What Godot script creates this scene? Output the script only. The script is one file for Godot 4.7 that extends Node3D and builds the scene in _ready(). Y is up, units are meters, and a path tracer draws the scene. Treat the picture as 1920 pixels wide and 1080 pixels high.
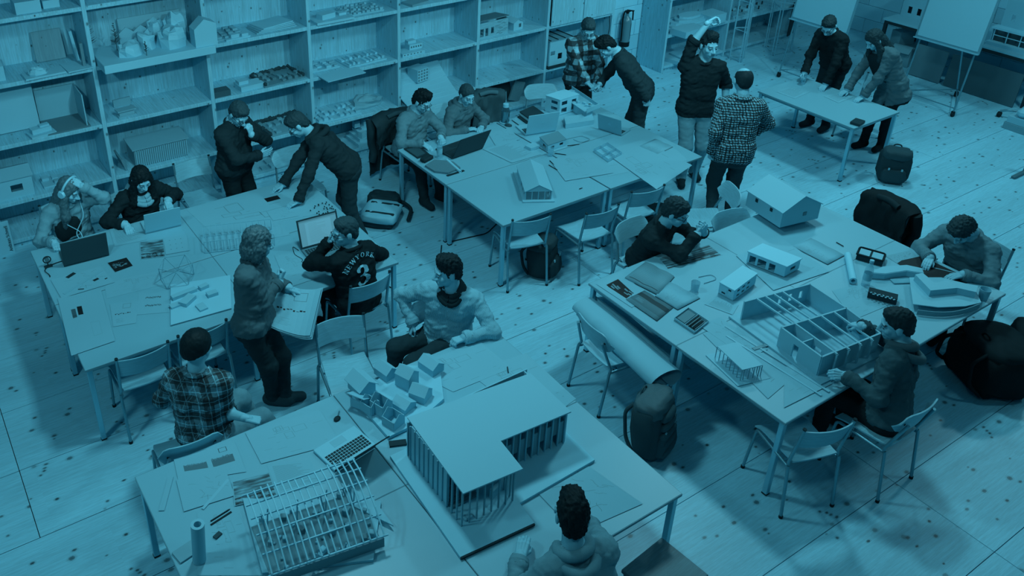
extends Node3D
# A design studio seen from a gallery: tables with architecture models, students, a wall of shelves.
# x runs along the shelf wall, z away from it, y up; metres.

var taken := {}
var mats := {}
var rng := RandomNumberGenerator.new()
var noise := FastNoiseLite.new()


func _ready() -> void:
	rng.seed = 7
	noise.seed = 3
	noise.frequency = 1.0
	make_camera_and_light()
	make_textures()
	make_room()
	make_shelves()
	make_tables()
	make_chairs()
	make_right_side()
	make_models()
	make_table_things()
	make_floor_things()
	make_people()


func make_camera_and_light() -> void:
	var cam := Camera3D.new()
	cam.name = "camera"
	add_child(cam)
	cam.projection = Camera3D.PROJECTION_FRUSTUM
	cam.near = 0.05
	cam.far = 60.0
	cam.size = 0.05 * 1080.0 / 1658.06
	cam.frustum_offset = Vector2(0.05 * (960.0 - 774.8) / 1658.06, -0.05 * (540.0 - 329.7) / 1658.06)
	cam.position = Vector3(0, 5.2, 0)
	cam.rotation = Vector3(-0.48646, -0.5628, 0)
	cam.current = true
	var env := Environment.new()
	env.background_mode = Environment.BG_COLOR
	env.background_color = Color(0, 0, 0)
	env.tonemap_mode = Environment.TONE_MAPPER_LINEAR
	env.tonemap_exposure = 1.18
	env.sdfgi_enabled = true
	env.ssao_enabled = true
	env.ssil_enabled = true
	var we := WorldEnvironment.new()
	we.environment = env
	add_child(we)
	# ceiling lamps: square diffuser panels hung under the ceiling
	var lamps := [[2.6, -5.3, 6.0], [6.7, -4.9, 6.5], [10.3, -6.0, 5.0], [-1.3, -4.4, 4.2], [12.2, -3.6, 5.2], [2.6, -1.2, 1.0], [8.0, -1.0, 1.2]]
	for a in lamps:
		lamp(Vector3(a[0], 4.8, a[1]), a[2])
	for x in [0.2, 2.6, 5.0, 7.4, 10.4]:
		track_spot(Vector3(x, 4.0, -4.7), Vector3(x + 0.5, 1.3, -9.4), 5.0)


func lamp(at: Vector3, power: float) -> void:
	var t := thing("ceiling_lamp", "square white panel lamp hanging under the ceiling", "lamp", at, 0.0, "panel lamps under the ceiling")
	var st := begin()
	bx(st, Vector3(0, 0.05, 0), Vector3(0.56, 0.08, 0.56), 0.01)
	part("housing", st, mat(0.7, 0.5), t)
	st = begin()
	bx(st, Vector3.ZERO, Vector3(0.5, 0.02, 0.5), 0.0)
	var m := StandardMaterial3D.new()
	m.albedo_color = tone(0.9)
	m.emission_enabled = true
	m.emission = Color(0.66, 0.945, 1.0)
	m.emission_energy_multiplier = 1.0
	part("diffuser", st, m, t)
	st = begin()
	tube(st, [Vector3(0, 0.08, 0), Vector3(0, 2.15, 0)], 0.01, 6)
	part("rod", st, mat(0.3, 0.4), t)
	var l := AreaLight3D.new()
	l.name = "light"
	l.area_size = Vector2(0.5, 0.5)
	l.light_energy = power
	l.light_color = Color(0.66, 0.945, 1.0)
	l.area_range = 40.0
	l.shadow_enabled = true
	t.add_child(l)
	l.position = Vector3(0, -0.03, 0)
	l.rotation = Vector3(-PI / 2, 0, 0)


func track_spot(at: Vector3, to: Vector3, power: float) -> void:
	# small spot lamps under the gallery that wash the shelf wall
	var t := thing("spot_lamp", "small white spot lamp aimed at the shelf wall", "lamp", at, 0.0, "spot lamps washing the shelf wall")
	t.look_at_from_position(at, to, Vector3.UP)
	var st := begin(false)
	lathe(st, [Vector2(0.001, 0.0), Vector2(0.05, 0.0), Vector2(0.055, 0.16), Vector2(0.05, 0.16), Vector2(0.045, 0.13), Vector2(0.001, 0.13)], 16, Transform3D(Basis(Vector3.RIGHT, -PI / 2), Vector3(0, 0, 0.15)))
	part("housing", st, mat(0.7, 0.5), t)
	st = begin()
	tube(st, [Vector3(0, 0, 0.1), Vector3(0, 3.0, 0.1)], 0.01, 6)
	part("rod", st, mat(0.3, 0.4), t)
	var l := SpotLight3D.new()
	l.name = "light"
	l.spot_angle = 34.0
	l.spot_range = 30.0
	l.light_size = 0.06
	l.light_energy = power
	l.light_color = Color(0.66, 0.945, 1.0)
	l.shadow_enabled = true
	t.add_child(l)


# ---------------------------------------------------------------- materials

func tone(v: float) -> Color:
	return Color(0.33 * v, 0.79 * v, 0.95 * v).linear_to_srgb()


func mat(v: float, rough := 0.6, tex: Texture2D = null, scale := 1.0, metal := 0.0) -> StandardMaterial3D:
	var key := "%.3f %.2f %s %.2f %.2f" % [v, rough, tex, scale, metal]
	if mats.has(key):
		return mats[key]
	var m := StandardMaterial3D.new()
	m.albedo_color = tone(v)
	m.roughness = rough
	m.metallic = metal
	if v < 0.2 and metal == 0.0:
		m.metallic_specular = 0.22
	if tex:
		m.albedo_texture = tex
		m.uv1_triplanar = true
		m.uv1_scale = Vector3.ONE * scale
	mats[key] = m
	return m


func uvmat(v: float, rough: float, tex: Texture2D) -> StandardMaterial3D:
	var m := StandardMaterial3D.new()
	m.albedo_color = tone(v)
	m.roughness = rough
	m.albedo_texture = tex
	return m


func glass(alpha := 0.18, v := 0.9) -> StandardMaterial3D:
	var key := "glass %.2f %.2f" % [alpha, v]
	if mats.has(key):
		return mats[key]
	var m := StandardMaterial3D.new()
	m.transparency = BaseMaterial3D.TRANSPARENCY_ALPHA
	var c := tone(v)
	m.albedo_color = Color(c.r, c.g, c.b, alpha)
	m.roughness = 0.05
	mats[key] = m
	return m


# ---------------------------------------------------------------- nodes

func numbered(called: String) -> String:
	var n: int = taken.get(called, 0)
	taken[called] = n + 1
	return called if n == 0 else "%s_%03d" % [called, n]


func thing(called: String, label: String, category: String, at := Vector3.ZERO, turn := 0.0, group := "") -> Node3D:
	var o := Node3D.new()
	o.name = numbered(called)
	add_child(o)
	o.position = at
	o.rotation.y = turn
	tag(o, label, category, group)
	return o


func tag(o: Node, label: String, category: String, group := "") -> void:
	o.set_meta("label", label)
	o.set_meta("category", category)
	if group:
		o.set_meta("group", group)


func part(called: String, st: SurfaceTool, m: Material, parent: Node) -> MeshInstance3D:
	st.generate_normals()
	return inst(called, st.commit(), m, parent)


func inst(called: String, mesh: Mesh, m: Material, parent: Node, at := Transform3D.IDENTITY) -> MeshInstance3D:
	var o := MeshInstance3D.new()
	o.mesh = mesh
	o.material_override = m
	o.name = called
	parent.add_child(o, true)
	o.transform = at
	return o


func single(called: String, st: SurfaceTool, m: Material, label: String, category: String, group := "") -> MeshInstance3D:
	var o := part(numbered(called), st, m, self)
	tag(o, label, category, group)
	return o


func struct(called: String, st: SurfaceTool, m: Material) -> MeshInstance3D:
	var o := part(numbered(called), st, m, self)
	o.set_meta("kind", "structure")
	return o


func copy(root: Node3D, at: Vector3, turn: float, label: String, group := "") -> Node3D:
	var r: Node3D = root.duplicate()
	r.name = numbered(String(root.name))
	add_child(r)
	r.position = at
	r.rotation.y = turn
	r.set_meta("label", label)
	if group:
		r.set_meta("group", group)
	return r


# ---------------------------------------------------------------- shapes

func begin(flat := true) -> SurfaceTool:
	var st := SurfaceTool.new()
	st.begin(Mesh.PRIMITIVE_TRIANGLES)
	st.set_smooth_group(-1 if flat else 0)
	return st


func tri_out(st: SurfaceTool, a: Vector3, b: Vector3, c: Vector3, inside: Vector3) -> void:
	if (a - c).cross(a - b).dot((a + b + c) / 3.0 - inside) < 0.0:
		var t := b
		b = c
		c = t
	st.add_vertex(a)
	st.add_vertex(b)
	st.add_vertex(c)


func quad_out(st: SurfaceTool, a: Vector3, b: Vector3, c: Vector3, d: Vector3, inside: Vector3) -> void:
	tri_out(st, a, b, c, inside)
	tri_out(st, a, c, d, inside)


func bx(st: SurfaceTool, c: Vector3, s: Vector3, chamfer := 0.0, basis := Basis.IDENTITY) -> void:
	var h := s / 2.0
	if chamfer <= 0.0:
		var v: Array[Vector3] = []
		for i in 8:
			v.append(c + basis * Vector3(h.x if i & 1 else -h.x, h.y if i & 2 else -h.y, h.z if i & 4 else -h.z))
		for f in [[0, 1, 3, 2], [4, 5, 7, 6], [0, 1, 5, 4], [2, 3, 7, 6], [0, 2, 6, 4], [1, 3, 7, 5]]:
			quad_out(st, v[f[0]], v[f[1]], v[f[2]], v[f[3]], c)
		return
	var w := []
	for i in 8:
		var g := Vector3(1 if i & 1 else -1, 1 if i & 2 else -1, 1 if i & 4 else -1)
		var e := []
		for ax in 3:
			var q := h - Vector3.ONE * chamfer
			q[ax] = h[ax]
			e.append(c + basis * (q * g))
		w.append(e)
	for ax in 3:
		var b1 := 1 << ((ax + 1) % 3)
		var b2 := 1 << ((ax + 2) % 3)
		for side in 2:
			var o := (1 << ax) * side
			quad_out(st, w[o][ax], w[o | b1][ax], w[o | b1 | b2][ax], w[o | b2][ax], c)
		var a1 := (ax + 1) % 3
		var a2 := (ax + 2) % 3
		for k in 4:
			var o := (b1 if k & 1 else 0) | (b2 if k & 2 else 0)
			var p := o | (1 << ax)
			quad_out(st, w[o][a1], w[o][a2], w[p][a2], w[p][a1], c)
	for i in 8:
		tri_out(st, w[i][0], w[i][1], w[i][2], c)


func bar(st: SurfaceTool, a: Vector3, b: Vector3, w: float, h: float, up := Vector3.UP) -> void:
	var d := (b - a).normalized()
	if absf(d.dot(up)) > 0.98:
		up = Vector3.RIGHT
	var x := up.cross(d).normalized()
	bx(st, (a + b) / 2.0, Vector3(w, h, a.distance_to(b)), 0.0, Basis(x, d.cross(x), d))


func tube(st: SurfaceTool, pts: Array, r: float, sides := 8, r_end := -1.0) -> void:
	if r_end < 0.0:
		r_end = r
	st.set_smooth_group(0)
	var rings := []
	var x := Vector3.ZERO
	for i in pts.size():
		var d: Vector3
		if i == 0:
			d = pts[1] - pts[0]
		elif i == pts.size() - 1:
			d = pts[i] - pts[i - 1]
		else:
			d = (pts[i] - pts[i - 1]).normalized() + (pts[i + 1] - pts[i]).normalized()
		d = d.normalized()
		if i == 0:
			x = d.cross(Vector3.UP if absf(d.y) < 0.9 else Vector3.RIGHT).normalized()
		else:
			x = (x - d * x.dot(d)).normalized()
		var y := d.cross(x)
		var ring := []
		var rr := lerpf(r, r_end, float(i) / maxf(1.0, pts.size() - 1))
		for k in sides:
			var a := TAU * k / sides
			ring.append(pts[i] + (x * cos(a) + y * sin(a)) * rr)
		rings.append(ring)
	for i in pts.size() - 1:
		var mid: Vector3 = (pts[i] + pts[i + 1]) / 2.0
		for k in sides:
			var k2 := (k + 1) % sides
			quad_out(st, rings[i][k], rings[i][k2], rings[i + 1][k2], rings[i + 1][k], mid)
	st.set_smooth_group(-1)
	for e in [0, pts.size() - 1]:
		var nb: Vector3 = pts[1] if e == 0 else pts[pts.size() - 2]
		for k in range(1, sides - 1):
			tri_out(st, rings[e][0], rings[e][k], rings[e][k + 1], nb)


func bent(pts: Array, r := 0.04, n := 4) -> Array:
	# rounds the corners of a polyline
	var out := [pts[0]]
	for i in range(1, pts.size() - 1):
		var p: Vector3 = pts[i]
		var a: Vector3 = p + (pts[i - 1] - p).normalized() * r
		var b: Vector3 = p + (pts[i + 1] - p).normalized() * r
		for k in n + 1:
			var t := float(k) / n
			out.append(a.lerp(p, t).lerp(p.lerp(b, t), t))
	out.append(pts[-1])
	return out


func lathe(st: SurfaceTool, prof: Array, sides := 16, at := Transform3D.IDENTITY) -> void:
	# profile of Vector2(radius, height), from the bottom up
	st.set_smooth_group(0)
	for i in prof.size() - 1:
		var p: Vector2 = prof[i]
		var q: Vector2 = prof[i + 1]
		if i > 0:
			st.set_smooth_group(i if (q - p).normalized().dot((p - prof[i - 1]).normalized()) < 0.7 else 0)
		for k in sides:
			var a := TAU * k / sides
			var b := TAU * (k + 1) / sides
			var da := Vector3(cos(a), 0, sin(a))
			var db := Vector3(cos(b), 0, sin(b))
			var v0 := at * (da * p.x + Vector3(0, p.y, 0))
			var v1 := at * (db * p.x + Vector3(0, p.y, 0))
			var v2 := at * (db * q.x + Vector3(0, q.y, 0))
			var v3 := at * (da * q.x + Vector3(0, q.y, 0))
			if p.x > 0.0:
				st.add_vertex(v0); st.add_vertex(v1); st.add_vertex(v2)
			if q.x > 0.0:
				st.add_vertex(v0); st.add_vertex(v2); st.add_vertex(v3)


func prism(st: SurfaceTool, poly: PackedVector2Array, y0: float, y1: float, at := Transform3D.IDENTITY) -> void:
	# polygon in x and z, raised from y0 to y1
	if Geometry2D.is_polygon_clockwise(poly):
		poly.reverse()
	var idx := Geometry2D.triangulate_polygon(poly)
	var n := poly.size()
	for y in [y0, y1]:
		for k in range(0, idx.size(), 3):
			var a := at * Vector3(poly[idx[k]].x, y, poly[idx[k]].y)
			var b := at * Vector3(poly[idx[k + 1]].x, y, poly[idx[k + 1]].y)
			var c := at * Vector3(poly[idx[k + 2]].x, y, poly[idx[k + 2]].y)
			var out := at.basis * Vector3(0, -1 if y == y0 else 1, 0)
			tri_out(st, a, b, c, (a + b + c) / 3.0 - out * 0.01)
	for i in n:
		var p := poly[i]
		var q := poly[(i + 1) % n]
		var e := (q - p).normalized()
		var out := at.basis * Vector3(e.y, 0, -e.x)
		var a := at * Vector3(p.x, y0, p.y)
		var b := at * Vector3(q.x, y0, q.y)
		var c := at * Vector3(q.x, y1, q.y)
		var d := at * Vector3(p.x, y1, p.y)
		quad_out(st, a, b, c, d, (a + c) / 2.0 - out * 0.01)


func poly2(a: Array) -> PackedVector2Array:
	var p := PackedVector2Array()
	for v in a:
		p.append(Vector2(v.x, v.z) if v is Vector3 else v)
	return p


func slab(st: SurfaceTool, corners: Array, thick: float) -> void:
	# a sheet over a polygon of points whose own height is the underside
	prism(st, poly2(corners), corners[0].y, corners[0].y + thick)


func sheet(called: String, corners: Array, m: Material, label: String, category: String, thick := 0.0015, group := "", curl := 0.0) -> MeshInstance3D:
	# a four-cornered sheet with a printed top: uv runs along the first edge and the last
	var st := begin()
	var n := 8 if curl > 0.0 else 1
	var up := Vector3(0, thick, 0)
	var centre: Vector3 = (corners[0] + corners[1] + corners[2] + corners[3]) / 4.0
	var f := func(u: float, v: float) -> Vector3:
		var p: Vector3 = corners[0].lerp(corners[1], u).lerp(corners[3].lerp(corners[2], u), v)
		if curl > 0.0:
			p.y += curl * pow(absf(u - 0.45) * 1.8, 3.0)
		return p
	for i in n:
		for j in n:
			var u0 := float(i) / n
			var u1 := float(i + 1) / n
			var v0 := float(j) / n
			var v1 := float(j + 1) / n
			var q := [f.call(u0, v0), f.call(u1, v0), f.call(u1, v1), f.call(u0, v1)]
			var uv := [Vector2(u0, v0), Vector2(u1, v0), Vector2(u1, v1), Vector2(u0, v1)]
			var flip: bool = (q[0] - q[2]).cross(q[0] - q[1]).y < 0.0
			var order := [0, 2, 1, 0, 3, 2] if flip else [0, 1, 2, 0, 2, 3]
			for k in order:
				st.set_uv(uv[k])
				st.add_vertex(q[k] + up)
			order.reverse()
			for k in order:
				st.set_uv(uv[k])
				st.add_vertex(q[k])
	for e in 4:
		for k in n:
			var t0 := float(k) / n
			var t1 := float(k + 1) / n
			var a: Vector3
			var b: Vector3
			if e == 0:
				a = f.call(t0, 0.0); b = f.call(t1, 0.0)
			elif e == 1:
				a = f.call(1.0, t0); b = f.call(1.0, t1)
			elif e == 2:
				a = f.call(t0, 1.0); b = f.call(t1, 1.0)
			else:
				a = f.call(0.0, t0); b = f.call(0.0, t1)
			st.set_uv(Vector2(0.01, 0.01))
			quad_out(st, a, b, b + up, a + up, centre)
	return single(called, st, m, label, category, group)


var tex := {}


func grey_tex(called: String, w: int, h: int, data: PackedByteArray) -> void:
	var img := Image.create_from_data(w, h, false, Image.FORMAT_L8, data)
	img.convert(Image.FORMAT_RGB8)
	img.generate_mipmaps()
	tex[called] = ImageTexture.create_from_image(img)


func wood(called: String, w: int, h: int, along_u: bool, base: float, grain: float, knots: int, kr: float, seed_: int, lamella := 0) -> void:
	# grain stretched along one axis, ringed dark knots, slightly different lamellas
	var d := PackedByteArray()
	d.resize(w * h)
	var n := FastNoiseLite.new()
	n.seed = seed_
	n.frequency = 1.0
	n.fractal_octaves = 3
	var r := RandomNumberGenerator.new()
	r.seed = seed_
	var lam := PackedFloat32Array()
	for i in 64:
		lam.append(r.randf_range(-0.03, 0.03))
	for y in h:
		for x in w:
			var a := x * 0.004 if along_u else x * 0.075
			var b := y * 0.075 if along_u else y * 0.004
			var v := base + grain * n.get_noise_2d(a, b) + grain * 0.8 * n.get_noise_2d(a * 4.0 + 50.0, b * 3.0)
			if lamella > 0:
				v += lam[((y if along_u else x) / lamella) % 64]
			d[y * w + x] = clampi(int(v * 255.0), 0, 255)
	for k in knots:
		var cx := r.randi_range(0, w - 1)
		var cy := r.randi_range(0, h - 1)
		var rx := kr * r.randf_range(0.35, 1.0)
		var ry := rx * r.randf_range(0.5, 0.8)
		if not along_u:
			ry = rx * r.randf_range(1.0, 1.5)
		var dark := r.randf_range(0.2, 0.75)
		var R := int(ceil(maxf(rx, ry) * 2.2))
		for y in range(-R, R + 1):
			for x in range(-R, R + 1):
				var q := Vector2(x / rx, y / ry).length() + 0.25 * n.get_noise_2d((cx + x) * 0.15, (cy + y) * 0.15)
				if q < 2.0:
					var i := posmod(cy + y, h) * w + posmod(cx + x, w)
					var f := 0.0
					if q < 1.0:
						f = 1.0 - 0.35 * q
					else:
						f = 0.22 * (2.0 - q)
					d[i] = int(d[i] * (1.0 - dark * f))
	grey_tex(called, w, h, d)


func make_textures() -> void:
	wood("floor", 1536, 448, true, 0.94, 0.055, 34, 14.0, 11, 75)
	wood("shelf", 640, 640, false, 0.91, 0.075, 24, 6.0, 21, 90)
	wood("ply", 256, 256, true, 0.93, 0.07, 0, 1.0, 31)
	# fine cloth mottling
	var d := PackedByteArray()
	d.resize(256 * 256)
	var r := RandomNumberGenerator.new()
	r.seed = 5
	for i in d.size():
		d[i] = int(255.0 * clampf(0.86 + r.randf_range(-0.12, 0.12), 0.0, 1.0))
	grey_tex("cloth", 256, 256, d)


func make_room() -> void:
	# floor: long three-ply boards, each with its own edges
	var sub := begin()
	bx(sub, Vector3(6.0, -0.13, -3.5), Vector3(19.6, 0.2, 13.2))
	var fl := struct("floor", sub, mat(0.06, 0.8))
	var fm := uvmat(0.97, 0.42, tex.floor)
	var row := 0
	var z1 := -1.41 + 0.735 * 6
	while z1 > -9.9:
		var z0 := z1 - 0.735
		var shift := 0.0 if (z1 < -5.0 or z1 > -2.9) else 2.8
		for k in range(-1, 4):
			var xa := 0.08 + shift + 5.6 * (k - 1)
			var xb := xa + 5.6
			xa = maxf(xa, -3.7)
			xb = minf(xb, 15.6)
			if xb - xa < 0.2:
				continue
			var st := begin()
			var gap := 0.0028
			var a := Vector3(xa + gap, 0, z0 + gap)
			var b := Vector3(xb - gap, 0, z1 - gap)
			var o := rng.randf()
			var v := rng.randi_range(0, 1)
			var c := Vector3((xa + xb) / 2, -0.02, (z0 + z1) / 2)
			for q in [[a, Vector3(b.x, 0, a.z), b], [a, b, Vector3(a.x, 0, b.z)]]:
				for p: Vector3 in q:
					st.set_uv(Vector2(p.x / 2.52 + o, (p.z - z0) / 0.735 * (1 if v else -1)))
					st.add_vertex(p)
			var lo := Vector3(0, -0.03, 0)
			var cs := [a, Vector3(b.x, 0, a.z), b, Vector3(a.x, 0, b.z)]
			for e in 4:
				st.set_uv(Vector2(o, 0.3))
				quad_out(st, cs[e], cs[(e + 1) % 4], cs[(e + 1) % 4] + lo, cs[e] + lo, c)
			part("floor_board", st, fm, fl)
		z1 = z0
		row += 1
	var plaster := mat(0.42, 0.85)
	var st := begin()
	bx(st, Vector3(6.0, 3.5, -9.88), Vector3(19.8, 7.2, 0.2))
	var wb := struct("wall_back", st, mat(0.5, 0.9))
	st = begin()
	bx(st, Vector3(15.25, 3.5, -3.5), Vector3(0.2, 7.2, 13.0))
	var wr := struct("wall_right", st, mat(0.6, 0.9))
	st = begin()
	bx(st, Vector3(-3.8, 3.5, -3.5), Vector3(0.2, 7.2, 13.0))
	struct("wall_left", st, plaster)
	st = begin()
	bx(st, Vector3(6.0, 3.5, 3.1), Vector3(19.8, 7.2, 0.2))
	struct("wall_front", st, plaster)
	st = begin()
	bx(st, Vector3(6.0, 7.05, -3.4), Vector3(19.8, 0.2, 13.2))
	struct("ceiling", st, plaster)
	# block wall pieces, laid in courses with recessed joints
	var bm := [mat(0.86, 0.9), mat(0.92, 0.9), mat(0.8, 0.9)]
	var blk: Array[Mesh] = []
	for w in [0.594, 0.294]:
		var s := begin()
		bx(s, Vector3.ZERO, Vector3(w, 0.244, 0.03), 0.004)
		s.generate_normals()
		blk.append(s.commit())
	for course in 8:
		var y := 0.125 + course * 0.25
		var x := 9.2 - (0.3 if course % 2 else 0.0)
		while x < 10.7:
			inst("block", blk[0], bm[rng.randi_range(0, 2)], wb, Transform3D(Basis.IDENTITY, Vector3(x + 0.3, y, -9.77)))
			x += 0.6
		var z := -9.6 + (0.3 if course % 2 else 0.0)
		while z < -5.4:
			inst("block", blk[0], bm[rng.randi_range(0, 2)], wr, Transform3D(Basis(Vector3.UP, PI / 2), Vector3(15.14, y, z)))
			z += 0.6


func shelf_unit(called: String, label: String, xs: Array, ys: Array, top: float) -> Node3D:
	var wm := mat(0.84, 0.6, tex.shelf, 0.8)
	var t := thing(called, label, "shelf")
	for x in xs:
		var st := begin()
		bx(st, Vector3(x, top / 2, -9.46), Vector3(0.045, top, 0.56), 0.003)
		part("upright", st, wm, t)
	for i in xs.size() - 1:
		var w: float = xs[i + 1] - xs[i] - 0.047
		var mx: float = (xs[i + 1] + xs[i]) / 2
		var st := begin()
		bx(st, Vector3(mx, top / 2, -9.735), Vector3(w, top, 0.018))
		part("back_panel", st, wm, t)
		for y in ys:
			st = begin()
			bx(st, Vector3(mx, y, -9.455), Vector3(w, 0.045, 0.55), 0.003)
			part("shelf_board", st, wm, t)
		st = begin()
		bx(st, Vector3(mx, 0.03, -9.47), Vector3(w, 0.058, 0.5))
		part("plinth", st, wm, t)
	return t


func make_shelves() -> void:
	var xs := [-1.92, -0.67, 0.58, 1.83, 3.07, 4.33, 5.58, 6.83, 8.05, 9.31]
	var t := shelf_unit("shelving", "long pale wooden shelf wall full of architecture models", xs, [0.085, 0.54, 1.19, 1.845, 2.5, 3.15], 3.8)
	# plain cupboard doors close the upper part of the last bay
	for k in 2:
		for j in 2:
			var st := begin()
			bx(st, Vector3(8.05 + 0.045 + 0.292 + k * 0.6, 1.53 + j * 0.66, -9.17), Vector3(0.588, 0.645, 0.02), 0.002)
			part("cupboard_door", st, mat(0.84, 0.6, tex.shelf, 0.8), t)
	shelf_unit("shelving", "smaller wooden shelf beyond the fire extinguisher, with landscape models", [10.53, 11.98, 13.75], [0.085, 0.6, 1.21, 1.85], 2.6)


# ---------------------------------------------------------------- furniture

func make_tables() -> void:
	var t := thing("worktable", "", "table", Vector3.ZERO, 0.0, "white worktables")
	var st := begin()
	bx(st, Vector3(0, 0.728, 0), Vector3(1.395, 0.024, 0.985), 0.003)
	part("tabletop", st, mat(0.63, 0.42), t)
	st = begin()
	for s in [-1, 1]:
		bx(st, Vector3(0, 0.7, s * 0.45), Vector3(1.28, 0.03, 0.03))
		bx(st, Vector3(s * 0.66, 0.7, 0), Vector3(0.03, 0.03, 0.9))
	part("frame", st, mat(0.5, 0.35, null, 1.0, 0.6), t)
	for sx in [-1, 1]:
		for sz in [-1, 1]:
			st = begin()
			bx(st, Vector3(sx * 0.665, 0.364, sz * 0.46), Vector3(0.04, 0.704, 0.04), 0.004)
			var leg := part("leg", st, mat(0.72, 0.3, null, 1.0, 0.5), t)
			st = begin()
			bx(st, Vector3(sx * 0.665, 0.008, sz * 0.46), Vector3(0.043, 0.016, 0.043), 0.003)
			part("foot_cap", st, mat(0.04, 0.6), leg)
	st = begin()
	for s in [-1, 1]:
		bx(st, Vector3(0, 0.728, s * 0.493), Vector3(1.397, 0.02, 0.002))
		bx(st, Vector3(s * 0.698, 0.728, 0), Vector3(0.002, 0.02, 0.985))
	part("edge_band", st, mat(0.45, 0.5), t)
	var spots := [
		[1.39, -7.27, 0, "white worktable in front of the woman wearing headphones"],
		[2.79, -7.27, 0, "white worktable that the hooded man leans over"],
		[1.39, -6.275, 0, "white worktable at the left with papers hanging over its end"],
		[2.79, -6.275, 0, "white worktable below the open laptop and the number three jersey"],
		[5.385, -7.275, 0, "white worktable before the man in the striped sweater"],
		[6.8, -7.275, 0, "white worktable with the two silver laptops, by the bending man"],
		[5.385, -6.28, 0, "white worktable carrying the small glazed gable house"],
		[6.8, -6.28, 0, "white worktable with a notebook and a sheet hanging off its corner"],
		[5.46, -4.1, 0, "white worktable with open books before the curly-haired man"],
		[6.93, -4.1, 0, "white worktable under the large house model with gable roof"],
		[5.46, -3.08, 0, "white worktable at the right with the roofless wall model, nearest corner"],
		[6.93, -3.08, 0, "white worktable before the man in the grey sweater, with a mug"],
		[1.43, -4.03, 0, "white worktable in the foreground beside the man in the beanie"],
		[2.9, -4.03, 0, "white worktable in the foreground under the cardigan man's elbow"],
		[1.43, -3.02, 0, "white worktable in the foreground below the stick lattice model"],
		[2.9, -3.02, 0, "white worktable in the foreground under the columned building model"],
		[10.09, -6.035, 1, "white worktable standing alone, two people leaning on it"]]
	for i in spots.size():
		var s: Array = spots[i]
		var o: Node3D = t
		if i > 0:
			o = copy(t, Vector3.ZERO, 0.0, s[3])
		o.set_meta("label", s[3])
		o.position = Vector3(s[0], 0, s[1])
		if s[2]:
			o.rotation.y = PI / 2
			o.scale = Vector3(1.0, 1.0, 0.95)
		elif s[0] == 6.93 or s[0] == 5.46:
			o.scale = Vector3(1.05, 1.0, 1.031)
		elif s[0] == 1.43 or s[0] == 2.9:
			o.scale = Vector3(1.048, 1.0, 1.02)


func chair_shape(rounded: bool) -> Node3D:
	var t := thing("chair", "", "chair", Vector3.ZERO, 0.0, "tube chairs with plywood seats")
	var steel := mat(0.5, 0.4, null, 1.0, 0.6)
	var ply := mat(0.8, 0.45, tex.ply, 3.0)
	# seat: slightly dished plywood
	var st := begin(false)
	var n := 8
	var f := func(u: float, v: float, lift: float) -> Vector3:
		var w := 0.2 - 0.02 * v
		var x := (u * 2.0 - 1.0) * w
		var z := lerpf(0.23, -0.19, v)
		var y := 0.45 + 0.012 * pow(absf(u * 2.0 - 1.0), 2.0) - 0.03 * pow(maxf(0.0, 0.25 - v) * 4.0, 2.0) + 0.012 * v * v
		var c := 0.045
		if rounded and (v < 0.12 or v > 0.9):
			x *= 0.93
		return Vector3(x, y + lift, z)
	grid(st, f, n, n, 0.012)
	part("seat", st, ply, t)
	# backrest: a curved board
	st = begin(false)
	var g := func(u: float, v: float, lift: float) -> Vector3:
		var a := u * 2.0 - 1.0
		var w := 0.2
		var y := lerpf(0.63, 0.815, v)
		if rounded:
			w = 0.225
			var e := clampf((absf(a) - 0.7) / 0.3, 0.0, 1.0)
			y = lerpf(lerpf(0.63, 0.82, v), 0.725, e * e * 0.72)
		var z := -0.215 - 0.045 * (1.0 - a * a) - 0.05 * (v - 0.5) + lift
		return Vector3(a * w, y, z)
	grid(st, g, 12, 5, 0.011)
	part("backrest", st, ply, t)
	for s in [-1, 1]:
		st = begin()
		var top := Vector3(s * 0.2, 0.83, -0.235)
		if rounded:
			top = Vector3(s * 0.16, 0.73, -0.262)
		tube(st, bent([top, Vector3(s * 0.2, 0.46, -0.17), Vector3(s * 0.21, 0.44, -0.19), Vector3(s * 0.215, 0.012, -0.25)], 0.02, 3), 0.0125, 8)
		var rl := part("rear_leg", st, steel, t)
		st = begin()
		tube(st, bent([Vector3(s * 0.2, 0.432, -0.185), Vector3(s * 0.2, 0.432, 0.2), Vector3(s * 0.21, 0.012, 0.245)], 0.035, 4), 0.0115, 8)
		var fl := part("front_leg", st, steel, t)
		for q in [[rl, Vector3(s * 0.215, 0.008, -0.25)], [fl, Vector3(s * 0.21, 0.008, 0.245)]]:
			st = begin()
			tube(st, [q[1] - Vector3(0, 0.008, 0), q[1] + Vector3(0, 0.014, 0)], 0.0155, 8)
			part("foot_cap", st, mat(0.03, 0.6), q[0])
		st = begin()
		if rounded:
			lathe(st, [Vector2(0, -0.004), Vector2(0.012, -0.004), Vector2(0.012, 0.004), Vector2(0, 0.004)], 8, Transform3D(Basis(Vector3.RIGHT, PI / 2), Vector3(s * 0.16, 0.725, -0.235)))
		else:
			tube(st, [top, top + Vector3(0, 0.012, -0.002)], 0.0135, 8)
		part("post_cap", st, mat(0.05, 0.5), rl)
	st = begin()
	tube(st, [Vector3(-0.2, 0.425, -0.1), Vector3(0.2, 0.425, -0.1)], 0.009, 6)
	tube(st, [Vector3(-0.2, 0.425, 0.12), Vector3(0.2, 0.425, 0.12)], 0.009, 6)
	part("cross_bar", st, steel, t)
	return t


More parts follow.
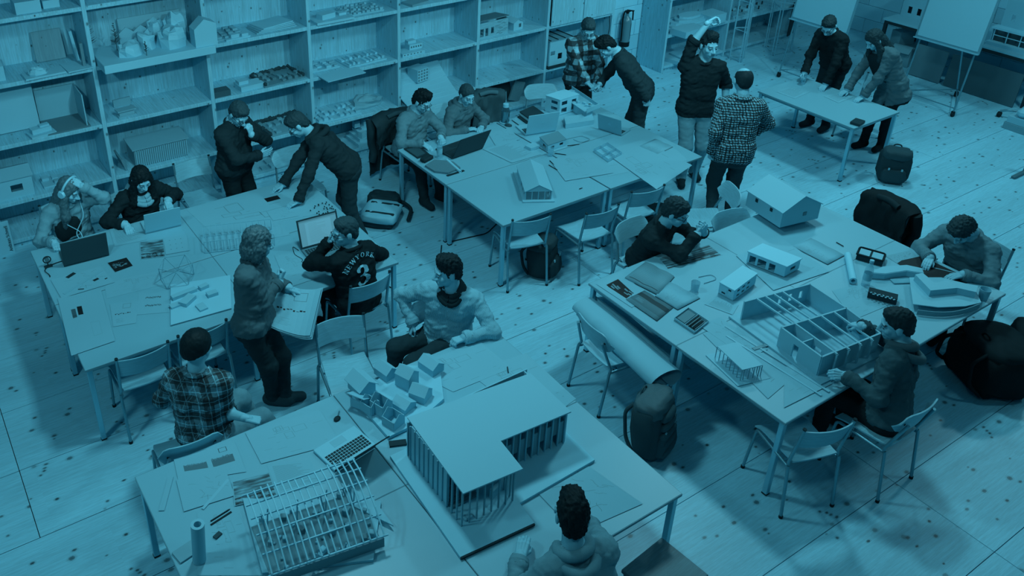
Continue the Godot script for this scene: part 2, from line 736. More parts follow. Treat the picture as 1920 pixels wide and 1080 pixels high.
func grid(st: SurfaceTool, f: Callable, nu: int, nv: int, thick: float) -> void:
	# a curved board: f(u, v, lift) with a second face behind it and closed rims
	st.set_smooth_group(0)
	var flip := 0
	for face in 2:
		var l := thick * face
		for i in nu:
			for j in nv:
				var a: Vector3 = f.call(float(i) / nu, float(j) / nv, l)
				var b: Vector3 = f.call(float(i + 1) / nu, float(j) / nv, l)
				var c: Vector3 = f.call(float(i + 1) / nu, float(j + 1) / nv, l)
				var d: Vector3 = f.call(float(i) / nu, float(j + 1) / nv, l)
				var m: Vector3 = f.call((i + 0.5) / nu, (j + 0.5) / nv, thick * 0.5)
				var out: Vector3 = f.call((i + 0.5) / nu, (j + 0.5) / nv, l) - m
				st.set_smooth_group(face)
				for tri in [[a, b, c], [a, c, d]]:
					tri_out(st, tri[0], tri[1], tri[2], (tri[0] + tri[1] + tri[2]) / 3.0 - out)
	st.set_smooth_group(2)
	for i in nu:
		for v in [0.0, 1.0]:
			var a: Vector3 = f.call(float(i) / nu, v, 0.0)
			var b: Vector3 = f.call(float(i + 1) / nu, v, 0.0)
			var c: Vector3 = f.call(float(i + 1) / nu, v, thick)
			var d: Vector3 = f.call(float(i) / nu, v, thick)
			quad_out(st, a, b, c, d, f.call((i + 0.5) / nu, 0.5, thick / 2))
	for j in nv:
		for u in [0.0, 1.0]:
			var a: Vector3 = f.call(u, float(j) / nv, 0.0)
			var b: Vector3 = f.call(u, float(j + 1) / nv, 0.0)
			var c: Vector3 = f.call(u, float(j + 1) / nv, thick)
			var d: Vector3 = f.call(u, float(j) / nv, thick)
			quad_out(st, a, b, c, d, f.call(0.5, (j + 0.5) / nv, thick / 2))


func make_chairs() -> void:
	# centre x, z, the direction it faces (degrees, 0 is away from the shelf wall), rounded back
	var spots := [
		[1.11, -5.9, 180, 0, "empty tube chair pushed under the left table's front edge, left of the beanie"],
		[1.6, -5.92, 180, 0, "tube chair between the beanie and the standing woman's hip"],
		[3.06, -5.8, 183, 0, "chair the man in the number three jersey sits on"],
		[2.53, -4.98, -13, 0, "empty chair with square back beside the standing woman's legs"],
		[3.36, -4.82, 0, 1, "chair under the man in the white cardigan"],
		[1.12, -4.82, 176, 1, "chair with rounded back behind the man in the beanie"],
		[2.55, -8.36, 0, 0, "empty chair between the scarf woman and the man in the dark sweater"],
		[3.6, -8.08, 4, 1, "light chair back seen behind the hooded leaning man"],
		[4.98, -5.87, 165, 0, "empty chair at the middle table's near corner, backpack behind it"],
		[5.63, -5.63, 176, 0, "empty chair second along the middle table's near edge"],
		[6.34, -5.69, 170, 0, "empty chair third along the middle table's near edge"],
		[5.72, -4.86, 3, 1, "chair under the curly-haired man resting on his elbows"],
		[6.86, -5.13, -118, 1, "empty rounded chair turned sideways behind the curly-haired man"],
		[6.62, -4.47, -12, 1, "empty chair with rounded back tucked behind the gable house model"],
		[4.95, -2.57, 162, 0, "empty chair at the right table's front corner"],
		[5.61, -2.36, 180, 1, "chair the man in the hooded jacket sits on, back raised"],
		[4.53, -4.06, 84, 1, "chair carrying a big roll of paper beside the right table"],
		[7.94, -3.98, -100, 0, "chair hidden under a black jacket by the right table"],
		[8.04, -3.05, -92, 0, "chair under the man in the grey sweater"],
		[7.11, -8.06, -24, 1, "empty light chair behind the middle table, nearest the plaid man"],
		[5.66, -8.2, 0, 1, "light chair under the woman in the grey hooded jacket"],
		[6.42, -8.14, -12, 0, "chair with a dark jacket hung over it, beside the hooded woman"],
		[5.06, -8.2, 2, 0, "chair under the man in the striped sweater"],
		[1.78, -8.07, 0, 0, "chair under the woman with the pale scarf"],
		[1.14, -8.2, 4, 0, "chair under the woman wearing headphones"],
		[10.98, -6.02, -90, 0, "chair behind the single table, seen between its legs"]]
	var kinds := [chair_shape(false), chair_shape(true)]
	var used := [false, false]
	for s in spots:
		var k: int = s[3]
		var o: Node3D = kinds[k]
		if used[k]:
			o = kinds[k].duplicate()
			o.name = numbered("chair")
			add_child(o)
		used[k] = true
		o.position = Vector3(s[0], 0, s[1])
		o.rotation.y = deg_to_rad(s[2])
		o.set_meta("label", s[4])


func gable(st: SurfaceTool, f: Vector3, l: Vector3, r: Vector3, y0: float, y1: float, y2: float) -> void:
	# a gabled body: corner f, ridge runs along l, the gable spans r
	var b := [f, f + l, f + l + r, f + r]
	var c := f + (l + r) / 2.0
	c.y = (y0 + y1) / 2.0
	var lo := []
	var hi := []
	for p: Vector3 in b:
		lo.append(Vector3(p.x, y0, p.z))
		hi.append(Vector3(p.x, y1, p.z))
	var ra: Vector3 = hi[0].lerp(hi[3], 0.5)
	ra.y = y2
	var rb: Vector3 = hi[1].lerp(hi[2], 0.5)
	rb.y = y2
	quad_out(st, lo[0], lo[1], lo[2], lo[3], c)
	for i in 4:
		quad_out(st, lo[i], lo[(i + 1) % 4], hi[(i + 1) % 4], hi[i], c)
	tri_out(st, hi[0], hi[3], ra, c)
	tri_out(st, hi[1], hi[2], rb, c)
	quad_out(st, hi[0], hi[1], rb, ra, c)
	quad_out(st, hi[3], hi[2], rb, ra, c)


func roof_plates(st: SurfaceTool, f: Vector3, l: Vector3, r: Vector3, y1: float, y2: float, over: float, thick: float) -> void:
	# two thin plates over a gabled body
	var ln := l.normalized() * over
	var rn := r.normalized()
	var half := r.length() / 2.0
	var slope := (y2 - y1) / half
	for s in 2:
		var e := f - ln if s == 0 else f + r - ln
		var outw := -rn if s == 0 else rn
		var e0 := e + outw * over
		e0.y = y1 - slope * over
		var k0 := f + r / 2.0 - ln
		k0.y = y2
		var span := l + ln * 2.0
		var up := Vector3(0, thick, 0)
		var c := (e0 + k0) / 2.0 + span / 2.0 + up / 2.0
		var q := [e0, k0, k0 + span, e0 + span]
		quad_out(st, q[0], q[1], q[2], q[3], c)
		quad_out(st, q[0] + up, q[1] + up, q[2] + up, q[3] + up, c)
		for i in 4:
			var j := (i + 1) % 4
			quad_out(st, q[i], q[j], q[j] + up, q[i] + up, c)


func spot_box(st: SurfaceTool, a: Vector3, u: Vector3, v: Vector3, y0: float, y1: float) -> void:
	# upright box over the parallelogram a, a+u, a+u+v, a+v
	prism(st, poly2([a, a + u, a + u + v, a + v]), y0, y1)


func panel_holes(st: SurfaceTool, a: Vector3, b: Vector3, y0: float, y1: float, t: float, holes: Array) -> void:
	# an upright wall from a to b with rectangular openings [s0, s1, h0, h1] in metres along and above y0
	var d := b - a
	d.y = 0.0
	var len := d.length()
	var x := d / len
	var z := x.cross(Vector3.UP)
	var hs := holes.duplicate()
	hs.sort_custom(func(p, q): return p[0] < q[0])
	var bas := Basis(x, Vector3.UP, z)
	var pos := 0.0
	var put := func(s0: float, s1: float, h0: float, h1: float) -> void:
		if s1 - s0 > 0.0005 and h1 - h0 > 0.0005:
			bx(st, Vector3(a.x, y0, a.z) + x * (s0 + s1) / 2.0 + Vector3(0, (h0 + h1) / 2.0, 0), Vector3(s1 - s0, h1 - h0, t), 0.0, bas)
	for h in hs:
		put.call(pos, h[0], 0.0, y1 - y0)
		put.call(h[0], h[1], 0.0, h[2])
		put.call(h[0], h[1], h[3], y1 - y0)
		pos = h[1]
	put.call(pos, len, 0.0, y1 - y0)


func flipchart(x: float, z0: float, z1: float, label: String) -> void:
	var zc := (z0 + z1) / 2.0
	var t := thing("flip_chart", label, "flip chart", Vector3(x, 0, zc))
	var w := (z1 - z0) / 2.0
	var steel := mat(0.5, 0.3, null, 1.0, 0.6)
	for s in [-1, 1]:
		var st := begin()
		tube(st, [Vector3(0, 0.07, s * w), Vector3(0.26, 1.9, s * (w - 0.02))], 0.013, 8)
		part("front_leg", st, steel, t)
	var st := begin()
	tube(st, [Vector3(0.78, 0.07, 0.02), Vector3(0.27, 1.75, 0.02)], 0.013, 8)
	part("rear_leg", st, steel, t)
	st = begin()
	for s in [-1, 1]:
		tube(st, [Vector3(0.02, 0.12, s * w), Vector3(0.77, 0.12, 0.02)], 0.008, 6)
	tube(st, [Vector3(0.02, 0.12, -w), Vector3(0.02, 0.12, w)], 0.008, 6)
	part("brace", st, steel, t)
	for p in [Vector3(0, 0, -w), Vector3(0, 0, w), Vector3(0.78, 0, 0.02)]:
		st = begin()
		lathe(st, [Vector2(0, -0.018), Vector2(0.034, -0.018), Vector2(0.036, 0), Vector2(0.034, 0.018), Vector2(0, 0.018)], 12, Transform3D(Basis(Vector3.RIGHT, PI / 2), p + Vector3(0, 0.036, 0)))
		bx(st, p + Vector3(0, 0.07, 0), Vector3(0.03, 0.03, 0.05), 0.005)
		part("caster", st, mat(0.03, 0.5), t)
	var tilt := Basis(Vector3(0, 0, 1), -0.142)
	var o := Vector3(0.1, 0.95, 0)
	st = begin()
	bx(st, o + tilt * Vector3(0, 0.5, 0), Vector3(0.02, 1.02, w * 2 + 0.12), 0.003, tilt)
	var b := part("board", st, mat(0.5, 0.4, null, 1.0, 0.4), t)
	st = begin()
	bx(st, o + tilt * Vector3(-0.013, 0.5, 0), Vector3(0.008, 0.96, w * 2 + 0.06), 0.0, tilt)
	part("paper_pad", st, mat(0.7, 0.7), b)
	st = begin()
	bx(st, o + tilt * Vector3(-0.03, -0.015, 0), Vector3(0.06, 0.015, w * 2 + 0.12), 0.003, tilt)
	part("pen_tray", st, mat(0.72, 0.35, null, 1.0, 0.4), b)


func tower(at: Vector3, w: float, h: float, steps: int, label: String, twist := 0.0, r := 0.008) -> void:
	var t := thing("tower_model", label, "model", at)
	for k in 3:
		var a := TAU * k / 3.0 + twist
		var p := Vector3(cos(a), 0, sin(a)) * w
		for e in [-1, 1]:
			var off: Vector3 = Vector3(-sin(a), 0, cos(a)) * 0.022 * e
			var st := begin()
			bar(st, p + off, p + off + Vector3(0, h, 0), r * 1.6, r * 1.6)
			part("stick", st, mat(0.7, 0.6), t)
	for i in steps:
		var y := 0.02 + (h - 0.05) * i / (steps - 1.0)
		for k in 3:
			var a := TAU * k / 3.0 + twist
			var b := TAU * (k + 1) / 3.0 + twist
			var st := begin()
			bar(st, Vector3(cos(a) * w, y + k * 0.016, sin(a) * w) * 1.0, Vector3(cos(b) * w, y + k * 0.016, sin(b) * w), r * 1.6, r * 1.6)
			part("cross_stick", st, mat(0.7, 0.6), t)


func make_right_side() -> void:
	flipchart(12.78, -6.53, -5.72, "flip chart with blank ruled pad, nearest the right edge")
	flipchart(11.97, -8.06, -7.2, "flip chart standing behind the man leaning on the single table")
	tower(Vector3(12.054, 0.000, -8.935), 0.13, 2.0, 5, "tall white stick tower model behind the man with raised arm")
	tower(Vector3(12.925, 0.000, -8.846), 0.24, 1.6, 3, "wider stick tower model by the flip chart", 0.6, 0.007)
	# long display table against the right wall
	var dark := mat(0.05, 0.5)
	var t := thing("display_table", "long white display table with black frame along the right wall", "table", Vector3(14.46, 0, -6.5))
	var st := begin()
	bx(st, Vector3(0, 0.72, 0), Vector3(1.06, 0.03, 2.42), 0.003)
	part("tabletop", st, mat(0.7, 0.5), t)
	st = begin()
	for s in [-1, 1]:
		bx(st, Vector3(s * 0.5, 0.68, 0), Vector3(0.05, 0.05, 2.36))
	part("frame", st, dark, t)
	for sx in [-1, 1]:
		for sz in [-1, 1]:
			st = begin()
			bx(st, Vector3(sx * 0.5, 0.33, sz * 1.16), Vector3(0.05, 0.66, 0.05), 0.003)
			part("leg", st, dark, t)
	# model with window openings on it
	t = thing("wall_model", "white wall model with a row of four dark windows on the display table", "model")
	st = begin()
	var win := []
	for k in 4:
		win.append([0.1 + k * 0.155, 0.165 + k * 0.155, 0.06, 0.17])
	win.append([0.6, 0.76, 0.33, 0.37])
	win.sort_custom(func(p, q): return p[0] < q[0])
	panel_holes(st, Vector3(14.33, 0, -7.66), Vector3(14.33, 0, -6.7), 0.736, 1.2, 0.012, [win[0], win[1], win[2], win[3]])
	part("front_wall", st, mat(0.7, 0.7), t)
	st = begin()
	bx(st, Vector3(14.6, 0.96, -7.66), Vector3(0.55, 0.46, 0.012))
	bx(st, Vector3(14.6, 0.96, -6.7), Vector3(0.55, 0.46, 0.012))
	bx(st, Vector3(14.88, 0.96, -7.18), Vector3(0.012, 0.46, 0.96))
	part("side_wall", st, mat(0.7, 0.7), t)
	st = begin()
	bx(st, Vector3(14.58, 1.2, -7.18), Vector3(0.62, 0.012, 1.04))
	part("roof", st, mat(0.7, 0.7), t)
	t = thing("glazed_model", "white model with a dark gridded window band beside the flip chart", "model")
	st = begin()
	bx(st, Vector3(14.42, 0.76, -5.72), Vector3(0.72, 0.05, 0.86))
	bx(st, Vector3(14.42, 0.99, -5.72), Vector3(0.66, 0.03, 0.84))
	part("slab", st, mat(0.8, 0.7), t)
	st = begin()
	bx(st, Vector3(14.74, 0.88, -5.72), Vector3(0.012, 0.19, 0.82))
	bx(st, Vector3(14.44, 0.88, -6.13), Vector3(0.6, 0.19, 0.012))
	part("rear_wall", st, mat(0.7, 0.7), t)
	st = begin()
	bx(st, Vector3(14.17, 0.88, -5.72), Vector3(0.003, 0.19, 0.78))
	part("glazing", st, glass(0.5, 0.08), t)
	for k in 5:
		st = begin()
		bx(st, Vector3(14.13, 0.88, -6.1 + k * 0.19), Vector3(0.01, 0.19, 0.012))
		part("mullion", st, mat(0.8, 0.6), t)
	st = begin()
	bx(st, Vector3(14.13, 0.88, -5.72), Vector3(0.008, 0.01, 0.78))
	part("rail", st, mat(0.8, 0.6), t)
	st = begin()
	panel_holes(st, Vector3(14.25, 0, -6.1), Vector3(14.25, 0, -5.3), 1.0, 1.5, 0.012, [[0.12, 0.17, 0.1, 0.2], [0.38, 0.43, 0.1, 0.2], [0.62, 0.67, 0.1, 0.2]])
	part("upper_wall", st, mat(0.7, 0.7), t)
	# dark boards leaning against the table
	for k in 3:
		st = begin()
		bx(st, Vector3(13.86, 0.26, -6.78 + k * 0.52 + (0.06 if k else 0.0)), Vector3(0.02, 0.5, 0.5 if k == 0 else 0.52), 0.0, Basis(Vector3(0, 0, 1), -0.1))
		single("grey_board", st, mat(0.25 if k == 0 else 0.16, 0.8), ["mid-grey board leaning under the display table, leftmost of three", "dark grey board leaning under the display table, middle of three", "dark grey board leaning under the display table, rightmost of three"][k], "board", "boards leaning at the display table")
	# cartons
	t = thing("carton", "big brown carton on the floor under the display table", "box", Vector3(14.3, 0, -7.42), 0.1)
	st = begin()
	bx(st, Vector3(0, 0.15, 0), Vector3(0.5, 0.3, 0.4), 0.004)
	part("body", st, mat(0.4, 0.8), t)
	st = begin()
	bx(st, Vector3(-0.26, 0.29, 0.05), Vector3(0.15, 0.006, 0.3), 0.0, Basis(Vector3(0, 0, 1), 0.7))
	part("flap", st, mat(0.42, 0.8), t)
	t = thing("carton", "smaller brown carton standing on the big carton", "box", Vector3(14.28, 0.302, -7.5), -0.3)
	st = begin()
	bx(st, Vector3(0, 0.11, 0), Vector3(0.3, 0.22, 0.2), 0.004)
	part("body", st, mat(0.36, 0.8), t)
	st = begin()
	bx(st, Vector3(0.2, 0.2, 0.0), Vector3(0.12, 0.006, 0.2), 0.0, Basis(Vector3(0, 0, 1), 0.3))
	part("flap", st, mat(0.5, 0.8), t)
	# parcels at the right edge
	var bl := ["grey shallow box, lowest in the stack at the right edge", "white box, middle of the stack at the right edge", "white faceted foam block, topmost of the stack at the right edge"]
	for k in 3:
		st = begin()
		var s := [Vector3(0.42, 0.1, 0.66), Vector3(0.4, 0.1, 0.62), Vector3(0.36, 0.13, 0.5)]
		bx(st, Vector3(13.2, [0.05, 0.152, 0.268][k], -4.8), s[k], [0.004, 0.004, 0.045][k], Basis(Vector3.UP, [0.0, 0.02, 0.15][k]))
		single("packing_box", st, mat([0.4, 0.62, 0.74][k], 0.8), bl[k], "box", "boxes stacked at the right edge")
	# trolley with one visible caster behind the boxes
	t = thing("trolley", "steel trolley frame with a black caster behind the stacked boxes", "trolley", Vector3(13.341, 0.000, -5.359))
	st = begin()
	tube(st, bent([Vector3(0.0, 0.09, 0.0), Vector3(0.02, 0.14, 0.1), Vector3(0.1, 0.14, 0.28), Vector3(0.1, 0.95, 0.28)], 0.05, 4), 0.017, 8)
	part("frame", st, mat(0.45, 0.35, null, 1.0, 0.6), t)
	st = begin()
	lathe(st, [Vector2(0, -0.02), Vector2(0.04, -0.02), Vector2(0.042, 0), Vector2(0.04, 0.02), Vector2(0, 0.02)], 12, Transform3D(Basis(Vector3.RIGHT, PI / 2), Vector3(0, 0.042, 0)))
	part("caster", st, mat(0.03, 0.5), t)
	st = begin()
	bx(st, Vector3(0.24, 0.62, 0.62), Vector3(0.03, 0.6, 0.6), 0.003, Basis(Vector3(0, 0, 1), -0.15))
	part("board", st, mat(0.78, 0.6), t)
	t = thing("metal_post", "dark metal stand post cut off by the right picture edge", "stand", Vector3(11.788, 0.000, -4.252))
	st = begin()
	bx(st, Vector3(0, 0.02, 0), Vector3(0.5, 0.03, 0.05), 0.004)
	part("foot", st, mat(0.2, 0.5), t)
	st = begin()
	bx(st, Vector3(0.05, 0.5, 0), Vector3(0.05, 0.95, 0.05), 0.004)
	part("post", st, mat(0.22, 0.5), t)
	# fire extinguisher on the block wall
	t = thing("fire_extinguisher", "fire extinguisher hanging on the block wall between the shelves", "extinguisher", Vector3(10.1, 0.4, -9.66))
	st = begin(false)
	lathe(st, [Vector2(0, 0.0), Vector2(0.078, 0.0), Vector2(0.08, 0.01), Vector2(0.08, 0.4), Vector2(0.07, 0.45), Vector2(0.03, 0.49), Vector2(0.026, 0.53), Vector2(0, 0.53)], 20)
	var cyl := part("cylinder", st, mat(0.3, 0.25), t)
	st = begin(false)
	lathe(st, [Vector2(0.0805, 0.0), Vector2(0.083, 0.005), Vector2(0.083, 0.075), Vector2(0.0805, 0.08)], 20)
	part("base_ring", st, mat(0.02, 0.5), cyl)
	st = begin()
	bx(st, Vector3(0, 0.56, 0), Vector3(0.05, 0.05, 0.05), 0.01)
	bx(st, Vector3(0.03, 0.585, 0.03), Vector3(0.03, 0.015, 0.12), 0.004, Basis(Vector3.UP, 0.6))
	part("valve", st, mat(0.02, 0.4), t)
	st = begin()
	tube(st, bent([Vector3(0, 0.57, 0), Vector3(-0.08, 0.6, 0.02), Vector3(-0.11, 0.5, 0.02), Vector3(-0.1, 0.1, 0.02)], 0.05, 5), 0.013, 8)
	part("hose", st, mat(0.02, 0.5), t)
	st = begin()
	tube(st, bent([Vector3(0, 0.56, 0), Vector3(0.09, 0.58, 0.03), Vector3(0.1, 0.42, 0.03)], 0.04, 4), 0.012, 8)
	part("hose", st, mat(0.02, 0.5), t)
	st = begin(false)
	label_patch(st, 0.0815, 0.12, 0.38, -0.2, 1.3)
	part("label", st, uvmat(0.7, 0.5, print_tex("extinguisher")), cyl)
	# wire leads on the last shelf bay
	st = begin()
	tube(st, bent([Vector3(9.2, 1.18, -9.15), Vector3(9.22, 1.0, -9.14), Vector3(9.2, 0.85, -9.15)], 0.06, 4), 0.006, 6)
	single("cable", st, mat(0.03, 0.6), "thin black cable hanging from the cupboard above the plaid man", "cable")


func label_patch(st: SurfaceTool, r: float, y0: float, y1: float, a0: float, a1: float) -> void:
	var n := 10
	for k in n:
		var p := lerpf(a0, a1, float(k) / n)
		var q := lerpf(a0, a1, float(k + 1) / n)
		var u0 := 1.0 - float(k) / n
		var u1 := 1.0 - float(k + 1) / n
		var v := [[Vector3(cos(p) * r, y0, sin(p) * r), Vector2(u0, 1)], [Vector3(cos(q) * r, y0, sin(q) * r), Vector2(u1, 1)], [Vector3(cos(q) * r, y1, sin(q) * r), Vector2(u1, 0)], [Vector3(cos(p) * r, y1, sin(p) * r), Vector2(u0, 0)]]
		for i in [0, 1, 2, 0, 2, 3]:
			st.set_uv(v[i][1])
			st.add_vertex(v[i][0])


var prints := {}


func print_tex(kind: String) -> ImageTexture:
	# flat print on paper and screens, drawn in greys
	if prints.has(kind):
		return prints[kind]
	var n := 256
	var img := Image.create(n, n, false, Image.FORMAT_RGB8)
	var white := Color(0.97, 0.97, 0.97)
	img.fill(white)
	var r := RandomNumberGenerator.new()
	r.seed = hash(kind)
	var ink := func(x: int, y: int, w: int, h: int, v: float) -> void:
		img.fill_rect(Rect2i(x, y, w, h), Color(v, v, v))
	var frame := func(x: int, y: int, w: int, h: int, v: float, t := 1) -> void:
		ink.call(x, y, w, t, v)
		ink.call(x, y + h - t, w, t, v)
		ink.call(x, y, t, h, v)
		ink.call(x + w - t, y, t, h, v)
	match kind:
		"plan":
			for k in 5:
				frame.call(r.randi_range(20, 170), r.randi_range(20, 170), r.randi_range(20, 60), r.randi_range(16, 50), 0.72)
			for k in 10:
				ink.call(r.randi_range(20, 220), r.randi_range(20, 230), r.randi_range(8, 40), 1, 0.7)
		"plan_dark":
			for k in 4:
				frame.call(r.randi_range(30, 150), r.randi_range(30, 150), r.randi_range(30, 70), r.randi_range(26, 60), 0.6)
			ink.call(175, 60, 34, 30, 0.05)
			for k in 12:
				ink.call(r.randi_range(20, 220), r.randi_range(20, 230), r.randi_range(6, 30), 1, 0.6)
		"text":
			for k in 22:
				ink.call(24, 30 + k * 9, r.randi_range(120, 205), 2, 0.7)
		"sketch":
			for k in 14:
				var x := r.randf_range(30, 220)
				var y := r.randf_range(30, 220)
				var d := Vector2.from_angle(r.randf() * TAU)
				for i in 40:
					ink.call(clampi(int(x), 1, 253), clampi(int(y), 1, 253), 1, 1, 0.55)
					x += d.x
					y += d.y
					d = d.rotated(r.randf_range(-0.2, 0.2))
		"photo":
			var f := FastNoiseLite.new()
			f.seed = 4
			f.frequency = 0.02
			for y in n:
				for x in n:
					var v := 0.68 + 0.55 * f.get_noise_2d(x * 0.25, y * 1.1) - (0.3 if y > 180 and f.get_noise_2d(x * 0.8, y) > 0.1 else 0.0)
					if x < 6 or y < 6 or x > 249 or y > 249:
						v = 0.95
					v = clampf(v, 0.05, 0.95)
					img.set_pixel(x, y, Color(v, v, v))
		"strip":
			img.fill(Color(0.12, 0.12, 0.12))
			for k in 60:
				ink.call(r.randi_range(20, 220), r.randi_range(70, 180), r.randi_range(6, 30), r.randi_range(3, 8), 0.9)
		"facade":
			ink.call(30, 90, 90, 60, 0.62)
			ink.call(140, 90, 90, 60, 0.6)
			for k in 24:
				ink.call(r.randi_range(30, 110), r.randi_range(80, 96), 4, r.randi_range(4, 12), 0.72)
				ink.call(r.randi_range(140, 225), r.randi_range(80, 96), 4, r.randi_range(4, 12), 0.7)
			frame.call(180, 20, 34, 34, 0.15, 2)
		"squares":
			ink.call(60, 70, 26, 40, 0.5)
			ink.call(96, 62, 28, 42, 0.12)
			ink.call(60, 100, 26, 4, 0.4)
			frame.call(150, 150, 50, 60, 0.85)
		"figures":
			for j in 2:
				for k in 26:
					ink.call(60 + k * 5, 60 + j * 90 + r.randi_range(0, 10), 3, r.randi_range(6, 16), 0.1)
		"notes":
			frame.call(120, 20, 70, 50, 0.55, 2)
			for k in 9:
				ink.call(40 + k * 18, 120 + r.randi_range(0, 12), r.randi_range(6, 14), r.randi_range(3, 10), 0.1)
			for k in 6:
				ink.call(40, 180 + k * 8, r.randi_range(40, 120), 1, 0.7)
		"contour":
			var f := FastNoiseLite.new()
			f.seed = 9
			f.frequency = 0.012
			for k in 24:
				for x in range(0, n):
					var y := int(8 + k * 10.5 + 16.0 * f.get_noise_2d(x, k * 9.0))
					if y > 0 and y < n - 1:
						img.set_pixel(x, y, Color(0.45, 0.45, 0.45))
						img.set_pixel(x, y + 1, Color(0.62, 0.62, 0.62))
		"screen":
			img.fill(Color(0.9, 0.9, 0.9))
			ink.call(0, 0, 256, 16, 0.75)
			ink.call(40, 30, 176, 226, 0.98)
			for k in 14:
				ink.call(60, 44 + k * 14, r.randi_range(60, 130), 2, 0.8)
		"magazine":
			img.fill(Color(0.62, 0.62, 0.62))
			ink.call(0, 0, 256, 50, 0.72)
			ink.call(0, 150, 256, 60, 0.35)
			for k in 4:
				ink.call(30, 80 + k * 12, r.randi_range(40, 80), 4, 0.85)
		"blackbook":
			ink.call(60, 40, 120, 150, 0.12)
			for k in 8:
				ink.call(r.randi_range(62, 160), r.randi_range(45, 170), 14, 30, 0.75)
		"dots":
			for j in 3:
				for k in 3:
					ink.call(60 + k * 60, 50 + j * 70, 8, 6, 0.45)
		"site":
			img.fill(Color(0.14, 0.14, 0.14))
			ink.call(0, 0, 256, 50, 0.9)
			for x in n:
				var y := int(70 + x * 0.45 + 14.0 * sin(x * 0.03))
				ink.call(x, y, 1, 12, 0.85)
			ink.call(120, 210, 40, 10, 0.9)
			for k in 60:
				ink.call(r.randi_range(30, 220), r.randi_range(8, 42), 5, 2, 0.6)
		"grid_table":
			img.fill(Color(0.82, 0.82, 0.82))
			for k in 12:
				ink.call(20, 30 + k * 17, 216, 1, 0.6)
			ink.call(20, 20, 216, 6, 0.3)
		"extinguisher":
			img.fill(Color(0.45, 0.45, 0.45))
			ink.call(100, 20, 120, 90, 0.75)
			for k in 7:
				ink.call(110, 30 + k * 10, r.randi_range(50, 90), 3, 0.4)
			for k in 5:
				ink.call(40 + k * 32, 150, 22, 22, 0.8)
			ink.call(40, 200, 160, 8, 0.75)
			ink.call(40, 220, 120, 8, 0.75)
		"hatch":
			for k in 30:
				ink.call(int(k * 8.6), 0, 2, 256, 0.72)
			for k in 12:
				ink.call(0, k * 22, 256, 2, 0.75)
	img.generate_mipmaps()
	prints[kind] = ImageTexture.create_from_image(img)
	return prints[kind]


func pm(kind: String, v := 0.68, rough := 0.7) -> StandardMaterial3D:
	var key := "print " + kind + str(v)
	if not mats.has(key):
		mats[key] = uvmat(v, rough, print_tex(kind))
	return mats[key]


func boxes(called: String, list: Array, m: Material, label: String, category := "model", group := "") -> MeshInstance3D:
	# one solid put together from upright boxes [x, y, z, w, h, d, turn]
	var st := begin()
	for b in list:
		bx(st, Vector3(b[0], b[1] + b[4] / 2.0, b[2]), Vector3(b[3], b[4], b[5]), 0.0, Basis(Vector3.UP, b[6] if b.size() > 6 else 0.0))
	return single(called, st, m, label, category, group)


func row_model(at: Vector3, w: float, d: float, nx: int, nz: int, label: String, turn := 0.0, v := 0.74, tree := 0.0) -> Node3D:
	# a base plate with many small blocks or bushes on it
	var t := thing("site_model", label, "model", at, turn)
	var st := begin()
	bx(st, Vector3(0, 0.01, 0), Vector3(w, 0.02, d), 0.002)
	part("base", st, mat(v, 0.7), t)
	for i in nx:
		for j in nz:
			if rng.randf() < 0.18:
				continue
			st = begin()
			var s := Vector3(w / nx * rng.randf_range(0.45, 0.8), rng.randf_range(0.012, 0.035), d / nz * rng.randf_range(0.45, 0.8))
			bx(st, Vector3(w * ((i + 0.5) / nx - 0.5), 0.02 + s.y / 2, d * ((j + 0.5) / nz - 0.5)), s)
			part("block", st, mat(minf(0.86, v + rng.randf_range(-0.1, 0.12)), 0.7), t)
	if tree > 0.0:
		st = begin()
		for k in 150:
			var u := rng.randf() * 4.0
			var p := Vector3(rng.randf_range(-0.5, 0.5) * w, 0, -d * 0.46)
			if u > 2.0:
				p = Vector3(w * 0.46 * (1 if u > 3.0 else -1), 0, rng.randf_range(-0.5, 0.5) * d)
			bx(st, p + Vector3(0, 0.02 + tree * rng.randf_range(0.3, 1.0) / 2, 0), Vector3(1, 1, 1) * tree * rng.randf_range(0.4, 0.8), 0.006, Basis(Vector3(1, 1, 0).normalized(), rng.randf() * TAU))
		var o := part("hedge", st, mat(0.08, 0.9), t)
		o.set_meta("kind", "stuff")
	return t


func crumple(called: String, at: Vector3, size: Vector3, m: Material, label: String, seed_: float) -> MeshInstance3D:
	# a faceted paper lump
	var st := begin()
	var n := 10
	var k := 7
	var f := func(i: int, j: int) -> Vector3:
		var a := TAU * (i % n) / n
		var b := PI * 0.5 * j / k
		var d := Vector3(cos(a) * cos(b), sin(b), sin(a) * cos(b))
		return at + d * size * (1.0 + 0.45 * noise.get_noise_3d(d.x * 2.2 + seed_, d.y * 2.2, d.z * 2.2))
	for i in n:
		for j in k:
			quad_out(st, f.call(i, j), f.call(i + 1, j), f.call(i + 1, j + 1), f.call(i, j + 1), at)
	return single(called, st, m, label, "model")


func tree_thing(at: Vector3, h: float, label: String) -> void:
	var t := thing("model_tree", label, "model tree", at)
	var st := begin()
	tube(st, [Vector3.ZERO, Vector3(0.004, h * 0.5, 0), Vector3(0, h, 0.004)], 0.004, 5, 0.001)
	part("trunk", st, mat(0.1, 0.8), t)
	st = begin()
	for k in 46:
		var y := h * rng.randf_range(0.25, 1.0)
		var a := rng.randf() * TAU
		var l := h * 0.24 * (1.15 - y / h)
		tube(st, [Vector3(0, y, 0), Vector3(cos(a) * l, y + l * 0.6, sin(a) * l)], 0.003, 4, 0.001)
	var o := part("twigs", st, mat(0.1, 0.9), t)
	o.set_meta("kind", "stuff")


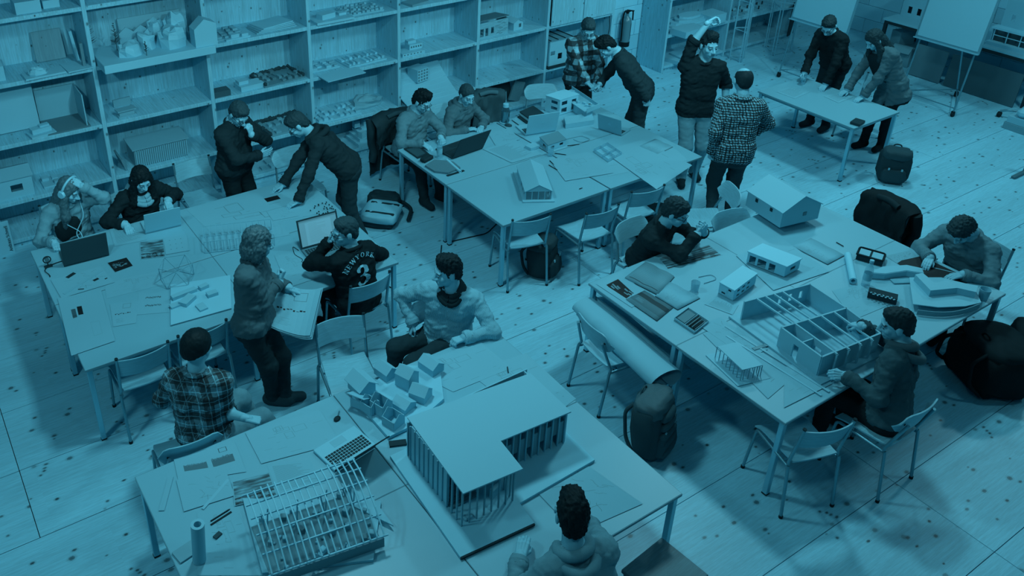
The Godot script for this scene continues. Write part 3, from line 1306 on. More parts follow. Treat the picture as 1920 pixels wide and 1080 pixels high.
func make_shelf_things() -> void:
	var w1 := mat(0.7, 0.7)
	var w2 := mat(0.7, 0.7)
	var g1 := mat(0.5, 0.7)
	var d1 := mat(0.16, 0.8)
	var woodm := mat(0.44, 0.6, tex.shelf, 1.2)
	# bay 0, top
	boxes("box_model", [[0.82, 2.523, -9.38, 0.34, 0.3, 0.25]], w1, "white upright box at the very top left of the shelf")
	boxes("box_model", [[1.32, 2.523, -9.36, 0.24, 0.12, 0.25], [1.55, 2.523, -9.4, 0.16, 0.08, 0.2]], w1, "two joined white blocks on the top left shelf")
	boxes("slat_stack", [[0.83, 2.523, -9.2, 0.3, 0.012, 0.08], [0.83, 2.535, -9.205, 0.28, 0.01, 0.06], [0.84, 2.545, -9.2, 0.26, 0.01, 0.07]], g1, "small stack of dark slats on the top left shelf", "slats")
	# bay 0, second shelf
	var st := begin()
	gable(st, Vector3(0.62, 0, -9.28), Vector3(0.36, 0, 0), Vector3(0, 0, -0.3), 1.868, 2.02, 2.06)
	single("house_model", st, w2, "pale box house with shallow roof on the left shelf", "model")
	boxes("site_model", [[1.34, 1.868, -9.25, 0.4, 0.02, 0.2, 0.05]], w1, "thin white plinth on the second shelf at the left")
	crumple("crumpled_model", Vector3(1.28, 1.888, -9.25), Vector3(0.1, 0.07, 0.07), w1, "crumpled white paper model on a white plinth", 3.0)
	boxes("card_sheet", [[1.68, 1.868, -9.3, 0.26, 0.012, 0.3, 0.08]], w1, "white card lying on the second shelf at the left", "card")
	st = begin()
	bx(st, Vector3(1.5, 2.03, -9.66), Vector3(0.3, 0.32, 0.02), 0.0, Basis(Vector3.RIGHT, -0.2))
	single("wood_panel", st, woodm, "square brown wooden panel leaning in the left shelf", "panel")
	st = begin()
	bx(st, Vector3(1.72, 2.04, -9.5), Vector3(0.03, 0.34, 0.12), 0.0, Basis(Vector3(0, 0, 1), 0.1))
	single("upright_card", st, w2, "narrow pale card standing against the shelf upright", "card")
	boxes("upright_card", [[1.75, 1.868, -9.26, 0.03, 0.26, 0.05]], mat(0.3, 0.7), "dark narrow frame standing at the shelf upright", "frame")
	# bay 0, third shelf
	st = begin()
	bx(st, Vector3(0.98, 1.5, -9.52), Vector3(0.5, 0.56, 0.03), 0.0, Basis(Vector3.RIGHT, -0.12))
	single("large_card", st, mat(0.66, 0.7), "large square pale board leaning in the third shelf", "board")
	st = begin()
	bx(st, Vector3(1.46, 1.4, -9.6), Vector3(0.42, 0.36, 0.012))
	bx(st, Vector3(1.66, 1.4, -9.4), Vector3(0.012, 0.36, 0.38))
	var t := thing("open_box", "open cardboard corner box with dark base on the left shelf", "box")
	part("wall", st, mat(0.6, 0.7), t)
	st = begin()
	bx(st, Vector3(1.47, 1.222, -9.4), Vector3(0.44, 0.014, 0.42))
	part("base", st, mat(0.26, 0.7), t)
	boxes("site_model", [[1.2, 1.213, -9.28, 0.26, 0.025, 0.18, 0.15], [1.2, 1.238, -9.3, 0.2, 0.05, 0.1, 0.15], [1.24, 1.288, -9.31, 0.1, 0.02, 0.06, 0.15]], w1, "small stepped white model on the third shelf at the left")
	boxes("dark_block", [[0.68, 1.213, -9.35, 0.14, 0.16, 0.2]], mat(0.22, 0.8), "dark block at the left edge of the third shelf", "model")
	# bay 0, fourth shelf
	t = thing("house_model", "white model house with dark window at the left edge", "model")
	st = begin()
	panel_holes(st, Vector3(0.62, 0, -9.25), Vector3(1.0, 0, -9.25), 0.563, 0.8, 0.012, [[0.16, 0.28, 0.08, 0.16]])
	panel_holes(st, Vector3(1.0, 0, -9.25), Vector3(1.0, 0, -9.55), 0.563, 0.8, 0.012, [])
	panel_holes(st, Vector3(0.62, 0, -9.25), Vector3(0.62, 0, -9.55), 0.563, 0.8, 0.012, [])
	part("wall", st, w1, t)
	st = begin()
	roof_plates(st, Vector3(0.62, 0, -9.25), Vector3(0.38, 0, 0), Vector3(0, 0, -0.3), 0.8, 0.86, 0.02, 0.008)
	part("roof", st, mat(0.6, 0.7), t)
	row_model(Vector3(1.26, 0.563, -9.42), 0.3, 0.24, 3, 2, "low tray model beside the white model house", 0.0, 0.62)
	# bay 1
	t = thing("terrain_model", "large white terrain model overhanging the shelf edge", "model")
	st = begin()
	bx(st, Vector3(2.47, 1.915, -9.2), Vector3(1.2, 0.09, 0.62), 0.004)
	part("base", st, w1, t)
	for b in [[2.2, -9.1, 0.26, 0.13, 0.22], [2.42, -9.25, 0.22, 0.17, 0.25], [2.68, -9.15, 0.3, 0.2, 0.3], [2.78, -9.32, 0.26, 0.28, 0.22], [2.58, -9.38, 0.2, 0.24, 0.2]]:
		st = begin()
		var at := Vector3(b[0], 1.96, b[1])
		var n := 9
		for i in n:
			for j in 5:
				var f := func(ii: int, jj: int) -> Vector3:
					var a := TAU * (ii % n) / n
					var q := PI * 0.5 * jj / 5.0
					var d := Vector3(cos(a) * pow(cos(q), 0.5), pow(sin(q), 0.6), sin(a) * pow(cos(q), 0.5))
					return at + d * Vector3(b[2] / 2, b[3], b[4] / 2) * (1.0 + 0.4 * noise.get_noise_3d(d.x * 3.0 + b[0] * 9.0, d.y * 3.0, d.z * 3.0))
				quad_out(st, f.call(i, j), f.call(i + 1, j), f.call(i + 1, j + 1), f.call(i, j + 1), at)
		part("rock", st, w1, t)
	st = begin()
	prism(st, PackedVector2Array([Vector2(-0.12, 0), Vector2(-0.12, -0.2), Vector2(0.0, -0.3), Vector2(0.13, -0.24), Vector2(0.13, 0)]), 0, 0.16, Transform3D(Basis(Vector3.RIGHT, PI / 2) * Basis(Vector3.UP, 0.0), Vector3(2.98, 1.96, -9.08)))
	part("gable_block", st, w1, t)
	st = begin()
	prism(st, PackedVector2Array([Vector2(-0.24, 0), Vector2(-0.24, -0.14), Vector2(-0.16, -0.2), Vector2(-0.08, -0.14), Vector2(0, -0.2), Vector2(0.08, -0.14), Vector2(0.16, -0.2), Vector2(0.24, -0.14), Vector2(0.24, 0)]), 0, 0.01, Transform3D(Basis(Vector3.RIGHT, PI / 2), Vector3(2.43, 1.96, -9.42)))
	part("zigzag_facade", st, mat(0.6, 0.7), t)
	tree_thing(Vector3(2.12, 1.96, -9.3), 0.3, "dark twiggy model tree at the left of the white terrain")
	tree_thing(Vector3(2.34, 1.96, -8.98), 0.16, "small twiggy model tree at the white terrain's front")
	tree_thing(Vector3(1.92, 1.868, -9.62), 0.4, "dark branchy model tree behind the white terrain")
	st = begin()
	bx(st, Vector3(2.6, 2.04, -9.64), Vector3(0.7, 0.3, 0.02), 0.0, Basis(Vector3.RIGHT, -0.15))
	single("back_card", st, mat(0.56, 0.7), "long grey card leaning behind the white terrain", "card")
	boxes("house_model", [[2.1, 1.213, -9.28, 0.2, 0.02, 0.1, 0.08], [2.1, 1.233, -9.28, 0.17, 0.05, 0.07, 0.08], [2.1, 1.283, -9.28, 0.21, 0.015, 0.11, 0.08]], mat(0.5, 0.7), "tiny flat-roofed model house alone on the third shelf")
	boxes("card_stand", [[2.14, 1.213, -9.58, 0.2, 0.09, 0.02, 0.1]], mat(0.45, 0.7), "small dark card standing behind the tiny model house", "card")
	t = thing("ribbed_model", "grey hall model with ribbed front on the lower shelf", "model")
	st = begin()
	bx(st, Vector3(2.42, 0.68, -9.42), Vector3(0.62, 0.22, 0.3))
	part("body", st, mat(0.4, 0.7), t)
	st = begin()
	bx(st, Vector3(2.42, 0.795, -9.42), Vector3(0.66, 0.012, 0.34), 0.0, Basis(Vector3.RIGHT, 0.06))
	part("roof", st, mat(0.52, 0.7), t)
	for k in 26:
		st = begin()
		bx(st, Vector3(2.13 + k * 0.0235, 0.67, -9.262), Vector3(0.008, 0.2, 0.012))
		part("rib", st, mat(0.7, 0.7), t)
	st = begin()
	bx(st, Vector3(1.98, 0.64, -9.4), Vector3(0.02, 0.15, 0.3), 0.0, Basis(Vector3(0, 0, 1), 0.25))
	single("upright_card", st, mat(0.34, 0.7), "dark card leaning beside the ribbed hall model", "card")
	# bay 2
	row_model(Vector3(3.34, 1.868, -9.42), 0.42, 0.36, 5, 4, "gridded grey site model on the third bay's second shelf", 0.0, 0.5)
	boxes("site_model", [[3.45, 1.868, -9.25, 0.3, 0.02, 0.1, 0.06], [3.42, 1.888, -9.25, 0.1, 0.04, 0.07, 0.06], [3.54, 1.888, -9.25, 0.08, 0.03, 0.07, 0.06]], w1, "white block model in front of the gridded site model")
	for k in 4:
		boxes("card_sheet", [[3.95, 1.868 + k * 0.017, -9.4, 0.52 - k * 0.03, 0.014, 0.28, 0.05 + k * 0.06]], mat(0.56 + 0.05 * k, 0.7), ["lowest layered board in the stack on the third bay", "second layered board in the stack on the third bay", "third layered board in the stack on the third bay", "topmost layered board in the stack on the third bay"][k], "board", "layered boards on the third bay")
	row_model(Vector3(3.98, 1.213, -9.42), 0.56, 0.4, 7, 4, "dark garden site model with a hedge, third bay", 0.1, 0.3, 0.05)
	boxes("site_model", [[3.58, 1.213, -9.32, 0.3, 0.06, 0.18, 0.05], [3.5, 1.273, -9.35, 0.12, 0.04, 0.1, 0.05]], w1, "white stepped block beside the dark garden model")
	boxes("dark_box", [[3.2, 1.213, -9.28, 0.2, 0.07, 0.14]], mat(0.14, 0.7), "small dark box above the thinking man's head", "box")
	row_model(Vector3(4.0, 0.563, -9.42), 0.6, 0.44, 6, 4, "tray model rimmed with dark bushes behind the hooded man", 0.08, 0.45, 0.06)
	row_model(Vector3(3.7, 0.108, -9.4), 0.5, 0.4, 4, 3, "low site model on the bottom shelf behind the leaning man", 0.0, 0.55)
	# bay 3
	boxes("site_model", [[4.68, 1.868, -9.3, 0.5, 0.03, 0.3], [4.62, 1.898, -9.3, 0.2, 0.06, 0.12, 0.2], [4.84, 1.898, -9.32, 0.1, 0.03, 0.08]], w1, "white stepped model on the fourth bay's upper shelf")
	row_model(Vector3(5.15, 1.868, -9.42), 0.5, 0.36, 8, 6, "fine-meshed site model on the fourth bay's upper shelf", 0.0, 0.6)
	row_model(Vector3(4.6, 1.213, -9.48), 0.4, 0.3, 4, 5, "rows of pale slabs on the fourth bay's third shelf", 0.0, 0.66)
	row_model(Vector3(5.15, 1.213, -9.42), 0.56, 0.36, 9, 2, "row house model on the fourth bay's third shelf", 0.05, 0.7)
	boxes("card_sheet", [[4.7, 1.213, -9.1, 0.54, 0.01, 0.26, 0.06]], w1, "white sheet sticking out over the fourth bay's shelf edge", "sheet")
	row_model(Vector3(4.72, 0.563, -9.4), 0.62, 0.36, 8, 3, "row of tiny white houses on the fourth bay's lower shelf", 0.0, 0.72)
	crumple("bush_model", Vector3(5.2, 0.563, -9.45), Vector3(0.26, 0.13, 0.16), mat(0.5, 0.9), "mossy grey mound model on the fourth bay's lower shelf", 8.0)
	for k in 4:
		boxes("terrace_model", [[5.2 + k * 0.02, 0.108 + k * 0.045, -9.36 - k * 0.03, 0.5 - k * 0.06, 0.045, 0.36 - k * 0.06]], mat(0.7, 0.7), ["lowest step of the white terrace model on the bottom shelf", "second step of the white terrace model on the bottom shelf", "third step of the white terrace model on the bottom shelf", "top step of the white terrace model on the bottom shelf"][k], "model", "steps of the terrace model")
	for k in 6:
		boxes("terrace_block", [[5.06 + (k % 3) * 0.13, 0.288 - (k / 3) * 0.09, -9.44 + (k / 3) * 0.16, 0.08, 0.09, 0.07, 0.1 * k]], w1, "small white block on the terrace model, bottom shelf", "model block", "blocks on the terrace model")
	row_model(Vector3(4.62, 0.108, -9.4), 0.34, 0.3, 3, 3, "dark flat site model on the fourth bay's bottom shelf", 0.0, 0.3)
	# bay 4
	t = thing("villa_model", "tiny white villa model with square windows, fifth bay", "model", Vector3(5.84, 1.213, -9.36))
	st = begin()
	bx(st, Vector3(-0.02, 0.02, 0.05), Vector3(0.34, 0.04, 0.2))
	bx(st, Vector3(0.07, 0.075, 0.0), Vector3(0.2, 0.07, 0.12))
	bx(st, Vector3(0.04, 0.125, -0.03), Vector3(0.12, 0.04, 0.08))
	part("volume", st, w1, t)
	for k in 5:
		st = begin()
		bx(st, Vector3(0.0 + k * 0.036, 0.076, 0.061), Vector3(0.016, 0.022, 0.004))
		part("window", st, d1, t)
	for k in 6:
		st = begin()
		bx(st, Vector3(-0.16 + k * 0.05, 0.022, 0.151), Vector3(0.016, 0.012, 0.004))
		part("window", st, d1, t)
	t = thing("slope_model", "large white sloping terrain sheet with a gridded tower block", "model", Vector3(6.06, 0.563, -9.3))
	st = begin(false)
	var slope := func(u: float, v: float, l: float) -> Vector3:
		return Vector3(lerpf(-0.46, 0.42, u) - 0.1 * v * u, 0.3 * pow(1.0 - v, 1.6) + 0.02 * sin(u * 7.0) * (1.0 - v) - l + 0.02, lerpf(-0.36, 0.5, v))
	grid(st, slope, 10, 10, 0.012)
	part("terrain", st, w1, t)
	for k in 7:
		st = begin()
		var layer := func(u: float, v: float, l: float) -> Vector3:
			var p: Vector3 = slope.call(u, 0.1 + k * 0.1 + v * 0.03, 0.0)
			return p + Vector3(0, 0.004 - l, 0)
		grid(st, layer, 8, 1, 0.004)
		part("contour_layer", st, w2, t)
	st = begin()
	bx(st, Vector3(-0.03, 0.28, -0.14), Vector3(0.2, 0.18, 0.2), 0.0, Basis(Vector3.UP, 0.2))
	var tb := part("tower", st, mat(0.66, 0.7), t)
	for i in 4:
		for j in 4:
			st = begin()
			bx(st, Vector3(-0.03, 0.28, -0.14) + Basis(Vector3.UP, 0.2) * Vector3(-0.075 + i * 0.05, -0.06 + j * 0.042, 0.101), Vector3(0.026, 0.022, 0.004), 0.0, Basis(Vector3.UP, 0.2))
			part("window", st, mat(0.25, 0.6), tb)
	boxes("book_pile", [[5.9, 1.868, -9.3, 0.3, 0.03, 0.2, 0.2]], mat(0.4, 0.7), "flat dark board on the fifth bay's upper shelf", "board")
	# bay 5
	t = thing("timber_model", "wooden boarded house model with dark slanted roof", "model", Vector3(7.13, 1.213, -9.38), 0.05)
	st = begin()
	panel_holes(st, Vector3(-0.26, 0, 0.12), Vector3(0.26, 0, 0.12), 0.0, 0.22, 0.012, [[0.03, 0.09, 0.03, 0.14], [0.12, 0.17, 0.03, 0.14], [0.22, 0.27, 0.05, 0.14]])
	panel_holes(st, Vector3(0.26, 0, 0.12), Vector3(0.26, 0, -0.12), 0.0, 0.22, 0.012, [])
	panel_holes(st, Vector3(-0.26, 0, 0.12), Vector3(-0.26, 0, -0.12), 0.0, 0.22, 0.012, [])
	part("wall", st, mat(0.66, 0.7, tex.ply, 4.0), t)
	for k in 22:
		st = begin()
		bx(st, Vector3(rng.randf_range(0.05, 0.22), 0.02 + k * 0.009, 0.128), Vector3(rng.randf_range(0.03, 0.09), 0.004, 0.003))
		part("batten", st, mat(0.4, 0.7), t)
	st = begin()
	bx(st, Vector3(0, 0.235, -0.02), Vector3(0.54, 0.012, 0.3), 0.0, Basis(Vector3.RIGHT, -0.12))
	part("roof", st, mat(0.26, 0.6), t)
	st = begin()
	gable(st, Vector3(-0.09, 0, 0.08), Vector3(0, 0, -0.16), Vector3(0.18, 0, 0), 0.0, 0.11, 0.15)
	t = thing("house_model", "small white gabled house next to the timber model", "model", Vector3(7.6, 1.213, -9.38), 0.1)
	part("body", st, w1, t)
	st = begin()
	bx(st, Vector3(0.03, 0.06, 0.081), Vector3(0.04, 0.05, 0.004))
	part("window", st, d1, t)
	st = begin()
	roof_plates(st, Vector3(-0.09, 0, 0.08), Vector3(0, 0, -0.16), Vector3(0.18, 0, 0), 0.112, 0.152, 0.015, 0.006)
	part("roof", st, w1, t)
	st = begin()
	bx(st, Vector3(7.42, 0.29, -9.4), Vector3(0.34, 0.32, 0.06), 0.004, Basis(Vector3(0, 0, 1), 0.25))
	single("dark_case", st, mat(0.05, 0.6), "black case leaning in the bottom shelf behind the empty chair", "case")
	st = begin()
	bx(st, Vector3(7.66, 0.27, -9.32), Vector3(0.2, 0.3, 0.03), 0.0, Basis(Vector3(0, 0, 1), -0.35))
	single("printed_folder", st, mat(0.36, 0.7, tex.cloth, 2.0), "grey patterned folder leaning on the black case", "folder")
	# bay 6
	t = thing("box_model", "white box model with black-framed glass roof beside the plaid man", "model", Vector3(8.33, 0.563, -9.36))
	st = begin()
	panel_holes(st, Vector3(-0.2, 0, 0.16), Vector3(0.2, 0, 0.16), 0.03, 0.4, 0.012, [[0.02, 0.1, 0.16, 0.22], [0.16, 0.24, 0.08, 0.17], [0.33, 0.37, 0.22, 0.28]])
	panel_holes(st, Vector3(0.2, 0, 0.16), Vector3(0.2, 0, -0.16), 0.03, 0.4, 0.012, [])
	panel_holes(st, Vector3(-0.2, 0, 0.16), Vector3(-0.2, 0, -0.16), 0.03, 0.4, 0.012, [])
	part("wall", st, w1, t)
	st = begin()
	bx(st, Vector3(0, 0.012, 0), Vector3(0.48, 0.024, 0.4))
	part("base", st, mat(0.05, 0.6), t)
	st = begin()
	bx(st, Vector3(0, 0.41, 0), Vector3(0.44, 0.01, 0.36))
	part("roof", st, mat(0.42, 0.3), t)
	for k in 4:
		st = begin()
		bx(st, Vector3(-0.2 + k * 0.135, 0.42, 0), Vector3(0.012, 0.01, 0.36))
		part("roof_bar", st, mat(0.05, 0.5), t)
	# second shelf unit, far right
	t = thing("landscape_model", "white layered landscape model in the far shelf", "model", Vector3(11.25, 0.623, -9.4))
	for k in 5:
		st = begin()
		var pts := PackedVector2Array()
		for i in 14:
			var a := TAU * i / 14.0
			pts.append(Vector2(cos(a) * (0.6 - k * 0.09), sin(a) * (0.26 - k * 0.035)) * (1.0 + 0.14 * noise.get_noise_2d(cos(a) * 2.0 + k, sin(a) * 2.0)))
		prism(st, pts, k * 0.035, k * 0.035 + 0.035)
		part("layer", st, mat(0.74 - 0.08 * (k % 2), 0.7), t)
	boxes("white_box", [[10.9, 0.623, -9.1, 0.5, 0.1, 0.3, 0.1]], w1, "long white box sticking out of the far shelf", "box")
	boxes("white_box", [[11.66, 0.623, -9.3, 0.4, 0.16, 0.3, 0.05]], w1, "white box in the far shelf, right of the landscape", "box")
	boxes("paper_pile", [[11.0, 0.108, -9.3, 0.5, 0.06, 0.36, 0.2], [11.1, 0.168, -9.25, 0.4, 0.03, 0.3, -0.1]], w2, "pile of white boards in the far shelf's bottom", "boards")
	t = row_model(Vector3(12.7, 0.623, -9.4), 1.2, 0.4, 8, 3, "site model with tiny dark figures in the far shelf", 0.0, 0.66)
	for k in 7:
		st = begin()
		bx(st, Vector3(-0.4 + k * 0.14, 0.05, 0.1 * sin(k * 2.0)), Vector3(0.025, 0.06, 0.02), 0.006)
		part("figure", st, mat(0.06, 0.7), t)
	st = begin()
	bx(st, Vector3(13.62, 0.4, -9.12), Vector3(0.26, 0.6, 0.02), 0.0, Basis(Vector3.UP, 0.3))
	single("black_board", st, mat(0.05, 0.6), "black board standing at the far shelf's right end", "board")
	# name board at the left edge
	t = thing("name_board", "white board with a printed name standing at the left edge", "sign", Vector3(0.589, 0.000, -9.139), 0.0)
	st = begin()
	bx(st, Vector3(0, 0.18, 0), Vector3(0.16, 0.4, 0.012), 0.0, Basis(Vector3.RIGHT, -0.1))
	part("board", st, w1, t)
	var tm := TextMesh.new()
	tm.text = "Andreas Schnell"
	var sf := SystemFont.new()
	sf.font_names = PackedStringArray(["Droid Sans"])
	tm.font = sf
	tm.font_size = 16
	tm.pixel_size = 0.0026
	tm.depth = 0.002
	inst("lettering", tm, mat(0.04, 0.6), t, Transform3D(Basis(Vector3.RIGHT, -0.1) * Basis(Vector3(0, 0, 1), PI / 2), Vector3(0.045, 0.18, 0.012)))


func flat(v: Vector3) -> Vector3:
	return Vector3(v.x, 0, v.z)


func make_models() -> void:
	make_shelf_things()
	var w1 := mat(0.7, 0.65)
	var w2 := mat(0.72, 0.65)
	var dark := mat(0.06, 0.6)
	var card := mat(0.74, 0.7)
	# ---- foreground: building on columns under an L-shaped roof
	var t := thing("pavilion_model", "big model building with flat L-shaped roof and slender columns, foreground", "model")
	var st := begin()
	var b0 := Vector3(2.140, 0.760, -2.871)
	var b1 := Vector3(2.668, 0.760, -2.831)
	prism(st, poly2([b0, b1, Vector3(b1.x + 0.02, 0, -3.0), Vector3(3.34, 0, -3.02), Vector3(3.36, 0, -3.78), Vector3(2.2, 0, -3.78)]), 0.7425, 0.762)
	part("base", st, mat(0.82, 0.65), t)
	st = begin()
	bar(st, b0 + Vector3(0, -0.008, 0.004), b1 + Vector3(0, -0.008, 0.004), 0.012, 0.014)
	part("edge_strip", st, dark, t)
	var roof := [Vector3(2.320, 1.062, -3.751), Vector3(2.263, 1.062, -3.030), Vector3(2.687, 1.062, -2.994), Vector3(2.713, 1.062, -3.253), Vector3(3.271, 1.062, -3.216), Vector3(3.285, 1.062, -3.662)]
	st = begin()
	prism(st, poly2(roof), 1.056, 1.066)
	part("roof", st, mat(0.7, 0.6), t)
	var c0 := Vector3(2.3, 0, -3.68)
	var c1 := Vector3(2.275, 0, -3.05)
	for k in 8:
		st = begin()
		var p := c0.lerp(c1, k / 11.0)
		bx(st, Vector3(p.x + 0.01, 0.909, p.z + 0.028), Vector3(0.014, 0.292, 0.048))
		part("wall_panel", st, card, t)
	for k in 12:
		st = begin()
		var p := c0.lerp(c1, k / 11.0)
		bx(st, Vector3(p.x, 0.909, p.z), Vector3(0.012, 0.292, 0.008))
		part("column", st, mat(0.6, 0.6), t)
	for k in 8:
		st = begin()
		var p := c1.lerp(Vector3(2.66, 0, -3.04), k / 7.0)
		bx(st, Vector3(p.x, 0.909, p.z), Vector3(0.008, 0.292, 0.01))
		part("column", st, mat(0.5, 0.6), t)
	for k in 4:
		st = begin()
		bx(st, Vector3(2.67, 0.909, -3.08 - k * 0.06), Vector3(0.008, 0.292, 0.008))
		part("column", st, mat(0.5, 0.6), t)
	var e0 := Vector3(2.72, 0, -3.27)
	var e1 := Vector3(3.26, 0, -3.25)
	for k in 11:
		st = begin()
		var p := e0.lerp(e1, k / 10.0)
		bx(st, Vector3(p.x, 0.909, p.z), Vector3(0.008, 0.292, 0.012))
		part("column", st, w1, t)
		if k < 10:
			var q := e0.lerp(e1, (k + 0.5) / 10.0)
			st = begin()
			var lo: float = 0.765 if k % 2 else 0.86
			bx(st, Vector3(q.x, (lo + 1.05) / 2 if k % 2 == 0 else 0.86, q.z - 0.012), Vector3(0.046, 1.05 - lo if k % 2 == 0 else 0.19, 0.006))
			part("wall_panel", st, mat(0.5 if k % 2 else 0.36, 0.7), t)
	st = begin()
	bx(st, Vector3(2.8, 0.909, -3.72), Vector3(1.0, 0.292, 0.01))
	bx(st, Vector3(3.27, 0.909, -3.48), Vector3(0.01, 0.292, 0.46))
	part("rear_wall", st, card, t)
	for k in 7:
		st = begin()
		bx(st, Vector3(2.4, 0.77 + k * 0.014, -3.2 - k * 0.03), Vector3(0.2, 0.012, 0.03))
		part("stair_step", st, mat(0.3, 0.6), t)
	st = begin()
	bx(st, Vector3(2.6, 0.8, -3.14), Vector3(0.1, 0.07, 0.03), 0.004, Basis(Vector3.UP, 0.3))
	bx(st, Vector3(2.34, 0.775, -3.08), Vector3(0.06, 0.02, 0.04), 0.004)
	part("furniture", st, w1, t)
	# ---- foreground: village of small gabled houses on a board
	t = thing("village_board", "wooden board with cut edge carrying small house models", "board")
	st = begin()
	prism(st, poly2([Vector3(2.265, 0.765, -4.428), Vector3(2.276, 0.765, -3.929), Vector3(2.484, 0.765, -3.937), Vector3(2.813, 0.765, -4.043), Vector3(2.979, 0.765, -4.341), Vector3(2.748, 0.765, -4.530)]), 0.7425, 0.768)
	part("plate", st, mat(0.78, 0.65), t)
	# front base corner px, second base corner along the ridge, third across, eave and ridge heights, hollow
	var vill := [
		[Vector3(2.603, 0.768, -4.424), 0.14, 0.11, 0.2, 0.06, 0.105, 0, "little gabled house at the village's far left end"],
		[Vector3(2.691, 0.768, -4.257), 0.13, 0.12, 0.35, 0.11, 0.16, 0, "tallest white house in the little village"],
		[Vector3(2.930, 0.768, -4.289), 0.16, 0.12, 0.2, 0.06, 0.1, 0, "white house with long roof at the village's far end"],
		[Vector3(2.710, 0.768, -4.091), 0.13, 0.12, 0.5, 0.06, 0.11, 0, "white house at the village's right end"],
		[Vector3(2.543, 0.768, -4.066), 0.13, 0.12, 0.3, 0.04, 0.075, 0, "low white house beside the big roof's corner"],
		[Vector3(2.317, 0.768, -4.183), 0.1, 0.09, 0.3, 0.08, 0.12, 1, "open roofless grey house, left of three hollow ones"],
		[Vector3(2.380, 0.768, -4.118), 0.12, 0.1, 0.3, 0.1, 0.15, 1, "open roofless grey house, middle of three hollow ones"],
		[Vector3(2.390, 0.768, -3.975), 0.11, 0.11, 0.3, 0.07, 0.12, 1, "open roofless grey house, nearest of three hollow ones"],
		[Vector3(2.362, 0.768, -4.363), 0.16, 0.13, 0.1, 0.09, 0.14, 2, "grey open-sided house with a wide roof plate"]]
	for h in vill:
		var f: Vector3 = h[0]
		var yaw: float = h[3]
		var o := thing("village_house", h[7], "model house", f, yaw, "houses on the village board")
		var l: Vector3 = Vector3(0, 0, -h[1])
		var r: Vector3 = Vector3(h[2], 0, 0)
		var a := -r / 2.0
		st = begin()
		if h[6] == 0:
			gable(st, a, l, r, 0.0, h[4], h[5])
			part("body", st, w1, o)
			st = begin()
			roof_plates(st, a, l, r, h[4] + 0.001, h[5] + 0.001, 0.003, 0.003)
			part("roof", st, mat(0.7, 0.6), o)
		else:
			for s in [0.0, 1.0]:
				var p: Vector3 = a + l * s
				var tr := Transform3D(Basis(Vector3.RIGHT, PI / 2), p + Vector3(0, 0, 0.0025))
				st = begin()
				prism(st, PackedVector2Array([Vector2(0, 0), Vector2(0, -h[4]), Vector2(h[2] / 2, -h[5]), Vector2(h[2], -h[4]), Vector2(h[2], 0)]), 0, 0.005, tr)
				part("gable_wall", st, card, o)
			for s in [0.0, 1.0]:
				var p: Vector3 = a + r * s + l / 2.0
				st = begin()
				bx(st, p + Vector3(0, h[4] / 2, 0), Vector3(0.005, h[4], h[1]))
				part("side_wall", st, mat(0.66, 0.65), o)
			if h[6] == 2:
				st = begin()
				roof_plates(st, a, l, r, h[4] + 0.001, h[5] + 0.001, 0.02, 0.004)
				part("roof", st, w1, o)
	st = begin()
	bx(st, Vector3(2.261, 0.850, -4.319), Vector3(0.1, 0.005, 0.15), 0.0, Basis(Vector3.UP, 0.5) * Basis(Vector3(0, 0, 1), -0.55))
	bx(st, Vector3(2.231, 0.800, -4.299), Vector3(0.006, 0.07, 0.1), 0.0, Basis(Vector3.UP, 0.5))
	single("roof_card", st, w1, "loose white roof card propped beside the open houses", "card")
	# ---- foreground: lattice of sticks over a garden plate
	t = thing("lattice_model", "curved lattice roof of pale sticks over a garden model, foreground", "model")
	var q0 := Vector3(1.14, 0, -3.02)
	st = begin()
	prism(st, poly2([Vector3(1.105, 0.760, -3.393), Vector3(1.695, 0.760, -3.128), Vector3(1.956, 0.760, -3.480), Vector3(1.222, 0.760, -3.968)]), 0.7425, 0.764)
	part("base", st, mat(0.7, 0.65), t)
	st = begin()
	prism(st, poly2([Vector3(1.769, 0.775, -3.557), Vector3(1.917, 0.775, -3.269), Vector3(1.918, 0.775, -3.513), Vector3(1.808, 0.775, -3.737)]), 0.765, 0.775)
	part("side_plate", st, w1, t)
	# rafters run from the near eave up and away; purlins run across
	var ea := Vector3(1.125, 0.860, -3.284)
	var eb := Vector3(1.798, 0.860, -3.176)
	var fa := Vector3(1.189, 0.930, -3.807)
	var fb := Vector3(1.869, 0.930, -3.710)
	for k in 17:
		var u := k / 16.0
		var pts := []
		for j in 5:
			var v := j / 4.0
			var p := ea.lerp(eb, u).lerp(fa.lerp(fb, u + 0.02), v)
			p.y = lerpf(0.86, 0.93 + 0.03 * sin(u * 9.0), v) + 0.09 * sin(PI * v * 0.85) + 0.012 * sin(u * 7.0 + v * 4.0)
			pts.append(p)
		for j in 4:
			st = begin()
			bar(st, pts[j], pts[j + 1], 0.0085, 0.0085)
			part("rafter", st, mat(0.8, 0.6), t)
	for j in 6:
		var v := j / 5.0
		st = begin()
		var a := ea.lerp(fa, v)
		var b := eb.lerp(fb, v)
		var y := lerpf(0.86, 0.93, v) + 0.09 * sin(PI * v * 0.85) - 0.009
		a.y = y
		b.y = y
		bar(st, a.lerp(b, -0.03), a.lerp(b, 1.04), 0.0085, 0.0085)
		part("purlin", st, mat(0.78, 0.6), t)
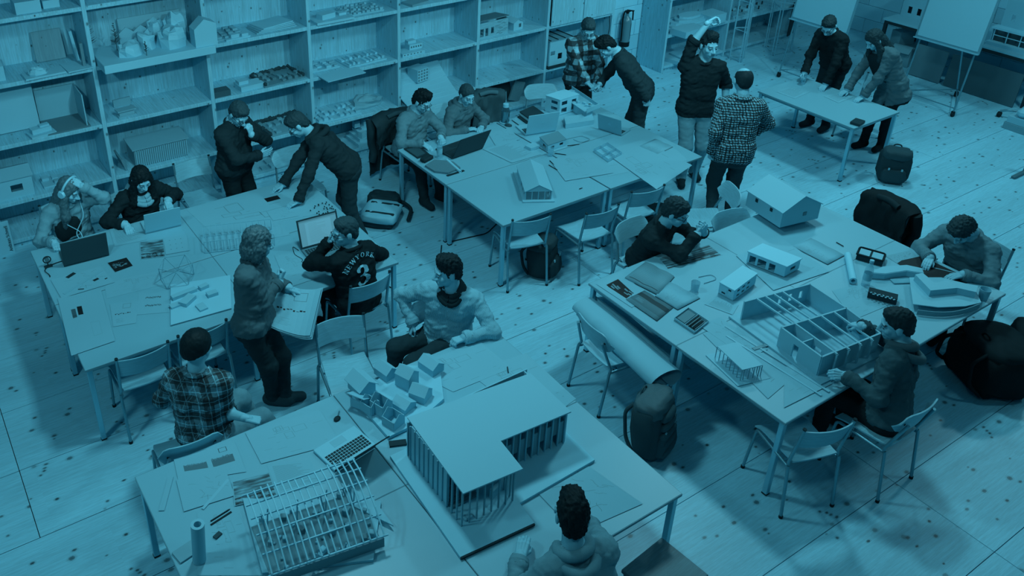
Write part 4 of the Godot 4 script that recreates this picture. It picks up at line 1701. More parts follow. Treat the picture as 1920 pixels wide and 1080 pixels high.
	for j in 2:
		for k in 4:
			var u := 0.1 + k * 0.27
			var a := ea.lerp(eb, u).lerp(fa.lerp(fb, u), 0.05 + j * 0.6)
			st = begin()
			var top := lerpf(0.86, 0.93, 0.05 + j * 0.6) + (0.0 if j == 0 else 0.08)
			bar(st, Vector3(a.x, 0.764, a.z), Vector3(a.x + 0.02, top, a.z), 0.007, 0.007)
			bar(st, Vector3(a.x, 0.764, a.z), Vector3(a.x - 0.03, top, a.z + 0.01), 0.007, 0.007)
			part("strut", st, w1, t)
	st = begin()
	bar(st, ea + Vector3(0.02, -0.06, 0.0), eb + Vector3(0, -0.06, 0.0), 0.01, 0.07)
	part("front_wall", st, mat(0.36, 0.6), t)
	for k in 34:
		var u := rng.randf()
		var v := rng.randf_range(0.1, 0.9)
		var p := ea.lerp(eb, u).lerp(fa.lerp(fb, u), v)
		st = begin()
		var s := rng.randf_range(0.015, 0.04)
		bx(st, Vector3(p.x, 0.764 + s / 2, p.z), Vector3(s, s, s * rng.randf_range(0.6, 1.2)), 0.003, Basis(Vector3.UP, rng.randf() * 3.0))
		part("furniture_block", st, mat(rng.randf_range(0.25, 0.84), 0.7), t)
	st = begin()
	prism(st, poly2([ea.lerp(fa, 0.15), eb.lerp(fb, 0.15), eb.lerp(fb, 0.85), ea.lerp(fa, 0.85)]), 0.764, 0.767)
	part("floor_plate", st, mat(0.34, 0.7), t)
	# ---- right table: roofless wall model
	t = thing("wall_model", "long roofless wall model with joists before the man in the hooded jacket", "model")
	var p1 := Vector3(5.34, 0, -2.765)
	var p2 := Vector3(5.385, 0, -3.155)
	var p3 := Vector3(5.415, 0, -3.535)
	var p4 := Vector3(6.085, 0, -3.41)
	var p5 := Vector3(6.04, 0, -3.04)
	var p6 := Vector3(5.97, 0, -2.7)
	st = begin()
	prism(st, poly2([p1 + Vector3(-0.06, 0, 0.08), p6 + Vector3(0.08, 0, 0.06), p4 + Vector3(0.1, 0, -0.1), p3 + Vector3(-0.05, 0, -0.08)]), 0.7425, 0.757)
	part("base", st, w1, t)
	var walls := [[p1, p2, [[0.2, 0.25, 0.0, 0.12]]], [p2, p5, []], [p3, p4, [[0.36, 0.4, 0.06, 0.13], [0.47, 0.51, 0.06, 0.13], [0.58, 0.62, 0.06, 0.13]]], [p4, p5, []], [p5, p6, []], [p6, p1, []]]
	for w in walls:
		st = begin()
		panel_holes(st, w[0], w[1], 0.757, 0.935, 0.014, w[2])
		part("wall", st, mat(0.68, 0.65), t)
	for k in 4:
		var u := 0.2 + k * 0.2
		st = begin()
		bar(st, p1.lerp(p6, u) + Vector3(0, 0.93, 0.03), p2.lerp(p5, u) + Vector3(0, 0.93, 0), 0.013, 0.014)
		part("joist", st, w1, t)
		st = begin()
		bar(st, p1.lerp(p6, u) + Vector3(0, 0.93, 0.03), p1.lerp(p6, u) + Vector3(0, 0.757, 0.03), 0.014, 0.014)
		part("pilaster", st, w1, t)
	for k in 4:
		var u := 0.18 + k * 0.13
		st = begin()
		bar(st, p2.lerp(p5, u) + Vector3(0, 0.93, 0), p3.lerp(p4, u) + Vector3(0, 0.93, 0), 0.013, 0.014)
		part("joist", st, w1, t)
	st = begin()
	panel_holes(st, p1.lerp(p6, 0.2), p2.lerp(p5, 0.2), 0.757, 0.925, 0.01, [[0.1, 0.16, 0.0, 0.12]])
	panel_holes(st, p1.lerp(p2, 0.5), p1.lerp(p2, 0.5).lerp(p6.lerp(p5, 0.5), 0.2), 0.757, 0.925, 0.01, [])
	part("partition", st, w2, t)
	# ---- right table: large house with gable roof on short legs
	t = thing("house_model", "large white gable-roofed house model with three tiny windows", "model")
	var hf := Vector3(6.833, 0.970, -4.260)
	var hl := Vector3(6.906, 0.970, -4.722) - hf
	var hr := Vector3(7.293, 0.970, -4.175) - hf
	st = begin()
	gable(st, hf, hl, hr, 0.805, 0.97, 1.1)
	part("body", st, w1, t)
	st = begin()
	roof_plates(st, hf, hl, hr, 0.971, 1.101, 0.012, 0.008)
	part("roof", st, w1, t)
	for q in [[0.2, 0.25], [0.8, 0.25], [0.2, 0.8], [0.8, 0.8]]:
		st = begin()
		var p: Vector3 = hf + hl * q[0] + hr * q[1]
		bx(st, Vector3(p.x, 0.773, p.z), Vector3(0.02, 0.062, 0.02))
		part("leg", st, w2, t)
	for q in [0.3, 0.72]:
		st = begin()
		var n := hl.cross(Vector3.UP).normalized()
		var p: Vector3 = hf + hl * q
		bx(st, Vector3(p.x, 0.93, p.z), Vector3(0.03, 0.035, 0.012), 0.0, Basis(hl.normalized(), Vector3.UP, n))
		part("window", st, dark, t)
	st = begin()
	var pw: Vector3 = hf + hr * 0.6
	bx(st, Vector3(pw.x, 0.9, pw.z), Vector3(0.04, 0.035, 0.012), 0.0, Basis(hr.normalized(), Vector3.UP, hr.cross(Vector3.UP).normalized()))
	part("window", st, mat(0.3, 0.6), t)
	# ---- right table: two flat-roofed models
	flat_house("white flat-roofed model with a glazed porch, in the middle of the right table", Vector3(6.232, 0.765, -3.741), Vector3(6.147, 0.765, -4.076), Vector3(6.448, 0.765, -3.754), 0.1, [[0.26, 0.42, 0.0, 0.075], [0.5, 0.72, 0.0, 0.075], [0.78, 0.94, 0.0, 0.075]], [[0.35, 0.7, 0.03, 0.06]])
	flat_house("white flat-roofed model with two rows of small windows, right table", Vector3(5.580, 0.750, -3.753), Vector3(5.569, 0.750, -3.898), Vector3(5.938, 0.750, -3.816), 0.1, [[0.2, 0.55, 0.065, 0.085], [0.4, 0.8, 0.012, 0.03]], [[0.12, 0.25, 0.062, 0.082], [0.35, 0.48, 0.062, 0.082], [0.58, 0.7, 0.062, 0.082], [0.12, 0.25, 0.015, 0.035], [0.35, 0.48, 0.015, 0.035], [0.58, 0.7, 0.015, 0.035]])
	# ---- right table: glass pavilion with thin posts
	t = thing("pavilion_model", "small flat-roofed pavilion model on thin posts, right table's edge", "model")
	var g0 := Vector3(4.810, 0.850, -3.038)
	var g1 := Vector3(4.868, 0.850, -3.324)
	var g2 := Vector3(4.982, 0.850, -2.994)
	var gu := flat(g1 - g0)
	var gv := flat(g2 - g0)
	st = begin()
	spot_box(st, g0, gu, gv, 0.846, 0.853)
	part("roof", st, mat(0.74, 0.6), t)
	st = begin()
	spot_box(st, g0 - gu * 0.15 - gv * 0.3, gu * 1.3, gv * 1.6, 0.7425, 0.748)
	part("base", st, mat(0.74, 0.6), t)
	for k in 8:
		for s in 2:
			st = begin()
			var p: Vector3 = g0 + gu * (k / 7.0) + gv * s
			bx(st, Vector3(p.x, 0.798, p.z), Vector3(0.005, 0.1, 0.005))
			part("post", st, mat(0.5, 0.6), t)
	for k in 4:
		st = begin()
		var p := g0 + gv * ((k + 0.5) / 4.0)
		bx(st, Vector3(p.x, 0.798, p.z), Vector3(0.005, 0.1, 0.005))
		part("post", st, mat(0.5, 0.6), t)
	# ---- right table: folded white terrain slabs
	t = thing("bent_model", "white bent-wall model on a curved support at the table corner", "model")
	var top := [Vector3(7.081, 0.860, -3.070), Vector3(6.963, 0.860, -2.863), Vector3(7.191, 0.860, -2.764), Vector3(7.263, 0.860, -2.646), Vector3(7.372, 0.860, -2.688), Vector3(7.266, 0.860, -2.829), Vector3(7.104, 0.860, -2.913), Vector3(7.159, 0.860, -3.050)]
	st = begin()
	prism(st, poly2(top), 0.8, 0.862)
	part("bent_volume", st, mat(0.7, 0.65), t)
	st = begin()
	prism(st, poly2([Vector3(6.749, 0.800, -2.872), Vector3(6.886, 0.800, -2.733), Vector3(7.088, 0.800, -2.623), Vector3(7.254, 0.800, -2.580), Vector3(7.447, 0.800, -2.751), Vector3(7.332, 0.800, -2.967), Vector3(7.096, 0.800, -3.116)]), 0.793, 0.8)
	part("plate", st, w1, t)
	st = begin()
	var arc := []
	for k in 9:
		arc.append(Vector3(6.713, 0.745, -2.807).lerp(Vector3(7.242, 0.745, -2.579), k / 8.0) + Vector3(-0.05, 0, 0.05) * sin(PI * k / 8.0))
	for k in 8:
		var a: Vector3 = arc[k]
		var b: Vector3 = arc[k + 1]
		bar(st, a + Vector3(0, 0.026, -0.0), b + Vector3(0, 0.026, 0), 0.006, 0.048)
	part("support", st, mat(0.42, 0.65), t)
	t = thing("bent_model", "lower white angled wall piece beside the water bottle", "model")
	st = begin()
	prism(st, poly2([Vector3(6.860, 0.800, -3.343), Vector3(6.964, 0.800, -3.257), Vector3(7.170, 0.800, -3.186), Vector3(7.258, 0.800, -3.082), Vector3(7.323, 0.800, -3.140), Vector3(7.259, 0.800, -3.241), Vector3(7.054, 0.800, -3.340)]), 0.745, 0.8)
	part("volume", st, mat(0.74, 0.65), t)
	st = begin()
	prism(st, poly2([Vector3(6.865, 0.802, -3.346), Vector3(6.969, 0.802, -3.261), Vector3(7.175, 0.802, -3.190), Vector3(7.263, 0.802, -3.085), Vector3(7.319, 0.802, -3.139), Vector3(7.256, 0.802, -3.239), Vector3(7.051, 0.802, -3.338)]), 0.8005, 0.804)
	part("roof", st, w1, t)
	# ---- middle table: gable house with glazed front
	t = thing("house_model", "small gabled house model with glazed front, middle table's near corner", "model")
	var f := Vector3(5.179, 0.755, -6.059)
	var r := flat(Vector3(5.408, 0.755, -5.928) - f)
	var l := flat(Vector3(5.435, 0.755, -6.563) - f)
	l = l - r * (l.dot(r) / r.length_squared())
	st = begin()
	spot_box(st, f - r * 0.12 - l * 0.08, l * 1.2, r * 1.24, 0.7425, 0.752)
	part("base", st, w1, t)
	for s in 2:
		st = begin()
		panel_holes(st, f + r * s, f + r * s + l, 0.752, 0.85, 0.006, [[0.05, 0.11, 0.01, 0.08], [0.14, 0.2, 0.01, 0.08], [0.24, 0.3, 0.01, 0.08]])
		part("side_wall", st, w2, t)
	for s in 2:
		st = begin()
		var p: Vector3 = f + l * s
		var rn := r.normalized()
		var rl := r.length()
		prism(st, PackedVector2Array([Vector2(0, -0.095), Vector2(rl / 2, -0.165), Vector2(rl, -0.095)]), 0, 0.006, Transform3D(Basis(rn, rn.cross(Vector3.UP), -Vector3.UP), Vector3(p.x, 0.752, p.z)))
		part("gable_wall", st, mat(0.72, 0.65), t)
	for k in 4:
		st = begin()
		var p := f + r * ((k + 0.5) / 4.0)
		bx(st, Vector3(p.x, 0.8, p.z), Vector3(r.length() / 4.0 - 0.012, 0.09, 0.003), 0.0, Basis(r.normalized(), Vector3.UP, r.normalized().cross(Vector3.UP)))
		part("pane", st, glass(0.35, 0.4), t)
	for k in 5:
		st = begin()
		var p := f + r * (k / 4.0)
		bx(st, Vector3(p.x, 0.8, p.z), Vector3(0.008, 0.096, 0.008))
		part("mullion", st, w1, t)
	st = begin()
	roof_plates(st, f, l, r, 0.851, 0.921, 0.012, 0.005)
	part("roof", st, w1, t)
	# ---- middle table: two-storey white model
	flat_house("two-storey white model with dark windows and flat roof, behind the silver laptop", Vector3(6.870, 0.750, -7.512), Vector3(6.820, 0.750, -7.718), Vector3(7.181, 0.750, -7.530), 0.2, [[0.15, 0.6, 0.13, 0.17], [0.15, 0.6, 0.05, 0.09]], [[0.1, 0.4, 0.12, 0.17], [0.1, 0.25, 0.02, 0.08], [0.65, 0.9, 0.02, 0.16]])
	t = thing("tray_model", "shallow tray model with walls and tiny pieces that the two men work on", "model")
	var k0 := Vector3(7.138, 0.860, -7.839)
	var ku := flat(Vector3(7.026, 0.860, -7.196) - k0)
	var kv := flat(Vector3(7.383, 0.860, -7.874) - k0)
	st = begin()
	spot_box(st, k0, ku, kv, 0.85, 0.86)
	part("base", st, w1, t)
	st = begin()
	spot_box(st, k0 + ku * 0.5 + kv * 0.1, ku * 0.45, kv * 0.5, 0.7425, 0.849)
	part("support", st, w1, t)
	st = begin()
	panel_holes(st, k0 + kv, k0 + kv + ku, 0.86, 0.9, 0.008, [])
	panel_holes(st, k0 + ku, k0 + ku + kv, 0.86, 0.92, 0.008, [])
	part("wall", st, w2, t)
	for k in 12:
		st = begin()
		var p := k0 + ku * rng.randf_range(0.1, 0.9) + kv * rng.randf_range(0.15, 0.85)
		bx(st, Vector3(p.x, 0.872, p.z), Vector3(0.05, 0.024, 0.035), 0.0, Basis(Vector3.UP, rng.randf() * 3.0))
		part("block", st, mat(rng.randf_range(0.6, 0.85), 0.65), t)
	st = begin()
	var fb0 := Vector3(6.687, 0.750, -7.181)
	spot_box(st, fb0, flat(Vector3(6.814, 0.750, -7.358) - fb0), flat(Vector3(7.058, 0.750, -7.093) - fb0), 0.7425, 0.8)
	single("flat_box", st, w1, "long white box between the two silver laptops", "box")
	flat_house("small grey-roofed model house with dark windows in the middle table's centre", Vector3(6.113, 0.745, -6.821), Vector3(6.170, 0.745, -7.032), Vector3(6.384, 0.745, -6.831), 0.07, [[0.2, 0.6, 0.0, 0.04]], [[0.15, 0.35, 0.0, 0.045], [0.65, 0.85, 0.02, 0.05]], 0.4)
	t = thing("frame_model", "low transparent courtyard model on the middle table", "model")
	var m0 := Vector3(6.497, 0.745, -6.246)
	var mu := flat(Vector3(6.536, 0.745, -6.522) - m0)
	var mv := flat(Vector3(6.745, 0.745, -6.294) - m0)
	st = begin()
	spot_box(st, m0, mu, mv, 0.7425, 0.746)
	part("base", st, w2, t)
	for w in [[m0, m0 + mu], [m0, m0 + mv], [m0 + mu, m0 + mu + mv], [m0 + mv, m0 + mu + mv], [m0 + mu * 0.4, m0 + mu * 0.4 + mv], [m0 + mv * 0.5, m0 + mv * 0.5 + mu]]:
		st = begin()
		panel_holes(st, w[0], w[1], 0.746, 0.785, 0.003, [])
		part("pane", st, glass(0.4, 0.8), t)
	# ---- left table: contour site, stick frames
	t = thing("contour_model", "printed contour-line site plan with small white blocks on the left table", "model")
	var cc := [Vector3(1.613, 0.742, -6.529), Vector3(2.108, 0.742, -6.383), Vector3(1.930, 0.742, -5.917), Vector3(1.423, 0.742, -5.963)]
	st = begin()
	prism(st, poly2(cc), 0.7415, 0.75)
	part("base", st, mat(0.8, 0.7), t)
	for k in 15:
		st = begin()
		var pts := PackedVector2Array()
		var v := 0.02 + k * 0.062
		for i in 13:
			var u := i / 12.0
			var vv := v + 0.03 * sin(u * 5.0 + k * 0.5) + 0.02 * noise.get_noise_2d(u * 4.0, k * 0.7)
			var p: Vector3 = cc[0].lerp(cc[1], u).lerp(cc[3].lerp(cc[2], u), clampf(vv, 0.0, 1.0))
			pts.append(Vector2(p.x, p.z))
		for i in range(12, -1, -1):
			var u := i / 12.0
			var p: Vector3 = cc[3].lerp(cc[2], u)
			pts.append(Vector2(p.x, p.z + 0.001))
		if v < 0.9:
			prism(st, pts, 0.7415, 0.752 + (15 - k) * 0.0002)
			part("contour_layer", st, mat(0.8 - 0.1 * (k % 2), 0.7), t)
	for b in [[Vector3(1.658, 0.756, -6.309), 0.22, 0.03, 0.05, 0.1], [Vector3(1.651, 0.756, -6.195), 0.14, 0.035, 0.08, 0.6], [Vector3(1.837, 0.756, -6.317), 0.08, 0.03, 0.05, 0.2], [Vector3(1.863, 0.756, -6.180), 0.09, 0.03, 0.06, 0.0], [Vector3(1.721, 0.756, -6.053), 0.07, 0.015, 0.1, 0.1], [Vector3(1.549, 0.756, -6.197), 0.1, 0.015, 0.06, 0.1]]:
		st = begin()
		bx(st, b[0] + Vector3(0, b[2] / 2, 0), Vector3(b[1], b[2], b[3]), 0.0, Basis(Vector3.UP, b[4]))
		part("block", st, w1, t)
	t = thing("stick_model", "polyhedron frame of thin sticks on the left table", "model", Vector3(1.692, 0.742, -6.576))
	var ring := []
	for j in 2:
		for k in 5:
			var a := TAU * k / 5.0 + j * 0.6
			ring.append(Vector3(cos(a) * 0.15, 0.004 + j * 0.17, sin(a) * 0.15))
	for k in 5:
		for e in [[k, (k + 1) % 5], [5 + k, 5 + (k + 1) % 5], [k, 5 + k], [k, 5 + (k + 4) % 5]]:
			st = begin()
			bar(st, ring[e[0]], ring[e[1]], 0.005, 0.005)
			part("stick", st, mat(0.62, 0.6), t)
	t = thing("truss_model", "long grid truss model of thin sticks behind the standing woman", "model")
	var ta := Vector3(2.053, 0.742, -6.859)
	var tb := Vector3(2.653, 0.742, -6.643)
	var td := flat(Vector3(2.144, 0.742, -7.132) - ta)
	for k in 12:
		var p := ta.lerp(tb, k / 11.0)
		for s in 2:
			st = begin()
			var q: Vector3 = p + td * s
			bar(st, q, q + Vector3(0, 0.12, 0), 0.005, 0.005)
			part("stick", st, mat(0.66, 0.6), t)
		st = begin()
		bar(st, p + Vector3(0, 0.12, 0), p + td + Vector3(0, 0.12, 0), 0.005, 0.005)
		part("stick", st, mat(0.66, 0.6), t)
	for s in 4:
		st = begin()
		var o := td * (s / 2) + Vector3(0, 0.004 if s % 2 else 0.12, 0)
		bar(st, ta + o, tb + o, 0.005, 0.005)
		part("rail", st, mat(0.66, 0.6), t)


func flat_house(label: String, f: Vector3, a: Vector3, b: Vector3, h: float, win_a: Array, win_b: Array, roof_v := 0.85) -> void:
	# box with a flat roof: corner f, one wall towards a, one towards b; windows as fractions along, metres up
	var t := thing("house_model", label, "model")
	var y0 := f.y
	var u := flat(a - f)
	var v := flat(b - f)
	var w := mat(0.8, 0.65)
	var f0 := flat(f)
	var walls := [[f0, f0 + u, win_a], [f0, f0 + v, win_b], [f0 + u, f0 + u + v, []], [f0 + v, f0 + u + v, []]]
	for q in walls:
		var holes := []
		var len: float = (q[1] - q[0]).length()
		var upper := []
		var cut := {}
		for k in q[2]:
			# two rows of windows share a column: merge them into one opening and put a bar between
			var key := "%.2f" % k[0]
			if cut.has(key):
				var o: Array = cut[key]
				upper.append([o[0], o[1], minf(k[3], o[3]), maxf(k[2], o[2])])
				o[2] = minf(o[2], k[2])
				o[3] = maxf(o[3], k[3])
			else:
				var o := [k[0] * len, k[1] * len, k[2], k[3]]
				cut[key] = o
				holes.append(o)
		var st := begin()
		panel_holes(st, q[0], q[1], y0, y0 + h, 0.006, holes)
		var x: Vector3 = (q[1] - q[0]) / len
		for o in upper:
			bx(st, Vector3(q[0].x, y0, q[0].z) + x * (o[0] + o[1]) / 2.0 + Vector3(0, (o[2] + o[3]) / 2.0, 0), Vector3(o[1] - o[0], absf(o[3] - o[2]), 0.006), 0.0, Basis(x, Vector3.UP, x.cross(Vector3.UP)))
		part("wall", st, w, t)
	var st := begin()
	spot_box(st, f0 - (u + v) * 0.03, u * 1.06, v * 1.06, y0 + h, y0 + h + 0.008)
	part("roof", st, mat(roof_v, 0.6), t)
	st = begin()
	spot_box(st, f0, u, v, y0 - 0.0065, y0)
	part("floor_plate", st, mat(0.7, 0.7), t)


func laptop(h0: Vector3, h1: Vector3, front: Vector3, lean: float, body_v: float, lid_v: float, label: String, screen := "", keys_v := 0.06) -> void:
	# h0, h1: ends of the hinge; front: a point on the user's side; lean: degrees the lid opens past upright
	var mid := (h0 + h1) / 2.0
	var x := flat(h1 - h0)
	var w := x.length()
	x /= w
	var z := flat(front - mid)
	z = (z - x * z.dot(x)).normalized()
	if x.cross(Vector3.UP).dot(z) < 0.0:
		pass
	var right := Vector3.UP.cross(z).normalized()
	var t := thing("laptop", label, "laptop", Vector3(mid.x, 0.7425, mid.z))
	t.basis = Basis(right, Vector3.UP, z)
	var d := w * 0.68
	var st := begin()
	bx(st, Vector3(0, 0.01, d / 2), Vector3(w, 0.016, d), 0.003)
	part("base", st, mat(body_v, 0.4), t)
	st = begin()
	for j in 5:
		for i in 14:
			bx(st, Vector3(w * (-0.42 + i * 0.0646), 0.019, d * (0.14 + j * 0.095)), Vector3(w * 0.05, 0.003, d * 0.07))
	var k := part("keyboard", st, mat(keys_v, 0.6), t)
	k.set_meta("kind", "stuff")
	st = begin()
	bx(st, Vector3(0, 0.0182, d * 0.8), Vector3(w * 0.3, 0.001, d * 0.26))
	part("touchpad", st, mat(body_v * 0.85, 0.4), t)
	var lb := Basis(Vector3.RIGHT, -deg_to_rad(lean))
	st = begin()
	bx(st, Vector3(0, 0.018, 0) + lb * Vector3(0, d / 2, -0.004), Vector3(w, d, 0.008), 0.003, lb)
	var lid := part("lid", st, mat(lid_v, 0.35), t)
	st = begin()
	var q := [Vector3(-w * 0.46, d * 0.06, 0.0006), Vector3(w * 0.46, d * 0.06, 0.0006), Vector3(w * 0.46, d * 0.95, 0.0006), Vector3(-w * 0.46, d * 0.95, 0.0006)]
	var uv := [Vector2(0, 1), Vector2(1, 1), Vector2(1, 0), Vector2(0, 0)]
	for i in [0, 2, 1, 0, 3, 2]:
		st.set_uv(uv[i])
		st.add_vertex(Vector3(0, 0.018, 0) + lb * q[i])
	if screen:
		var m := uvmat(0.5, 0.3, print_tex(screen))
		m.emission_enabled = true
		m.emission = Color(0.5, 0.8, 0.9)
		m.emission_energy_multiplier = 0.25
		m.emission_texture = print_tex(screen)
		m.emission_operator = BaseMaterial3D.EMISSION_OP_MULTIPLY
		part("screen", st, m, lid)
	else:
		part("screen", st, mat(0.1, 0.2), lid)
	if lid_v > 0.4:
		st = begin(false)
		lathe(st, [Vector2(0, 0), Vector2(0.016, 0), Vector2(0.016, 0.001), Vector2(0, 0.001)], 12, Transform3D(lb * Basis(Vector3.RIGHT, -PI / 2), Vector3(0, 0.018, 0) + lb * Vector3(0, d / 2, -0.008)))
		part("emblem", st, mat(0.7, 0.4), lid)


func bottle(at: Vector3, h: float, r: float, label: String) -> void:
	var t := thing("bottle", label, "bottle", at)
	var st := begin(false)
	lathe(st, [Vector2(0.001, 0.002), Vector2(r, 0.002), Vector2(r, h * 0.6), Vector2(r * 0.92, h * 0.68), Vector2(r * 0.45, h * 0.86), Vector2(r * 0.4, h * 0.93), Vector2(0.001, h * 0.93)], 16)
	part("body", st, glass(0.3, 0.9), t)
	st = begin(false)
	lathe(st, [Vector2(0.001, 0.0), Vector2(r * 0.5, 0.0), Vector2(r * 0.5, h * 0.08), Vector2(0.001, h * 0.08)], 12, Transform3D(Basis.IDENTITY, Vector3(0, h * 0.925, 0)))
	part("cap", st, mat(0.7, 0.5), t)
	st = begin(false)
	lathe(st, [Vector2(r * 1.01, h * 0.25), Vector2(r * 1.015, h * 0.26), Vector2(r * 1.015, h * 0.5), Vector2(r * 1.01, h * 0.51)], 16)
	part("band", st, mat(0.72, 0.5), t)


func cup(at: Vector3, h: float, r: float, m: Material, label: String, handle := false) -> void:
	var t := thing("cup", label, "cup", at)
	var st := begin(false)
	lathe(st, [Vector2(0.001, 0.0), Vector2(r * 0.8, 0.0), Vector2(r, h), Vector2(r * 0.94, h), Vector2(r * 0.74, 0.006), Vector2(0.001, 0.006)], 18)
	part("body", st, m, t)
	if handle:
		st = begin()
		tube(st, bent([Vector3(r * 0.92, h * 0.8, 0), Vector3(r + 0.035, h * 0.75, 0), Vector3(r + 0.03, h * 0.3, 0), Vector3(r * 0.8, h * 0.2, 0)], 0.012, 3), 0.005, 6)
		part("handle", st, m, t)


func pen(a: Vector3, b: Vector3, label: String, v := 0.05, r := 0.0045) -> void:
	var st := begin()
	var up := Vector3(0, r + 0.0005, 0)
	tube(st, [a + up, a.lerp(b, 0.9) + up], r, 7)
	tube(st, [a.lerp(b, 0.9) + up, b + up], r, 7, 0.001)
	single("pen", st, mat(v, 0.4), label, "pen", "pens and pencils")


func roll(a: Vector3, b: Vector3, r: float, label: String, v := 0.85) -> void:
	# a hollow roll of paper
	var st := begin(false)
	var d := (b - a)
	var y := d.normalized()
	var x := y.cross(Vector3(0.3, 1, 0.2)).normalized()
	lathe(st, [Vector2(r * 0.55, 0.0), Vector2(r, 0.0), Vector2(r, d.length()), Vector2(r * 0.55, d.length()), Vector2(r * 0.55, 0.0)], 18, Transform3D(Basis(x, y, x.cross(y)), a))
	single("paper_roll", st, mat(v, 0.7), label, "paper roll")


